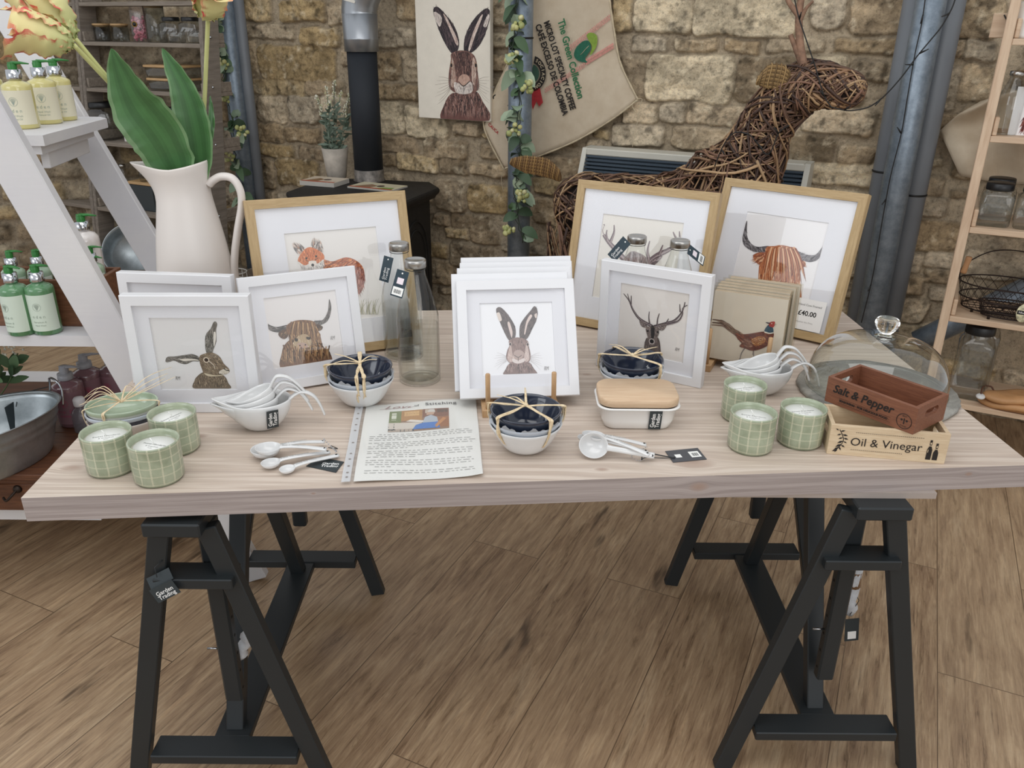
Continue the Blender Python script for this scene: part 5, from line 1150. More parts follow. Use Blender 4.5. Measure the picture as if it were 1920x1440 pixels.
# ---- soap bottles
PUMP = plain('green_pump', '2f7a35', .35, var=.05); CHR = plain('chrome_collar', 'c6c8cc', .15, 1, var=.02)
def soap(label, loc, rz, R=.034, H=.125, liquid='5c8a60', lab='e3eee0', txt=('eden', 'hand wash', ''), pump=PUMP, collar=CHR, capz=.022, group='', wrapl=True, ink=None, pumpscale=1.):
    t = thing('soap_bottle', label, 'soap bottle', loc, rz, group)
    body = plain('liquid_' + liquid, liquid, .12, coat=.6, var=.05, scale=20)
    m = MB(); m.lathe([(0, 0), (R * .9, 0), (R, .004), (R, H * .9), (R * .97, H * .95), (R * .75, H * .995), (R * .42, H + .004), (R * .42, H + .010), (0, H + .010)], 36); m.build('body', body, t)
    lb = MB(); a0, a1 = -PI * .95, -PI * .05; n_ = 24; RR = R + .0004
    vs = []; 
    for i in range(n_ + 1):
        a = a0 + (a1 - a0) * i / n_; vs += [(RR * math.cos(a), RR * math.sin(a), H * .10), (RR * math.cos(a), RR * math.sin(a), H * .84)]
    lb.add(vs, [(2 * i, 2 * i + 2, 2 * i + 3, 2 * i + 1) for i in range(n_)]); lo_ = lb.build('label', plain('label_' + lab, lab, .5, var=.01), t)
    def wr(p): a = -PI / 2 + p[0] / RR; q = RR + .0004; return (q * math.cos(a), q * math.sin(a), p[1])
    m = MB(); z = H * .60
    rr0 = R * .30; pts = [(rr0 * math.cos(k * PI / 12), z + rr0 * math.sin(k * PI / 12)) for k in range(24)]; pi = [(x * .93, z + (y - z) * .93) for x, y in pts]
    for k in range(24): j = (k + 1) % 24; m.add([wr(p_) for p_ in (pts[k], pts[j], pi[j], pi[k])], [(0, 1, 2, 3)], None, False)
    for k in range(7): a = R_(35 + k * 18); m.add([wr(p_) for p_ in ((0 - .0003, z - rr0 * .8), (.0003, z - rr0 * .8), (rr0 * .75 * math.cos(a) + .0006, z + rr0 * .75 * math.sin(a)), (rr0 * .75 * math.cos(a) - .0006, z + rr0 * .75 * math.sin(a)))], [(0, 1, 2, 3)], None, False)
    m.build('tree_emblem', ink or plain('ink_sage', '9aa79a', .6, var=0), lo_)
    m = MB(); m.text(txt[0], R * .34, 0, H * .40, 0, wrap=wr, space=1.5); m.text(txt[1], R * .19, 0, H * .29, 0, wrap=wr); m.text(txt[2], R * .17, 0, H * .22, 0, wrap=wr) if txt[2] else 0
    m.build('lettering', ink or plain('ink_sage', '9aa79a', .6, var=0), lo_)
    z = H + .008; m = MB(); m.lathe([(0, z), (R * .50, z), (R * .52, z + .002), (R * .50, z + capz), (0, z + capz + .001)], 28); m.build('collar', collar, t)
    z += capz; s_ = pumpscale; m = MB(); m.lathe([(R * .30, z), (R * .32, z + .012 * s_), (R * .26, z + .016 * s_), (R * .30, z + .019 * s_), (0, z + .020 * s_)], 20)
    m.tube([(0, 0, z + .017 * s_), (R * .6, 0, z + .0175 * s_), (R * 1.15, 0, z + .015 * s_)], [R * .22, R * .16, R * .07], 10, flat=.6); m.build('pump', pump, t); return t
ycol, ylab = 'd3c986', 'dcd6bd'; gy = 'pale yellow hand wash bottles on the ladder top'
YEL = [((48, 240), 8, 'pale yellow hand wash bottle nearest the camera on the ladder top', 15), ((92, 231), 30, 'pale yellow hand wash bottle second from the right on the ladder top', 170), ((120, 225), 40, 'pale yellow hand wash bottle furthest right on the ladder top', 0), ((-6, 226), 10, 'pale yellow hand wash bottle cut off by the left edge of the photo', 20)]
for (p_, r1, lb, rz) in YEL: soap(lb, ZP(*p_, pz + .0005), R_(rz * 0 + r1 * .6), .040, .125, ycol, ylab, ('eden', 'Hand Wash', 'Natural Oil'), capz=.026, group=gy)
gg = 'green hand wash bottles on the middle ladder shelf'
soap('green hand wash bottle beside the ladder rail, front of the brown crate', ZP(92, 622, s1 + .0005), R_(4), .0345, .130, '5c8a60', 'cfdccd', ('eden', 'Geranium &', 'Hand Wash'), capz=.024, group=gg)
soap('green hand wash bottle left of its twin, in front of the brown crate', ZP(44, 624, s1 + .0005), R_(-20), .0345, .130, '5c8a60', 'cfdccd', ('eden', 'Geranium &', 'Hand Wash'), capz=.024, group=gg)
soap('pale green bottle cut off by the left edge, in the brown crate', ZP(-14, 560, s1 + .014), R_(0), .030, .16, 'cfe0cf', 'e6efe4', capz=.02)
# crate on the shelf
CRW = wood('brown_crate', '5f3c28', '8a5d41', 'x', 3, .5, .2)
cf_ = ZP(100, 612, s1); ch_ = YP(100, 526, cf_.y).z - s1; cr0 = cf_.y; cb = ZP(226, 501, s1 + ch_); cx1 = cb.x
t = thing('crate', 'brown wooden crate full of pump bottles on the middle ladder shelf', 'crate', (-2.0, cr0, s1 + .0005)); dx = cx1 + 2.0; dY = cb.y - cr0
m = MB(); m.box(-.35, dx, 0, .012, 0, ch_, bev=.001); m.build('front_panel', CRW, t); m = MB(); m.box(-.35, dx, dY - .012, dY, 0, ch_, bev=.001); m.build('back_panel', CRW, t)
m = MB(); m.box(dx - .012, dx, .012, dY - .012, 0, ch_, bev=.001); m.build('end_panel', CRW, t); m = MB(); m.box(-.35, -.338, .012, dY - .012, 0, ch_); m.build('end_panel', CRW, t); m = MB(); m.box(-.338, dx - .012, .012, dY - .012, .0, .012); m.build('base', CRW, t)
zc = s1 + .0135; gc = 'pump bottles standing in the brown crate'
for (x, y, hh, lb, lq, lbb, R__) in ((20, 490, .155, 'pump bottle at the left end of the crate, green pump showing', '9fb79c', 'dfe8dc', .030), (69, 488, .155, 'pump bottle in the crate just left of the ladder rail', '9fb79c', 'dfe8dc', .030), (206, 482, .150, 'pump bottle in the crate right of the rail, before the galvanised tub', '9fb79c', 'dfe8dc', .028), (240, 500, .135, 'pump bottle in the crate, green spout pointing right over the frames', '9fb79c', 'dfe8dc', .028)):
    top = YP(x, y, cr0 + dY * .55); q = Vector((min(top.x, cx1 - .045), cr0 + dY * .55, zc)); soap(lb, q, R_(10 if x < 230 else -10), R__, max(.08, top.z - zc - .02), lq, lbb, capz=.022, group=gc)
q = YP(153, 420, cr0 + dY * .75); soap('tall white lotion bottle with green pump, rising behind the ladder rail', Vector((q.x, q.y, zc)), R_(5), .036, YP(153, 436, q.y).z - zc, 'e9e2de', 'efe9e6', ('eden', 'Body Lotion', ''), capz=.022, group=gc)
q = YP(120, 505, cr0 + dY * .35); soap('white lotion bottle mostly hidden behind the ladder rail', Vector((q.x, q.y, zc)), 0, .032, .10, 'e9e2de', 'efe9e6', ('eden', 'Lotion', ''), capz=.018, group=gc)
# ---- lowest level
CH2 = wood('dark_chest', '4a2c1d', '754a31', 'x', 2.5, .45, .15); cz = .2835; fy = ZP(20, 957, cz).y; ct = YP(20, 889, fy).z
t = thing('drawer_chest', 'dark brown wooden chest with iron drawer hooks, bottom of the ladder', 'chest', (-1.9, fy, cz))
hC = ct - cz; xr = -.985 + 1.9
m = MB(); m.box(-.75, xr, .0, .62, 0, hC - .018, bev=.002); m.build('body', CH2, t)
for k in range(5): m = MB(); m.box(-.75 + .0, xr + .004, .0 - .004 + k * .125, .119 + k * .125, hC - .0178, hC, bev=.0015); m.build('top_board', CH2, t)
for x0_, x1_ in ((-.73, -.02), (.02, xr - .02)):
    m = MB(); m.box(x0_, x1_, -.0035, -.0002, .012, hC - .03, bev=.001); d = m.build('drawer_front', CH2, t)
    cxh = (x0_ + x1_) / 2 if x0_ < -.5 else ZP(22, 912, cz + .09).x + 1.9
    m = MB(); m.lathe([(0, 0), (.012, .0), (.010, .006), (.004, .010), (0, .010)], 14, xf=T(cxh, -.004, hC * .62) @ rotm(90, 0, 0)); m.tube(spline([(cxh, -.008, hC * .62), (cxh - .006, -.024, hC * .55), (cxh - .022, -.028, hC * .42), (cxh - .034, -.020, hC * .46)], 5), .0035, 8); m.build('iron_hook', plain('iron', '3a302a', .5, .7), d)
# galvanised tub
GALV = N('galvanised'); v = GALV.coords(); GALV.col(GALV.ramp(GALV.noise(v, 9, 5, .7), [(.3, L('98a0a3')), (.7, L('c4cbce'))])); GALV.set(Roughness=.38, Metallic=.85); GALV = GALV.m
def tub(label, loc, rz, a, b_, h, name='galvanised_tub', rot=None, tag_=False):
    t = thing(name, label, 'tub', loc, R_(rz), rot=rot); m = MB(); n = 64
    def rg(z, k, ins=0): return [((a * k - ins) * math.cos(2 * PI * i / n), (b_ * k - ins) * math.sin(2 * PI * i / n), z) for i in range(n)]
    R = [rg(0, .80), rg(.004, .82)] + [rg(h * u, .82 + .18 * u + (.012 if abs(u - .62) < .03 or abs(u - .78) < .03 else 0)) for u in (.2, .4, .57, .62, .66, .74, .78, .82, .95)] + [rg(h, 1.0), rg(h + .004, 1.022), rg(h + .002, 1.035), rg(h - .001, 1.02), rg(h + .0, .99), rg(h * .9, .972), rg(h * .5, .90), rg(.008, .80)]
    loft(m, R); m.build('body', GALV, t)
    for s_ in (-1, 1):
        m = MB(); m.tube(spline([(s_ * a * 1.0, -.035, h * .82), (s_ * a * 1.03, -.032, h + .02), (s_ * (a + .004), -.018, h + .045), (s_ * (a + .004), .018, h + .045), (s_ * a * 1.03, .032, h + .02), (s_ * a * 1.0, .035, h * .82)], 6), .0032, 8); m.build('handle', plain('steel', 'b9bcc0', .25, 1), t)
    if tag_:
        m = MB(); m.box(a * .62, a * .62 + .045, .0, .001, h * .30, h * .85, xf=rotm(0, 0, 30)); m.build('tag', TAGM, t); m = MB(); m.tube([(a * .98, .02, h + .02), (a * .80, .12, h * .9), (a * .66, .30 * a, h * .8)], .0015, 5); m.build('tag_cord', BK, t)
    return t
e = ZP(103, 740, ct + .135); c_ = ZP(-62, 795, ct + .135)
tub('oval galvanised steel tub with a wire handle, on the dark chest', (c_.x, c_.y, ct + .0005), math.degrees(math.atan2(e.y - c_.y, e.x - c_.x)), (e - c_).length, .135, .135, tag_=True)
GRP = plain('grey_pump', '9a9a9e', .35, var=.03); PKI = plain('ink_pink', 'b03a5c', .6, var=.02)
for (p_, lb, rz) in (((142, 792), 'purple tinted bathroom cleaner bottle with grey spray top, front one', 0), ((176, 768), 'purple tinted cleaner bottle behind the front one', 25), ((226, 760), 'cleaner bottle partly hidden behind the ladder rail and oval dishes', -10)):
    o = soap(lb, ZP(*p_, ct + .0006), R_(rz), .042, .135, '7a5a60', '85636a', ('bio D', 'SANITISER', ''), GRP, GRP, .018, 'cleaner bottles on the dark chest', ink=PKI, pumpscale=1.2)
q = ZP(160, 806, ct + .0006); t = thing('small_bottle', 'small clear bottle with a round white cap, before the cleaner bottles', 'bottle', q)
m = MB(); m.lathe([(0, 0), (.026, 0), (.028, .004), (.028, .055), (.020, .070), (.013, .074), (.013, .080), (0, .080)], 28); m.build('body', clear('small_glass', 'd9d3da', 1.1, .4, .05, .1), t); m = MB(); m.lathe([(0, .080), (.0155, .080), (.0165, .084), (.0165, .100), (.013, .105), (0, .106)], 24); m.build('cap', plain('white_cap', 'e9e7e8', .4), t)
# leafy plant at the left edge
def foliage(m, pts, n, ln, wd_, seed, c1, c2, droop=0., up=.3):
    rs = random.Random(seed)
    for k in range(n):
        p_ = blend(pts, rs.random()); a = rs.random() * 2 * PI; el = rs.uniform(-.5, .9) + up; d = Vector((math.cos(a) * math.cos(el), math.sin(a) * math.cos(el), math.sin(el))); l = ln * rs.uniform(.6, 1.2)
        nn = Vector((rs.uniform(-.5, .5), rs.uniform(-1, -.3), rs.uniform(.0, 1))); f = rs.random(); A = L(c1); B = L(c2); col = tuple(A[i] * (1 - f) + B[i] * f for i in range(3)) + (1,)
        mid = [p_, p_ + d * l * .5, p_ + d * l + Vector((0, 0, -droop * l))]; sheet(m, mid, [.001, wd_ * .8, wd_, wd_ * .7, .0005], nn, fold=.2, nu=2, nv=6, colf=lambda u, s_, r, c=col: c, seed=k)
LFM = vcol('leaf_colour', .55)
base = ZP(-22, 815, ct + .0006); t = thing('potted_plant', 'dark leaved plant with small white flowers at the left edge', 'plant', base)
m = MB(); m.lathe([(0, 0), (.04, 0), (.05, .07), (.052, .072), (.047, .07), (.04, .06), (0, .06)], 24); m.build('pot', plain('stone_pot', '9b958b', .8), t)
st = [[Vector((0, 0, .06)), Vector((.02 * k, .01 * (k - 2), .15)), Vector((.035 * k - .02, .02 * (k - 2), .24 + .02 * (k % 2)))] for k in range(5)]
m = MB(); [m.tube(spline(s_, 5), .002, 5) for s_ in st]; m.build('stems', plain('green_stem', '54663f', .6), t); m = MB(); [foliage(m, s_[1:], 9, .06, .014, 30 + i, '2f4a2c', '6f8a63') for i, s_ in enumerate(st)]; weld(m.build('foliage', LFM, t), 1e-6)
m = MB(); rs = random.Random(8)
for s_ in st:
    for k in range(14): m.lathe([(0, -.004), (.004, 0), (0, .005)], 6, col=L('dfdccb'), xf=T(s_[-1] + Vector((rs.uniform(-.02, .02), rs.uniform(-.02, .02), rs.uniform(-.03, .03)))))
m.build('flowers', LFM, t)
# ================================================================ things along the back wall
def wp(x, y, off): return WP(x, y, off)
def wallpt(u, z, off): return WO + WU * u - WN * off + Vector((0, 0, z))
def wframe(o, sx=1): # x along wall, y up, z out of the wall
    M = Matrix.Identity(4); f = -WN
    for i in range(3): M[i][0] = WU[i]; M[i][1] = (0, 0, 1)[i]; M[i][2] = f[i]; M[i][3] = o[i]
    return M
STEEL = N('galvanised_pipe'); v = STEEL.coords(); STEEL.col(STEEL.ramp(STEEL.noise(v, 30, 5, .7), [(.3, L('6f7b86')), (.7, L('929eaa'))])); STEEL.set(Roughness=.42, Metallic=.5); STEEL = STEEL.m
GPIPE = plain('grey_plastic_pipe', '73777c', .45, var=.03); WIRE = plain('black_wire', '141414', .5, var=0)
def vpipe(name, label, pos, r, mt_, z1=2.1, clips=()):
    t = thing(name, label, 'pipe', (pos.x, pos.y, 0), group=None); m = MB(); m.lathe([(0, 0), (r, 0), (r, z1), (0, z1)], 28); m.build('tube', mt_, t)
    for z in clips: m = MB(); m.lathe([(r, z - .004), (r + .003, z - .003), (r + .003, z + .003), (r, z + .004)], 28); m.build('clip', WIRE, t)
    return t
def off_pos(px, py, off): p = WP(px, py, off); return p
vpipe('wall_post', 'thick blue-grey steel post at the far left of the stone wall, behind the garland', off_pos(432, 100, .14), .052, STEEL)
vpipe('conduit_pipe', 'thinner speckled grey pipe right of the far left steel post', off_pos(453, 60, .10), .030, GPIPE)
vpipe('wall_post', 'blue-grey steel post in front of the wall between hare canvas and coffee sack', off_pos(976, 100, .17), .055, STEEL, clips=(1.455, 1.01))
vpipe('wall_post', 'light blue-grey steel post, middle of the three pipes at the right corner', off_pos(1735, 60, .21), .052, STEEL)
vpipe('drain_pipe', 'dark grey pipe on the left of the three at the right corner', off_pos(1707, 60, .115), .045, GPIPE, clips=(.985,))
vpipe('drain_pipe', 'dark grey pipe on the right of the three at the right corner', off_pos(1783, 20, .115), .045, GPIPE, clips=(.905,))
a = wp(1720, 640, .10); b = wp(1790, 606, .10); t = thing('waste_pipe', 'low grey pipe slanting out behind the right hand shelves', 'pipe', a); m = MB(); d = (b - a); m.tube([(0, 0, 0), d * 1, d * 3], .045, 20); m.build('tube', STEEL, t)
# ---- hare canvas
cA = wp(805, 217, .0); t = thing('canvas_print', 'tall canvas print of a hare facing forward on the stone wall', 'picture'); M = wframe(wallpt((cA - WO).dot(WU), cA.z, .098)); t.matrix_world = M
wd = (wp(941, 222, .098) - wp(805, 217, .098)).length; m = MB(); m.box(0, wd, 0, .62, -.03, 0, bev=.002); m.build('canvas', plain('canvas_cream', 'e9e1d2', .85, var=.02, bump=.2, scale=20), t)
A = Art(M, 780, 0, 4, z0=.0006, paper=L('e9e1d2')); A.clip = (0.001, 0.001, wd - .001, .619)
kf = ['5c3d36', '7b564c', '3f2a28', '9a7568', '2b1f20']; dk = ['241c20', '3a2e33', '14101a', '5b4a4c']
A.shape([(130,70),(160,50),(215,100),(290,200),(322,300),(315,375),(275,405),(220,330),(170,220),(140,130)], '30262a', dk, 260, .05, 115, .004)
A.shape([(134,95),(158,95),(195,135),(180,200),(150,160)], 'd2c6bd', ['e6dcd2', 'b9aaa2'], 40, .03, 100, .003); A.shape([(205,105),(235,140),(300,270),(318,330),(300,330),(250,210)], 'd6bfb2', ['e3d3c8', 'b59a8e'], 60, .03, 110, .003)
A.shape([(520,65),(557,90),(547,170),(500,300),(450,370),(395,402),(360,382),(370,270),(430,150)], '30262a', dk, 260, .05, 60, .004)
A.shape([(540,110),(552,130),(530,200),(505,190)], 'cdbfb6', ['e6dcd2', 'b9aaa2'], 40, .03, 70, .003); A.shape([(480,130),(500,120),(440,280),(405,380),(395,360),(430,240)], 'd9c3b6', ['e3d3c8', 'b59a8e'], 60, .03, 65, .003)
A.shape([(205,905),(215,780),(270,700),(360,705),(450,685),(500,760),(550,905)], '6d4740', kf + ['a8847a'], 700, .05, -88, .004, wild=0)
A.shape([(268,400),(350,378),(440,420),(465,560),(472,660),(430,692),(360,708),(290,692),(250,650),(246,560),(262,450)], '7a564c', kf, 520, .03, -88, .0035)
A.shape([(272,430),(290,500),(300,590),(290,650),(262,640),(268,520)], 'b89a8a', ['d6c3b4', '9a7a6c'], 70, .025, -88, .003); A.shape([(430,430),(448,470),(452,560),(440,640),(420,600),(420,500)], 'c4a898', ['d6c3b4', '9a7a6c'], 70, .025, -88, .003)
A.shape([(320,400),(400,400),(415,520),(390,570),(320,575),(300,500)], '4b322e', kf, 240, .03, -88, .003)
A.shape([(318,590),(345,560),(385,562),(405,600),(360,648),(322,625)], 'c09c8a', ['b08c7c', 'd2b2a2'], 50, .015, -80, .003)
A.shape([(285,620),(320,625),(360,650),(402,610),(425,640),(420,690),(360,706),(300,690)], 'd8ccc2', ['efe6dd', 'b8aaa2', '9a8c86'], 160, .018, -88, .003)
A.line([(320, 612), (358, 645), (402, 610)], .004, .004, '1e1a1c'); A.line([(360, 645), (360, 688)], .003, .003, '1e1a1c')
for x in (266, 450): A.dot((x, 488), .007, '9c7a60', .012); A.dot((x, 490), .0055, '120d0e', .009)
for s_, x in ((-1, 262), (1, 462)):
    for k in range(8): A.line([(x, 600 + k * 9), (x + s_ * 45, 580 + k * 22), (x + s_ * (90 + k % 3 * 14), 575 + k * 30)], .0015, .0005, '9b9088', 3)
A.m.text('RM', .014, *A.uv((572, 655)), A.z, A.c('8d8682')); m = MB(); m.add(A.m.v, A.m.f, None, False); m.c = A.m.c; m.build('painting', ART, t)
# ---- coffee sack
HES = N('hessian'); v = HES.coords(); w1 = HES.n('ShaderNodeTexWave'); HES.l(v, w1.inputs[0]); w1.inputs['Scale'].default_value = 160; w2 = HES.n('ShaderNodeTexWave', bands_direction='Z'); HES.l(v, w2.inputs[0]); w2.inputs['Scale'].default_value = 160
wv = HES.math('MULTIPLY', w1.outputs['Fac'], w2.outputs['Fac']); HES.col(HES.mix(.35, HES.ramp(HES.noise(v, 12, 5, .6), [(.3, L('cdbba1')), (.7, L('e3d5be'))]), HES.ramp(wv, [(0, L('b29e84')), (1, L('ede1cd'))]))); HES.set(Roughness=.95); HES.b.inputs['Specular IOR Level'].default_value = .1; HES.bump(wv, .4, .003); HES = HES.m
def coons(top, bot, left, right, nu, nv):
    T_ = [Vector(p) for p in top]; B_ = [Vector(p) for p in bot]; L_ = [Vector(p) for p in left]; R__ = [Vector(p) for p in right]; out = []
    for j in range(nv + 1):
        v = j / nv
        for i in range(nu + 1):
            u = i / nu; c = (T_[0] * (1 - u) + T_[-1] * u) * (1 - v) + (B_[0] * (1 - u) + B_[-1] * u) * v
            out.append(blend(T_, u) * (1 - v) + blend(B_, u) * v + blend(L_, v) * (1 - u) + blend(R__, v) * u - c)
    return out
V3 = lambda l: [Vector((x, y, 0)) for x, y in l]
def cloth(top, bot, left, right, off, nu, nv, wav, base, th=.003):
    P = coons(V3(top), V3(bot), V3(left), V3(right), nu, nv); vs = []
    for k, p in enumerate(P): i, j = k % (nu + 1), k // (nu + 1); vs.append(WP(p.x, p.y, off + wav(i / nu, j / nv)) - base)
    f = [(j * (nu + 1) + i, (j + 1) * (nu + 1) + i, (j + 1) * (nu + 1) + i + 1, j * (nu + 1) + i + 1) for j in range(nv) for i in range(nu)]; n = len(vs)
    bk = [v_ + WN * th for v_ in vs]; rim = []
    ring_ = [i for i in range(nu + 1)] + [j * (nu + 1) + nu for j in range(1, nv + 1)] + [nv * (nu + 1) + i for i in range(nu - 1, -1, -1)] + [j * (nu + 1) for j in range(nv - 1, 0, -1)]
    for k in range(len(ring_)): a, b = ring_[k], ring_[(k + 1) % len(ring_)]; rim.append((a, b, b + n, a + n))
    m = MB(); m.add(vs + bk, f + [tuple(i + n for i in q[::-1]) for q in f] + rim); return m
base = WP(1060, 150, .05); t = thing('coffee_sack', 'hessian coffee sack with printed lettering pinned to the stone wall', 'sack', base)
wav = lambda u, v: .010 + .006 * math.sin(u * 7 + v * 3) * (.4 + v) + .004 * math.sin(u * 3 - v * 8) + .012 * math.exp(-((u - .12) / .08) ** 2)
cloth([(960, -80), (1045, -95), (1135, -90)], [(945, 318), (1000, 297), (1080, 264), (1150, 222), (1196, 187)], [(960, -80), (966, 20), (956, 110), (918, 196), (908, 240), (945, 318)], [(1135, -90), (1143, 0), (1152, 60), (1164, 120), (1196, 187)], .058, 44, 44, wav, base).build('cloth', HES, t)
HEM = plain('hem_jute', 'c9b99c', .9, var=.08, scale=60, bump=.4)
SO = .080
for pts in ([(1143, 0), (1152, 60), (1164, 120), (1196, 187)], [(1196, 187), (1150, 222), (1080, 264), (1000, 297), (947, 316)], [(956, 110), (918, 196), (908, 240), (945, 318)]):
    m = MB(); P = spline([WP(x, y, .074) - base for x, y in pts], 10); m.tube(P, [.0042 + .0008 * math.sin(i * 1.3) for i in range(len(P))], 7); m.build('hem', HEM, t)
m = MB(); m.tube(spline([WP(x, y, .076) - base for x, y in ((1194, 186), (1204, 186), (1200, 200), (1193, 240), (1186, 275))], 5), .0016, 5); m.tube(spline([WP(x, y, .076) - base for x, y in ((1190, 186), (1186, 200), (1196, 216), (1199, 224))], 5), .0014, 5)
m.tube(spline([WP(x, y, .076) - base for x, y in ((946, 316), (940, 335), (944, 360))], 5), .0016, 5); m.build('twine', HEM, t)
def sacktext(txt, p0, p1, hpx, ink, name, sx=None, bold=.0004):
    a = WP(*p0, SO) - base; b = WP(*p1, SO) - base; d = b - a; ln = d.length; X3 = d.normalized(); f = -WN; Y3 = f.cross(X3); h = hpx * 3.9 / 1540
    k = MB(); k.text(txt, h, 0, 0, 0, align='LEFT', bold=bold); w_ = max(v[0] for v in k.v) - min(v[0] for v in k.v); s_ = ln / w_
    M = Matrix.Identity(4)
    for i in range(3): M[i][0] = X3[i]; M[i][1] = Y3[i]; M[i][2] = f[i]; M[i][3] = a[i]
    m = MB(); m.add([(x * s_, y, z) for x, y, z in k.v], k.f, None, False, M); return m.build(name, ink, t)
INKGR = plain('ink_green', '2c6b45', .8, var=.05, scale=80); INKBK = plain('ink_sack', '2a2522', .85, var=.1, scale=90); INKR = plain('ink_red', 'b03236', .85, var=.1, scale=90)
sacktext('The Green Collection', (1051, 37), (1089, 184), 19, INKGR, 'lettering_line', bold=.0012); sacktext('MICRO LOT SPECIALTY COFFEE', (1024, 40), (1074, 205), 16, INKBK, 'lettering_line', bold=.0016); sacktext('CAFÉ EXCELSO DE COLOMBIA', (1008, 46), (1060, 216), 16, INKBK, 'lettering_line', bold=.0016)
sacktext('FE DIST', (943, 158), (956, 200), 13, INKBK, 'lettering_line', bold=.001); sacktext("ONE'S X", (926, 178), (949, 224), 15, INKBK, 'lettering_line', bold=.0014); sacktext('CAUCA', (916, 232), (934, 250), 8, INKR, 'lettering_line')
def patch(poly, mt_, name, off=SO):
    pts = [WP(x, y, off) - base for x, y in poly]; loc = [((p).dot(WU), p.z) for p in pts]; tri = tessellate_polygon([[Vector((x, y, 0)) for x, y in loc]]); m = MB(); m.add(pts, [tuple(q) for q in tri], None, False); return m.build(name, mt_, t)
sm = lambda l: [(q.x, q.y) for q in spline(V3(l), 5, True)]
patch(sm([(1076,103),(1080,90),(1092,78),(1104,77),(1108,90),(1102,102),(1097,110),(1101,117),(1090,116),(1081,112)]), plain('ink_deep_green', '24604a', .85, var=.1, scale=90), 'bean_emblem_dark')
patch(sm([(1100,66),(1108,61),(1119,67),(1119,84),(1112,98),(1106,103),(1110,88),(1104,76)]), plain('ink_lime', '7f9a3c', .85, var=.1, scale=90), 'bean_emblem_light', SO + .0004)
m = MB(); pts = [WP(x, y, SO + .001) - base for x, y in ((1088, 103), (1093, 98), (1098, 92), (1104, 86))]; m.tube(pts, .0012, 4); m.build('bean_vein', HEM, t)
PK = plain('ink_pink_stripe', 'd08c82', .9, var=.15, scale=90)
for (a0, b0, w0) in (((1141, 33), (1065, 92), 11), ((1148, 86), (1096, 118), 11), ((1094, 122), (1018, 172), 9)):
    m = MB(); K = 26
    for k in range(K):
        u = k / K; x = a0[0] + (b0[0] - a0[0]) * u; y = a0[1] + (b0[1] - a0[1]) * u
        for q in (0, 1):
            pts = [WP(x + dx, y + dy, SO - .0004) - base for dx, dy in ((0, -w0 / 2 + q * w0 * .55), (1.7, -w0 / 2 + q * w0 * .55), (1.7 + 1, -w0 / 2 + q * w0 * .55 + w0 * .42), (1, -w0 / 2 + q * w0 * .55 + w0 * .42))]; m.add(pts, [(0, 1, 2, 3)], None, False)
    tag(m.build('woven_stripe', PK, t), kind=None)
cx, cy = 996, 138; ang = [R_(-75 + k * 10) for k in range(17)]
patch([(cx + 30 * math.cos(a) * .92, cy + 34 * math.sin(a)) for a in ang] + [(cx + 17 * math.cos(a), cy + 20 * math.sin(a)) for a in ang[::-1]], INKBK, 'round_stamp', SO)
patch([(cx + 15 * math.cos(a), cy + 18 * math.sin(a)) for a in ang] + [(cx, cy)], plain('ink_stamp_green', '3c5a4a', .85), 'stamp_centre', SO)
for k, ch in enumerate('SOCIACION'): 
    a = R_(-62 + k * 16); x, y = cx + 22.5 * math.cos(a), cy + 27 * math.sin(a); q = WP(x, y, SO + .001) - base; M = Matrix.Translation(q) @ wframe(Vector((0, 0, 0))) @ Matrix.Rotation(-a - PI / 2, 4, 'Z') ; mm = MB(); mm.text(ch, .020, 0, 0, 0, xf=M, bold=.0006); mm.build('stamp_letter', HEM, t)
patch([(998, 168), (1012, 164), (1018, 192), (1011, 200), (1006, 190), (999, 206), (996, 190)], INKR, 'red_ribbon')
# ---- storage heater
p0, p1 = WP(1120, 270, .02), WP(1521, 297, .02); u0h, u1h = (p0 - WO).dot(WU), (p1 - WO).dot(WU); t = thing('storage_heater', 'cream storage heater with a dark ribbed grille, behind the wicker deer', 'heater'); t.matrix_world = wframe(wallpt(u0h - .02, 0, .05)); wH = u1h - u0h + .04
CRM = plain('heater_cream', 'cfccc0', .45, var=.02)
m = MB(); pf2 = [(0.0, .06), (.22, .06), (.22, .72), (.10, .995), (.0, .995)]
m.prism([(z, y) for z, y in pf2], 0, .022, xf=Matrix(((0, 0, 1, 0), (0, 1, 0, 0), (1, 0, 0, 0), (0, 0, 0, 1)))); m.build('side_panel', CRM, t)
m = MB(); m.prism([(z, y) for z, y in pf2], wH - .022, wH, xf=Matrix(((0, 0, 1, 0), (0, 1, 0, 0), (1, 0, 0, 0), (0, 0, 0, 1)))); m.build('side_panel', CRM, t)
m = MB(); m.box(.0221, wH - .0221, .965, .995, 0, .112, bev=.004); m.build('top_rail', CRM, t)
m = MB(); m.box(.0221, wH - .0221, .06, .70, .20, .215); m.build('front_panel', CRM, t)
m = MB(); K = 16
for k in range(K): z = .105 + .105 * k / K; y = .962 - .25 * k / K; m.box(.0222, wH - .0222, y - .0062, y + .0028, z - .012, z + .004)
m.box(.0222, wH - .0222, .70, .96, .05, .09); m.build('grille', plain('grille_slate', '46535f', .5, .2, var=.03), t)
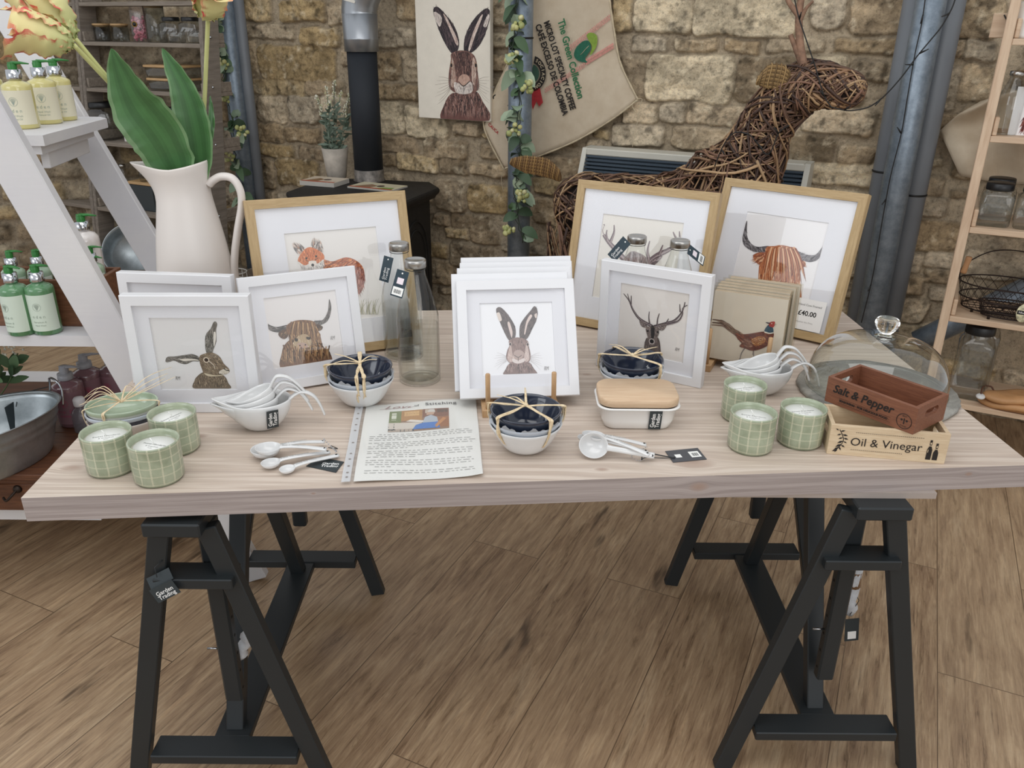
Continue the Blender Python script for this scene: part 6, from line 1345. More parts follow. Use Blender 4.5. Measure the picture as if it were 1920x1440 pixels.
# ---- stove with flue
IRN = plain('cast_iron', '1e1c1b', .62, .2, var=.15, scale=25, bump=.5)
SZ = .755; tp = [ZP(x, y, SZ) for x, y in ((536, 360), (612, 333), (806, 341), (824, 352), (756, 379), (560, 380))]; ctr = sum(tp, Vector()) / 6; ctr.z = 0
t = thing('stove', 'black cast iron stove standing against the stone wall, magazines on top', 'stove', ctr); tl_ = [(p.x - ctr.x, p.y - ctr.y) for p in tp][::-1]
def inset(P, k): return [(x * k, y * k) for x, y in P]
m = MB(); loft(m, [[(x, y, z) for x, y in inset(tl_, k)] for k, z in ((.93, SZ - .05), (.96, SZ - .035), (.985, SZ - .028), (1., SZ - .018), (1., SZ - .008), (.985, SZ))]); 
m.sm = [False] * len(m.sm); m.build('top_plate', IRN, t)
m = MB(); m.prism(inset(tl_, .86), .12, SZ - .0502); m.build('firebox', IRN, t); m = MB(); m.prism(inset(tl_, .92), .09, .1198); m.build('base_plate', IRN, t)
for x, y in inset(tl_, .78)[::1]: m = MB(); m.lathe([(0, 0), (.02, 0), (.014, .03), (.022, .0899), (0, .0899)], 10, xf=T(x, y, 0)); m.build('leg', IRN, t)
# arched panels cast on the right hand side
i0, i1 = 0, 1
for (i, j) in ((0, 1), (1, 2)):
    P0, P1 = Vector((*inset(tl_, .865)[i], 0)), Vector((*inset(tl_, .865)[j], 0)); 
    for arc in (1.0, .8):
        m = MB(); pts = []
        for k in range(21): a = PI * k / 20; u = .5 - .4 * arc * math.cos(a); pts.append(P0.lerp(P1, u) + Vector((0, 0, .40 + .22 * arc * math.sin(a))))
        m.tube([P0.lerp(P1, .5 - .4 * arc) + Vector((0, 0, .18))] + pts + [P0.lerp(P1, .5 + .4 * arc) + Vector((0, 0, .18))], .005, 6); m.build('cast_arch', IRN, t)
fb = ZP(693, 339, SZ); ft = YP(678, 97, fb.y); t = thing('flue_pipe', 'stove flue, black pipe below and silver elbow above', 'flue', (fb.x, fb.y, SZ + .0005)); zt = ft.z - SZ; zb = YP(692, 317, fb.y).z - SZ; rF = .074
ALU = plain('aluminium', 'a9adb2', .35, .8, var=.06, scale=6); tagk = MB()
m = MB(); m.lathe([(0, 0), (rF + .008, 0), (rF + .008, .006), (rF + .002, .010), (rF + .002, zb), (0, zb)], 36); m.build('base_collar', plain('worn_metal', '77716b', .5, .5, var=.4, scale=30), t)
m = MB(); m.lathe([(0, zb + .0004), (rF, zb + .0004), (rF, zt), (0, zt)], 36); m.build('black_section', plain('matt_black', '1a1f26', .7, var=.05), t)
m = MB(); m.lathe([(0, zt + .0004), (rF + .010, zt + .0004), (rF + .010, zt + .055), (rF + .012, zt + .058), (rF + .010, zt + .061), (rF + .012, zt + .17), (0, zt + .17)], 36); m.build('silver_section', ALU, t)
m = MB(); m.tube(spline([WU * x_ + Vector((0, 0, zt + z_)) for x_, z_ in ((0, .165), (.001, .19), (.018, .24), (.06, .30), (.10, .345))], 5), rF + .0115, 36); m.build('elbow', ALU, t)
m = MB(); m.tube([WU * x_ + Vector((0, 0, zt + z_)) for x_, z_ in ((.090, .335), (.17, .43), (.28, .56))], rF + .014, 36); m.build('upper_section', ALU, t)
m = MB(); m.box(-.035, .02, 0, .002, -.012, .014, xf=T(-.02, -rF - .016, zt + .23) @ rotm(-18, 15, 0)); m.build('maker_sticker', plain('sticker_worn', 'cfc9bd', .6), t)
# magazines
def magazine(px, label, thick, cover, rz, w_=.20, h_=.15, col2='c9b9a4'):
    p = ZP(*px, SZ + .0005); t = thing('magazine', label, 'magazine', p, R_(rz), 'magazines on the stove')
    m = MB(); m.box(-w_ / 2, w_ / 2, -h_ / 2, h_ / 2, 0, thick, bev=.001); m.build('pages', plain('page_edge', 'b9b4ab', .7), t)
    m = MB(); m.box(-w_ / 2, w_ / 2, -h_ / 2, h_ / 2, thick, thick + .0008, col=L(cover)); rs = random.Random(px[0])
    m.flat([(-w_ * .45, -h_ * .45), (-w_ * .05, -h_ * .4), (0, 0), (-w_ * .2, h_ * .2)], thick + .0012, L('8c6a4c')); m.flat(circ(.02, 14, .02, .0), thick + .0013, L('3b2a22')); m.flat([(w_ * .1, -h_ * .4), (w_ * .45, -h_ * .45), (w_ * .42, -h_ * .1), (w_ * .2, -h_ * .15)], thick + .0014, L(col2)); m.flat([(-w_ * .48, -h_ * .48), (w_ * .48, -h_ * .48), (w_ * .48, -h_ * .36), (-w_ * .48, -h_ * .36)], thick + .0016, L('b5462f'))
    m.build('cover', vcol('magazine_cover', .35), t)
magazine((609, 345), 'magazine pile on the left of the stove top, beside the potted plant', .022, 'd2c3ae', -20)
magazine((708, 352), 'magazine in front of the flue pipe on the stove top', .008, 'cfc6a8', -25, .26, .15, '7c9a4c')
# potted plant on stove
bp = ZP(632, 333, SZ + .0006); t = thing('potted_plant', 'white flowered plant in a pale tapered pot beside the flue', 'plant', bp); ph = YP(640, 277, bp.y).z - SZ
m = MB(); m.lathe([(0, 0), (.047, 0), (.050, .003), (.070, ph), (.066, ph), (.060, ph - .02), (0, ph - .02)], 30); m.build('pot', plain('rough_pot', 'b3aa9e', .85, var=.12, scale=18, bump=.5), t)
rs = random.Random(3); stt = []
for k, (x, y) in enumerate(((592, 178), (612, 162), (628, 150), (640, 170), (648, 195), (600, 200), (618, 190), (655, 175))):
    q = YP(x, y, bp.y - .01 + rs.uniform(-.03, .03)) - bp; r0_ = Vector((rs.uniform(-.03, .03), rs.uniform(-.03, .03), ph - .02)); stt.append([r0_, r0_.lerp(q, .5) + Vector((rs.uniform(-.01, .01), 0, .01)), q])
m = MB(); [m.tube(spline(s_, 6), .0018, 5) for s_ in stt]; m.build('stems', plain('grey_stem', '6d7a68', .7), t)
m = MB()
for i, s_ in enumerate(stt): P = spline(s_, 6); foliage(m, P[:len(P) * 2 // 3], 16, .055, .009, 50 + i, '4e5f50', '8d9c8c')
weld(m.build('foliage', LFM, t), 1e-6); m = MB()
for s_ in stt:
    P = spline(s_, 14)
    for k in range(34): u = rs.uniform(.68, 1.0); q = blend(P, u); r = .012 * (1.15 - u) * 3; s2 = rs.uniform(.6, 1.2); m.lathe([(0, -.005 * s2), (.0045 * s2, 0), (0, .006 * s2)], 6, col=L(['dcd8bd', 'c9c79c', 'e6e3d2'][k % 3]), xf=T(q + Vector((rs.uniform(-r, r), rs.uniform(-r, r), 0))))
m.build('flowers', LFM, t)
# ---- garlands
def garland(label, pts, off, seed, clusters, ln=.055):
    P0 = WP(*pts[0], off); t = thing('leaf_garland', label, 'garland', P0, group='eucalyptus and hop garlands'); P = spline([WP(x, y, off) - P0 for x, y in pts], 6); rs = random.Random(seed)
    m = MB(); m.tube([p + Vector((rs.uniform(-.006, .006), rs.uniform(-.006, .006), 0)) for p in P], .0024, 6); m.tube([p + Vector((rs.uniform(-.02, .02), rs.uniform(-.01, .0), 0)) for p in P], .0018, 5); m.build('vine', plain('dark_vine', '2f3a2c', .7), t)
    m = MB(); foliage(m, P, len(pts) * 4, ln * 1.35, .024, seed, '2e4330', '55704f', .4, -.1); foliage(m, P, len(pts) * 3, ln * 1.5, .030, seed + 1, '7a8f78', 'a3b296', .5, .1); weld(m.build('leaves', LFM, t), 1e-6)
    for c in clusters:
        m = MB()
        q = WP(*c, off + .03) - P0
        for k in range(10):
            s_ = rs.uniform(.9, 1.5); d = Vector((rs.uniform(-.028, .028), rs.uniform(-.02, .01), rs.uniform(-.03, .022))); m.lathe([(0, -.011 * s_), (.006 * s_, -.008 * s_), (.0095 * s_, -.001), (.007 * s_, .006 * s_), (0, .011 * s_)], 9, col=L(['c6c488', 'b3b678', 'd6d2a2', 'a2a86c'][k % 4]), xf=T(q + d) @ rotm(rs.uniform(-50, 50), rs.uniform(-50, 50), 0))
        m.build('hop_cluster', LFM, t)
garland('hanging garland of green leaves and hop flowers on the far left steel post', [(412, -30), (408, 40), (398, 72), (418, 120), (425, 180), (438, 240), (440, 290), (452, 345), (462, 385)], .22, 5, ((412, 8), (396, 78), (420, 118), (425, 182), (455, 245), (430, 290)))
garland('hanging garland of green leaves and hop flowers on the middle steel post', [(965, -40), (968, 30), (962, 95), (975, 150), (970, 230), (976, 290), (965, 345), (970, 400), (982, 455)], .25, 9, ((970, 42), (960, 105), (990, 158), (965, 240), (978, 365), (955, 430)), .06)
# ---- wicker deer
WK = N('willow'); at = WK.n('ShaderNodeAttribute', attribute_name='Col'); WK.col(at.outputs['Color']); WK.set(Roughness=.6); WK = WK.m
DO = .50; RP = 3.55 / 1540
def dp(x, y, o=0): return WP(x, y, DO + o)
dbase = dp(1200, 500); dbase.z = 0; deer = thing('wicker_deer', 'large woven willow deer behind the oak framed prints, head turned right', 'sculpture', dbase)
pathA = [(1052, 405, 52), (1090, 398, 66), (1150, 398, 66), (1230, 404, 68), (1310, 390, 74), (1378, 340, 72), (1412, 290, 54), (1432, 245, 44), (1457, 205, 41), (1492, 172, 41), (1530, 160, 36), (1580, 166, 29), (1622, 172, 20)]
WCOL = ['6b4f3d', '8a6a50', '4f382c', 'a0805f', '5e4536', '7a5a48', '3d2b23', 'b39470']
def weave(m, path, n, seed, tw=.0050, core=.74, light=0):
    rs = random.Random(seed); C = [dp(x, y) - dbase for x, y, r in path]; Rr = [r * RP for x, y, r in path]; CC = spline(C, 8); RR_ = [q.x for q in spline([(r, 0, 0) for r in Rr], 8)]; Ln = len(CC)
    fr = []
    for i in range(Ln): t_ = (CC[min(i + 1, Ln - 1)] - CC[max(i - 1, 0)]).normalized(); s_ = t_.cross(Vector(WN)).normalized(); fr.append((t_, s_, s_.cross(t_)))
    def pt(u, a, k): 
        i = max(0, min(Ln - 1.001, u * (Ln - 1))); j = int(i); f = i - j; c = CC[j].lerp(CC[min(j + 1, Ln - 1)], f); r = (RR_[j] * (1 - f) + RR_[min(j + 1, Ln - 1)] * f) * k; e = 1.0
        if u < .06: e = math.sqrt(max(.05, 1 - ((.06 - u) / .07) ** 2))
        if u > .95: e = math.sqrt(max(.05, 1 - ((u - .95) / .055) ** 2))
        _, s_, b_ = fr[j]; return c + s_ * (r * e * math.cos(a)) + b_ * (r * e * .85 * math.sin(a))
    for k in range(n):
        u = rs.random(); a = rs.random() * 2 * PI; du = rs.uniform(.04, .22) * rs.choice((-1, 1)); da = rs.uniform(.2, 2.8) * rs.choice((-1, 1)); kk = rs.uniform(.80, 1.05); bow = rs.uniform(-.05, .06)
        P = [pt(min(1, max(0, u + du * q / 9)), a + da * q / 9, kk + bow * math.sin(PI * q / 9)) for q in range(10)]; w_ = tw * rs.uniform(.55, 1.25); c = L(WCOL[rs.randrange(8)]); g = rs.uniform(.8, 1.25); m.tube(P, [w_ * (1 - .5 * q / 9) for q in range(10)], 5, col=tuple(min(1, v_ * g) for v_ in c[:3]) + (1,))
    return [[pt(i / 40, 2 * PI * j / 16, core) for j in range(16)] for i in range(41)]
m = MB(); rg_ = weave(m, pathA, 1250, 4); tag(m.build('woven_body', WK, deer), kind='stuff'); m = MB(); loft(m, [[tuple(p) for p in r] for r in rg_]); m.build('gap_shade_core', plain('gap_shade_brown', '2a1d17', .9, var=.2, scale=30), deer)  # solid inner body added, dark colour stands in for shade between the twigs
for k, (x0_, y0_, x1_, o_) in enumerate(((1062, 420, 1050, -.09), (1085, 420, 1095, .09), (1360, 400, 1345, -.09), (1390, 395, 1395, .09))):
    q0 = dp(x0_, y0_, o_); q1 = Vector((dp(x1_, y0_, o_).x, dp(x1_, y0_, o_).y, .0)); m = MB(); rs = random.Random(k)
    for j in range(46):
        a = rs.random() * 2 * PI; P = []
        for i in range(12): u = i / 11; r = (.085 - .05 * u); P.append(q0.lerp(q1, u) - dbase + Vector((r * math.cos(a + u * 3 * (1 if j % 2 else -1)), r * math.sin(a + u * 3 * (1 if j % 2 else -1)), .012 if i == 11 else 0)))
        m.tube(P, .0035, 4, col=L(WCOL[j % 8]))
    m.build('leg', WK, deer)
m = MB(); rs = random.Random(6)     # tail bundle and ear
def bundle(m, pts, wds, n, wraps, seed, col=('8a6a42', 'a5824f', '6f5232')):
    rs = random.Random(seed); P = spline(pts, 8); Ln = len(P)
    for k in range(n):
        o_ = -1 + 2 * (k + .5) / n; m.tube([p + Vector((0, 0, o_ * blend([Vector((w_, 0, 0)) for w_ in wds], i / (Ln - 1)).x)) - Vector(WN) * (.006 * math.cos(o_ * 1.5)) for i, p in enumerate(P)], .0026, 5, col=L(col[k % 3]))
    for k in range(wraps):
        u = (k + .5) / wraps; c = blend(P, u); w_ = blend([Vector((q, 0, 0)) for q in wds], u).x + .003; m.tube([c + Vector((0, 0, math.cos(a * PI / 6) * w_)) - Vector(WN) * (.012 * math.sin(a * PI / 6)) + (P[-1] - P[0]).normalized() * .004 * math.sin(a) for a in range(12)], .0022, 4, col=L(col[(k + 1) % 3]), closed=True)
bundle(m, [dp(958, 303) - dbase, dp(985, 308) - dbase, dp(1025, 315) - dbase, dp(1050, 330) - dbase], [.008, .035, .038, .02], 16, 26, 2); m.build('tail', WK, deer)
m = MB(); bundle(m, [dp(1419, 152, .06) - dbase, dp(1440, 143, .07) - dbase, dp(1466, 146, .07) - dbase, dp(1486, 156, .05) - dbase], [.006, .040, .044, .024], 18, 9, 3, ('8c7048', 'a98a5c', '6d5534')); m.build('ear', WK, deer)
ANT = plain('branch_brown', '8a6a55', .7, var=.25, scale=40, bump=.4)
for nm, pts, rr_ in (('antler', ((1507, 125), (1500, 80), (1498, 30), (1505, -20), (1508, -70)), (.016, .014, .013, .011, .008)), ('antler', ((1498, 30), (1480, 5), (1470, -20)), (.010, .009, .007)), ('antler', ((1503, 120), (1492, 90), (1482, 65)), (.011, .010, .008)), ('antler', ((1500, 38), (1512, 15), (1525, 2)), (.009, .006, .004))):
    m = MB(); P = spline([dp(x, y, .02) - dbase for x, y in pts], 6); m.tube(P, [q.x for q in spline([(r, 0, 0) for r in rr_], 6)], 10); m.build(nm, ANT, deer)
# string lights wound over the deer and up the pipes
t = thing('string_lights', 'black cable fairy lights draped over the wicker deer and up the right corner pipes', 'string lights', (0, 0, 0)); rs = random.Random(12); o_ = dp(1500, 100, .15); t.location = o_
def cable(pts, off, bulbs=5):
    P = spline([WP(x, y, off) - o_ for x, y in pts], 7); m = MB(); m.tube(P, .0022, 5); m.build('cable', WIRE, t)
    for k in range(bulbs):
        c = P[int((k + .5) / bulbs * (len(P) - 1))]; m = MB(); d = Vector((rs.uniform(-1, 1), rs.uniform(-1, 0), rs.uniform(-1, 1))).normalized(); m.tube([c, c + d * .012, c + d * .03], [.003, .003, .0016], 6); m.build('bulb', WIRE, t)
cable([(1488, -10), (1497, 30), (1510, 70), (1522, 105), (1530, 130), (1540, 165), (1548, 185), (1558, 200)], .68, 3)
cable([(1556, 200), (1580, 206), (1600, 207), (1630, 200), (1658, 180), (1690, 145), (1720, 105), (1745, 75), (1765, 50), (1785, 15), (1795, -15)], .62, 4)
cable([(1736, -10), (1728, 45), (1716, 100), (1702, 180), (1690, 250), (1670, 330), (1655, 410), (1636, 520), (1615, 605)], .27, 5)
cable([(1340, 312), (1355, 275), (1375, 250), (1400, 250), (1415, 262), (1440, 290), (1460, 250), (1480, 235)], .72, 4)
# ================================================================ shelving units
GJ2 = GJ
def rrz(a, b, r, z, n=5): return [(x, y, z) for x, y in rrect(a, b, r, n)]
BLID = plain('black_lid', '17181a', .4, var=.03); BAM = wood('bamboo_lid', 'b08a5c', 'cfae80', 'x', 5, .5, .05); GREYW = wood('grey_ladder_wood', '6b6258', '8f857a', 'z', 1.5, .7, .2); GREYX = wood('grey_shelf_wood', '756a5e', '9a8f82', 'x', 1.5, .7, .2)
def sq_jar(label, loc, rz, w_, h, lid='black', group='', lidh=.018, d=None):
    d = d or w_; t = thing('storage_jar', label, 'jar', loc, rz, group); a, b = w_ / 2, d / 2; m = MB()
    loft(m, [rrz(a * .9, b * .9, a * .3, 0), rrz(a, b, a * .35, .006), rrz(a, b, a * .35, h * .76), rrz(a * .92, b * .92, a * .5, h * .84), rrz(a * .78, b * .78, a * .77, h * .88), rrz(a * .78, b * .78, a * .77, h)], True, False); m.build('glass', GJ, t)
    r = min(a, b) * .83; m = MB(); m.lathe([(0, h - lidh * .6), (r, h - lidh * .6), (r + .001, h - lidh * .5), (r, h + lidh * .4), (r * .95, h + lidh * .5), (0, h + lidh * .5)], 32); m.build('lid', BLID if lid == 'black' else BAM, t); return t
def canister(label, loc, r, h, group='', fill=None):
    t = thing('glass_canister', label, 'canister', loc, 0, group); m = MB(); m.lathe([(0, .001), (r * .95, 0), (r, .004), (r, h), (r - .002, h), (r - .002, .006), (0, .005)], 32); m.build('glass', GJ, t); m = MB(); m.lathe([(0, h - .008), (r * .93, h - .008), (r * .93, h), (r + .002, h + .001), (r + .002, h + .010), (0, h + .011)], 32); m.build('lid', BAM, t); return t
def food_box(label, loc, rz, w_, d, h, group=''):
    t = thing('food_container', label, 'container', loc, rz, group); a, b = w_ / 2, d / 2; m = MB(); loft(m, [rrz(a * .88, b * .86, .02, 0), rrz(a * .92, b * .9, .022, .006), rrz(a, b, .028, h), rrz(a * .97, b * .95, .026, h), rrz(a * .9, b * .88, .02, .008)], True, True); m.build('glass', GJ, t); m = MB(); loft(m, [rrz(a * 1.01, b * 1.01, .028, h + .0005), rrz(a * 1.02, b * 1.02, .03, h + .002), rrz(a * 1.02, b * 1.02, .03, h + .010), rrz(a, b, .028, h + .012)]); m.build('lid', BAM, t); return t
# ---- grey ladder shelves (two side by side, parallel to the wall)
def shelf_unit(label, u_left, u_right, rows, off_top, off_bot, ztop, mat_post, mat_shelf, depth, pw, pt, group=None, side_h=.05, bolts=True):
    "posts lean from off_bot (floor) to off_top (ztop); rows are heights of the shelf tops"
    cu_ = (u_left + u_right) / 2; base = wallpt(cu_, 0, (off_bot + off_top) / 2); t = thing('ladder_shelving', label, 'shelves', group=group); M = wframe(Vector((base.x, base.y, 0))); t.matrix_world = M; ob = (off_bot + off_top) / 2
    offz = lambda z: off_bot + (off_top - off_bot) * z / ztop - ob
    W2 = (u_right - u_left) / 2
    for s_ in (-1, 1):
        m = MB(); x = s_ * (W2 - pt / 2); m.bar((x, 0, offz(0) - pw / 2 + .0), (x, ztop, offz(ztop) - pw / 2), pt, pw, up=(0, 0, 1), bev=.002); p_ = m.build('post', mat_post, t)
        if bolts:
            for z in rows:
                k = MB(); k.lathe([(0, .006), (.004, .005), (.007, .001), (.007, 0)], 10, xf=T(x + pt / 2 + .0002, z + .03, offz(z) - pw / 2) @ rotm(0, 90, 0)); k.build('bolt', plain('steel', 'b9bcc0', .25, 1), p_)
    for i, z in enumerate(rows):
        o_ = offz(z); dd = depth(z) if callable(depth) else depth
        m = MB(); m.box(-W2 + pt + .0005, W2 - pt - .0005, z - .020, z, o_ - dd, o_ - .002, bev=.0015); m.build('shelf', mat_shelf, t)
        for s_ in (-1, 1):
            m = MB(); x = s_ * (W2 - pt - .009); m.box(x - .0075, x + .0075, z + .0004, z + side_h, o_ - dd, o_ - .012, bev=.003); m.build('side_rail', mat_shelf, t)
    def put(px, py, z, back=0.10):
        "point on the shelf top, `back` metres behind its front edge, seen at photo column px"
        off = offz(z) + ob - back; w_ = WP(px, py, off); return Vector((w_.x, w_.y, z + .0006))
    return t, put, (lambda z: offz(z) + ob)
OT, OB, ZTOP = .46, .66, 1.75
gof = lambda z: OB + (OT - OB) * z / ZTOP
def zrow(px, py):   # height of a shelf whose front edge is seen at this pixel
    z = 1.0
    for _ in range(12): z = WP(px, py, gof(z)).z
    return z
rows = [zrow(265, 3), zrow(265, 80), zrow(265, 170), zrow(265, 273), zrow(265, 400)]; rows += [rows[-1] - (rows[-2] - rows[-1]), rows[-1] - 2 * (rows[-2] - rows[-1])]; rows = [max(.06, r) for r in rows]
uL = (WP(151, 100, gof(rows[1])) - WO).dot(WU); uR = (WP(383, 100, gof(rows[1])) - WO).dot(WU)
g1, put1, of1 = shelf_unit('grey washed ladder shelving behind the jug, holding glass storage jars', uL, uR, rows, OT, OB, ZTOP, GREYW, GREYX, lambda z: .16 + .16 * (1.5 - z), .11, .024)
g2, put2, of2 = shelf_unit('grey washed ladder shelving at the far left, behind the white step ladder', uL - (uR - uL) - .004, uL - .004, rows, OT, OB, ZTOP, GREYW, GREYX, lambda z: .16 + .16 * (1.5 - z), .11, .024)
r1, r2, r3, r4 = rows[1], rows[2], rows[3], rows[4]; PXM = 4.35 / 1540
gj = 'glass storage jars on the grey shelves'
canister('short glass canister with wooden lid, leftmost on the upper grey shelf', put1(194, 74, r1), .044, .080, gj); canister('short glass canister with wooden lid beside the bag of pink sweets', put1(228, 75, r1), .044, .080, gj)
q = put1(265, 78, r1); t = thing('sweet_bag', 'clear bag of pink sweets with a round sticker on the upper grey shelf', 'bag', q); m = MB(); rs = random.Random(3)
for k in range(120): m.lathe([(0, -.008), (.007, -.003), (.007, .003), (0, .008)], 7, col=L(['d8808c', 'e29aa2', 'c96c7c'][k % 3]), xf=T(rs.uniform(-.028, .028), rs.uniform(-.014, .014), rs.uniform(.010, .125)) @ rotm(rs.uniform(0, 90), rs.uniform(0, 90), 0))
tag(m.build('sweets', vcol('sweets', .35), t), kind='stuff'); m = MB(); loft(m, [rrz(.036, .022, .01, 0), rrz(.038, .024, .012, .05), rrz(.037, .022, .012, .14), rrz(.035, .010, .008, .185), rrz(.036, .002, .0015, .20)]); m.build('film', clear('bag_film', 'f2f0f2', 1.4, .2, .12, .04), t)
m = MB(); m.lathe([(0, 0), (.014, 0), (.014, .0008), (0, .0008)], 20, xf=T(-.012, -.0255, .088) @ rotm(90, 0, 0)); s2 = m.build('sticker', plain('sticker_gold', 'b98f3c', .5), t); m = MB(); m.lathe([(0, 0), (.0105, 0), (.0105, .0006), (0, .0006)], 18, xf=T(-.012, -.0265, .088) @ rotm(90, 0, 0)); m.build('sticker_centre', BLID, s2)
canister('tall glass canister with wooden lid on the upper grey shelf', put1(296, 78, r1), .052, .175, gj)
sq_jar('square jar with dark lid, next to the tall canister', put1(326, 80, r1), 0, .105, .115, 'black', gj); sq_jar('square jar with dark lid at the right end of the upper grey shelf', put1(362, 82, r1), 0, .105, .115, 'black', gj)
q = put1(330, 168, r2); food_box('glass food container with bamboo lid, lower of a stacked pair', q, WY, .26, .17, .052, 'stacked glass food containers'); q2 = q.copy(); q2.z += .0650; food_box('glass food container with bamboo lid, upper of a stacked pair', q2, WY, .27, .18, .052, 'stacked glass food containers')
q = put1(245, 168, r2); t = thing('wire_rack', 'small dark wire rack with a wooden bead on the second grey shelf', 'rack', q); 
for s_ in (-1, 1):
    m = MB(); m.tube(spline([(s_ * .05, -.03, 0), (s_ * .045, -.02, .05), (s_ * .02, 0, .085), (s_ * .045, .02, .05), (s_ * .05, .03, 0)], 5), .003, 6); m.build('wire_leg', WIRE, t)
m = MB(); m.tube([(-.03, 0, .083), (.03, 0, .083)], .0035, 6); m.build('crossbar', WIRE, t); m = MB(); m.lathe([(0, -.012), (.010, -.006), (.010, .006), (0, .012)], 12, xf=T(0, -.004, .088) @ rotm(0, 90, 0)); m.build('bead', BAM, t)
sq_jar('large square jar with dark lid, left on the third grey shelf', put1(200, 262, r3), 0, .175, .19, 'black', gj, .026); sq_jar('square jar with dark lid behind the tulip leaves', put1(335, 262, r3), 0, .11, .19, 'black', gj, .022)
q = put1(249, 264, r3); t = thing('white_carton', 'plain white carton beside the large square jar', 'box', q, WY); m = MB(); m.box(-.03, .04, -.03, .03, 0, .15, bev=.001); m.build('carton', plain('carton_white', 'dedbd6', .6), t); m = MB(); m.box(-.02, .03, -.0306, -.0302, .05, .10); m.build('carton_flap', plain('carton_shade', 'cfcbc4', .6), t)
gb = 'small bottles on the fourth grey shelf'
def sbottle(label, loc, h, r, group):
    t = thing('glass_bottle', label, 'bottle', loc, 0, group); m = MB(); m.lathe([(0, 0), (r, 0), (r, h * .5), (r * .5, h * .78), (r * .45, h * .95), (0, h * .95)], 24); m.build('glass', GJ, t); m = MB(); m.lathe([(0, h * .93), (r * .55, h * .93), (r * .55, h), (0, h)], 20); m.build('lid', SIL, t)
sbottle('slim glass bottle, left on the fourth grey shelf beside the jug', put1(243, 390, r4), .24, .032, gb); 
q = put1(282, 392, r4); t = thing('wooden_stand', 'small wooden stand over a dark box on the fourth grey shelf', 'stand', q, WY)
m = MB(); m.box(-.09, .10, -.05, .05, .145, .160, bev=.002); m.build('top', BAM, t); m = MB(); m.box(-.085, .095, -.045, .045, 0, .1448, bev=.003); m.build('dark_box', plain('dark_box', '2e3538', .5), t)
qq = q.copy(); qq.z += .1606; sbottle('short glass bottle standing on the small wooden stand', Vector((qq.x, qq.y, qq.z)), .11, .03, gb)
# left unit contents
q = put2(112, 385, r4, .12); canister('glass jar with a wide wooden lid on the far left grey shelves', q, .075, .17, gj)
t = thing('fabric_pouch', 'spotted beige fabric pouch in front of the wooden lidded jar', 'pouch', put2(103, 392, r4, .035)); m = MB(); loft(m, [rrz(.034, .016, .012, 0), rrz(.042, .02, .016, .03), rrz(.038, .018, .014, .08), rrz(.024, .010, .008, .115), rrz(.028, .012, .009, .13)]); m.build('pouch', plain('pouch_beige', 'a8946f', .9, var=.3, scale=70), t)
m = MB(); m.box(-.026, .016, -.002, 0, .105, .165, xf=T(-.01, -.022, 0) @ rotm(0, -12, 0)); m.build('paper_tag', plain('kraft_tag', 'cba98a', .8), t)
t = thing('wooden_tray', 'rough wooden tray on the lower far left grey shelf', 'tray', put2(10, 480, rows[5], .12), WY); m = MB(); m.box(-.18, .14, -.08, -.065, 0, .10, bev=.002); m.build('front_slat', CRW if False else wood('tray_wood', '6b5a45', '8f7a5c', 'x', 2), t); m = MB(); m.box(-.18, .14, .065, .08, 0, .10, bev=.002); m.build('back_slat', MATS['tray_wood'], t); m = MB(); m.box(-.18, .14, -.0648, .0648, 0, .012); m.build('base', MATS['tray_wood'], t)
# round tub leaning on the low shelf, seen between the ladder rails
rz5 = rows[5]; q = put1(262, 500, rz5, .14); t = tub('round galvanised tub tilted on the lower grey shelf, behind the ladder', q + Vector((0, 0, .065)), 0, .165, .165, .12, rot=(R_(58), R_(-8), R_(18)))
t = thing('wire_basket', 'pale wire basket behind the jug handle on the lower grey shelf', 'basket', put1(430, 500, rz5, .05))
m = MB()
for k in range(3): m.tube([(.09 * math.cos(a * PI / 10) + 0, .07 * math.sin(a * PI / 10), .01 + k * .05) for a in range(20)], .003, 6, closed=True)
m.build('hoops', plain('white_wire', 'c9c6c0', .5), t)
m = MB()
for a in range(12): m.tube([(.09 * math.cos(a * PI / 6), .07 * math.sin(a * PI / 6), .01), (.09 * math.cos(a * PI / 6), .07 * math.sin(a * PI / 6), .11)], .0016, 5)
m.build('uprights', MATS['white_wire'], t)
# ---- pine shelving on the right
PX = wood('pine_shelf_x', 'c2a488', 'dcc4a8', 'x', 1.6, .55, .08); PZ = wood('pine_post', 'c2a488', 'dcc4a8', 'y', 1.6, .55, .08)
def wof(px, py, Yv):   # distance from the wall of the point at depth Yv
    p = YP(px, py, Yv); return -(p - WO).dot(WN)
oTop = wof(1868, 40, 2.92); oBot = wof(1770, 590, 2.84)
zt_, zb_ = YP(1868, 40, 2.92).z, YP(1770, 590, 2.84).z; sl_ = (oTop - oBot) / (zt_ - zb_); oB = oBot - sl_ * zb_; oT = oB + sl_ * 1.75
gof2 = lambda z: oB + sl_ * z
def zrow2(px, py):
    z = 1.0
    for _ in range(12): z = WP(px, py, gof2(z)).z
    return z
rw = [zrow2(1890, 72), zrow2(1850, 255), zrow2(1815, 426), zrow2(1795, 595)]; rw.append(rw[3] - (rw[2] - rw[3]))
uL2 = (WP(1806, 400, gof2(.9)) - WO).dot(WU)
g3, put3, of3 = shelf_unit('pale pine ladder shelving on the right with jars and wire baskets', uL2, uL2 + .80, rw, oT, oB, 1.75, PZ, PX, .30, .045, .030, side_h=.06, bolts=False)
gr = 'storage jars on the pine shelves'
sq_jar('square glass jar with black lid on the third pine shelf', put3(1860, 416, rw[2], .09), WY, .105, .135, 'black', gr, .022); sq_jar('square glass jar with black lid, cut off by the right edge of the photo', put3(1930, 420, rw[2], .09), WY, .105, .135, 'black', gr, .022); sq_jar('square glass jar with black lid, in the back row of the third pine shelf', put3(1862, 412, rw[2], .21), WY, .105, .135, 'black', gr, .022)
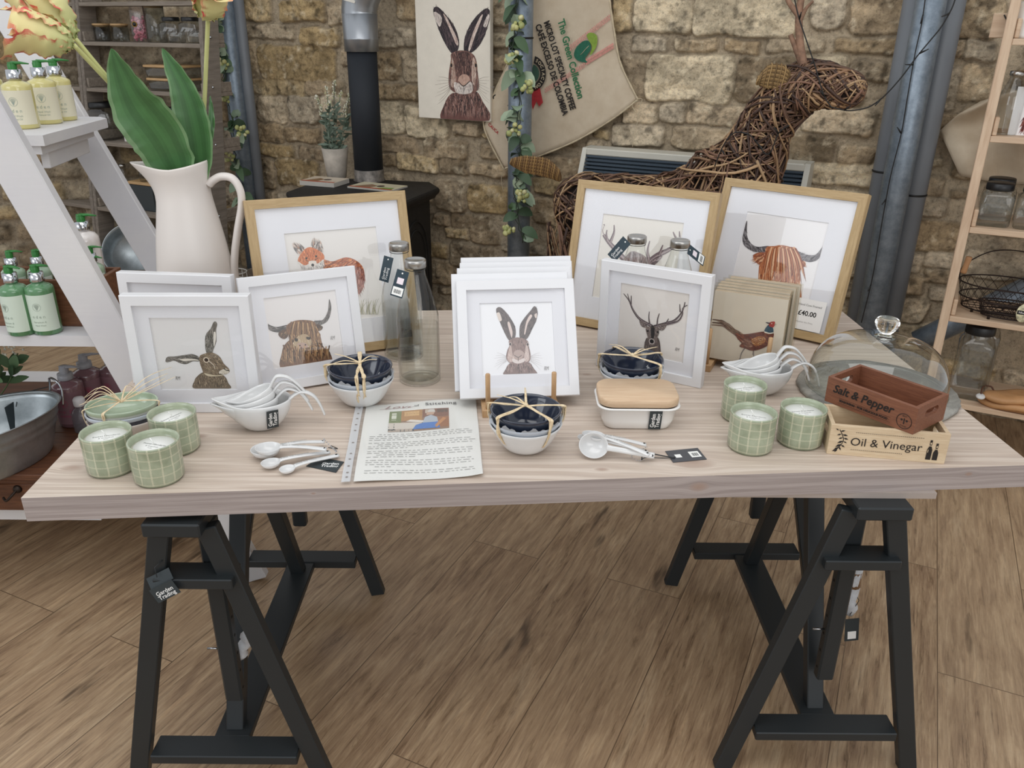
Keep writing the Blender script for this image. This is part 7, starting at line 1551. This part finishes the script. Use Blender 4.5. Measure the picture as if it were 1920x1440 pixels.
q = put3(1882, 248, rw[1], .09); t = thing('glass_bottle', 'glass milk bottle with a silver cap on the second pine shelf', 'bottle', q); m = MB(); m.lathe([(0, .002), (.038, 0), (.040, .005), (.040, .11), (.034, .14), (.021, .175), (.019, .19), (0, .19)], 32); m.build('glass', GJ, t); m = MB(); m.lathe([(0, .188), (.022, .188), (.0235, .191), (.0225, .203), (0, .204)], 28); m.build('lid', SIL, t)
q = put3(1918, 250, rw[1], .075); t = thing('greeting_card', 'white greeting card with a reddish animal painting on the second pine shelf', 'card', q, WY, rot=(R_(-8), 0, WY)); m = MB(); m.box(-.045, .06, 0, .003, 0, .155, col=L('ece8e6')); rs = random.Random(2)
for k in range(160): x, z = rs.uniform(-.010, .03), rs.uniform(.02, .075); m.add([(x, -.0006, z), (x + .004, -.0006, z), (x + rs.uniform(-.01, .01), -.0006, z - .02)], [(0, 1, 2)], L(['8e4a42', 'b06a5c', '6d3634'][k % 3]), False)
m.build('card', ART, t)
q = put3(1925, 68, rw[0], .08); t = thing('enamel_pitcher', 'white pitcher base on the top pine shelf, cut off by the photo corner', 'pitcher', q); m = MB(); m.lathe([(0, 0), (.052, 0), (.055, .01), (.050, .10), (.047, .11), (.042, .11), (.045, .1), (.048, .02), (0, .01)], 36); m.build('body', plain('enamel', 'ecebe8', .15, var=.01, coat=.5), t); m = MB(); m.tube(spline([(.05, 0, .09), (.085, 0, .085), (.09, 0, .05), (.052, 0, .03)], 6), .005, 8); m.build('handle', MATS['enamel'], t)
q = put3(1885, 72, rw[0], .10); t = thing('wooden_block', 'small wooden stand with a black cord on the top pine shelf', 'stand', q, WY); m = MB(); m.box(-.05, .04, -.03, .03, 0, .075, bev=.002); m.build('block', PX, t); m = MB(); m.tube(spline([(-.02, -.034, .07), (.0, -.036, .04), (.015, -.034, .005)], 5), .0022, 6); m.build('cord', WIRE, t)
RUST = plain('rusty_wire', '2d211c', .65, .4, var=.2, scale=60)
def wbasket(label, loc, rz, a, b, h, handle=True):
    t = thing('wire_basket', label, 'basket', loc, rz, 'rusty wire baskets on the pine shelves'); 
    for z, k in ((.012, .84), (h * .5, .93), (h, 1.0)):
        m = MB(); m.tube([(a * k * math.cos(q * PI / 16), b * k * math.sin(q * PI / 16), z) for q in range(32)], .0026, 6, closed=True); m.build('hoop', RUST, t)
    m = MB(); n = 26     # hexagon-like netting as one woven part
    for r in range(4):
        for k in range(n):
            z0, z1 = .012 + (h - .012) * r / 4, .012 + (h - .012) * (r + 1) / 4; k0, k1 = .84 + .16 * r / 4, .84 + .16 * (r + 1) / 4; s_ = .5 if r % 2 else 0; a0, a1 = 2 * PI * (k + s_) / n, 2 * PI * (k + .5 - s_ + s_) / n + (0 if r % 2 == 0 else 0)
            for e in (-.5, .5): aa = 2 * PI * (k + s_ + e) / n; m.tube([(a * k0 * math.cos(a0), b * k0 * math.sin(a0), z0), (a * k1 * math.cos(aa), b * k1 * math.sin(aa), z1)], .0009, 4)
    tag(m.build('netting', RUST, t), kind='stuff')
    for k in range(5): m = MB(); y = -b * .6 + b * 1.2 * k / 4; xx = a * .84 * math.sqrt(max(0, 1 - (y / (b * .84)) ** 2)); m.tube([(-xx, y, .012), (xx, y, .012)], .0014, 5); m.build('base_wire', RUST, t)
    for sx in (-.6, .6): m = MB(); m.lathe([(0, 0), (.005, 0), (.005, .012), (0, .012)], 8, xf=T(sx * a, -b * .5, 0)); m.build('foot', RUST, t)
    if handle:
        m = MB(); P = spline([(-a, 0, h), (-a * .95, -.01, h + .055), (-a * .4, -.02, h + .12), (a * .4, -.02, h + .12), (a * .95, -.01, h + .055), (a, 0, h)], 8); m.tube(P, .0022, 6); hd = m.build('handle', RUST, t)
        m = MB(); m.lathe([(0, -.032), (.010, -.031), (.011, -.025), (.0095, 0), (.011, .025), (.010, .031), (0, .032)], 16, xf=T(-a * .92, -.012, h + .055) @ rotm(0, 8, 0)); m.build('wooden_grip', plain('grip_wood', 'b98a60', .5), hd)
    return t
wbasket('larger rusty wire basket with a wooden grip on the fourth pine shelf', put3(1880, 562, rw[3], .15), WY, .155, .11, .105)
t = wbasket('smaller rusty wire basket with an oval tag, nearest on the fourth pine shelf', put3(1890, 598, rw[3], .055) - Vector(WN) * 0, WY, .105, .048, .06, False)
m = MB(); m.lathe([(0, 0), (.020, 0), (.021, .001), (.020, .002), (0, .002)], 24, sy=1.55, xf=T(.035, -.052, .045) @ rotm(86, 0, 0)); k = m.build('oval_tag', plain('tag_leafy', 'c9c3a2', .6, var=.35, scale=90), t); m = MB(); m.box(.017, .053, -.0545, -.054, .040, .054); k2 = m.build('tag_band', BLID, k); m = MB(); m.text('Nkuku', .010, 0, 0, 0, xf=T(.035, -.0548, .047) @ rotm(90, 0, 0)); m.build('lettering', WH, k2)
sq_jar('tall square jar with black lid on the lowest pine shelf', put3(1808, 742, rw[4], .11), WY, .12, .265, 'black', gr, .03, .12); sq_jar('tall square jar with black lid behind the front one on the lowest pine shelf', put3(1815, 735, rw[4], .245), WY, .12, .27, 'black', gr, .03, .12)
LEA = plain('tan_leather', 'b98a5c', .55, var=.08, scale=12, bump=.2)
q = put3(1885, 765, rw[4], .05); t = thing('leather_gloves', 'pair of tan leather gloves with a white button on the lowest pine shelf', 'gloves', q, WY)
for k, (dx, dz, a) in enumerate(((.0, .0, -8), (.01, .026, 10))):
    m = MB(); out = [(-.095, .0), (-.075, .035), (-.02, .05), (.05, .055), (.12, .05), (.13, -.03), (.05, -.055), (-.03, -.05), (-.08, -.03)]; P = [(q_.x, q_.y) for q_ in spline(V3(out), 5, True)]
    loft(m, [[(x * s_, y * s_, z + .006 * math.sin(x * 30)) for x, y in P] for s_, z in ((.93, .0065), (1, .012), (1, .02), (.9, .027), (.5, .031))]); m.X = T(0); o_ = m.build('glove', LEA, t); o_.location = (dx, 0, dz); o_.rotation_euler = (0, 0, R_(a))
m = MB(); m.lathe([(0, 0), (.014, 0), (.016, .003), (.013, .007), (0, .008)], 20, xf=T(-.09, -.035, .035) @ rotm(20, 0, 0)); m.build('button', plain('button_white', 'd8d6d2', .4), t); m = MB(); m.tube(spline([(-.09, -.03, .045), (-.085, .01, .06), (-.06, .03, .058), (-.05, .02, .05)], 6), .003, 6); m.build('leather_loop', plain('dark_leather', '5c3a28', .6), t)
# hessian cloth slung behind the pine shelves
base = WP(1830, 260, .12); t = thing('hessian_cloth', 'draped hessian cloth hanging behind the pine shelves', 'cloth', base)
cloth([(1838, 190), (1900, 170), (1990, 165)], [(1790, 330), (1880, 345), (1990, 345)], [(1838, 190), (1795, 215), (1762, 245), (1775, 275), (1800, 330)], [(1990, 165), (1990, 250), (1990, 345)], .06, 30, 26, lambda u, v: .03 + .03 * math.sin(v * 9 + u * 4) * (1 - u * .4) + .02 * math.sin(u * 11), base).build('cloth', HES, t)
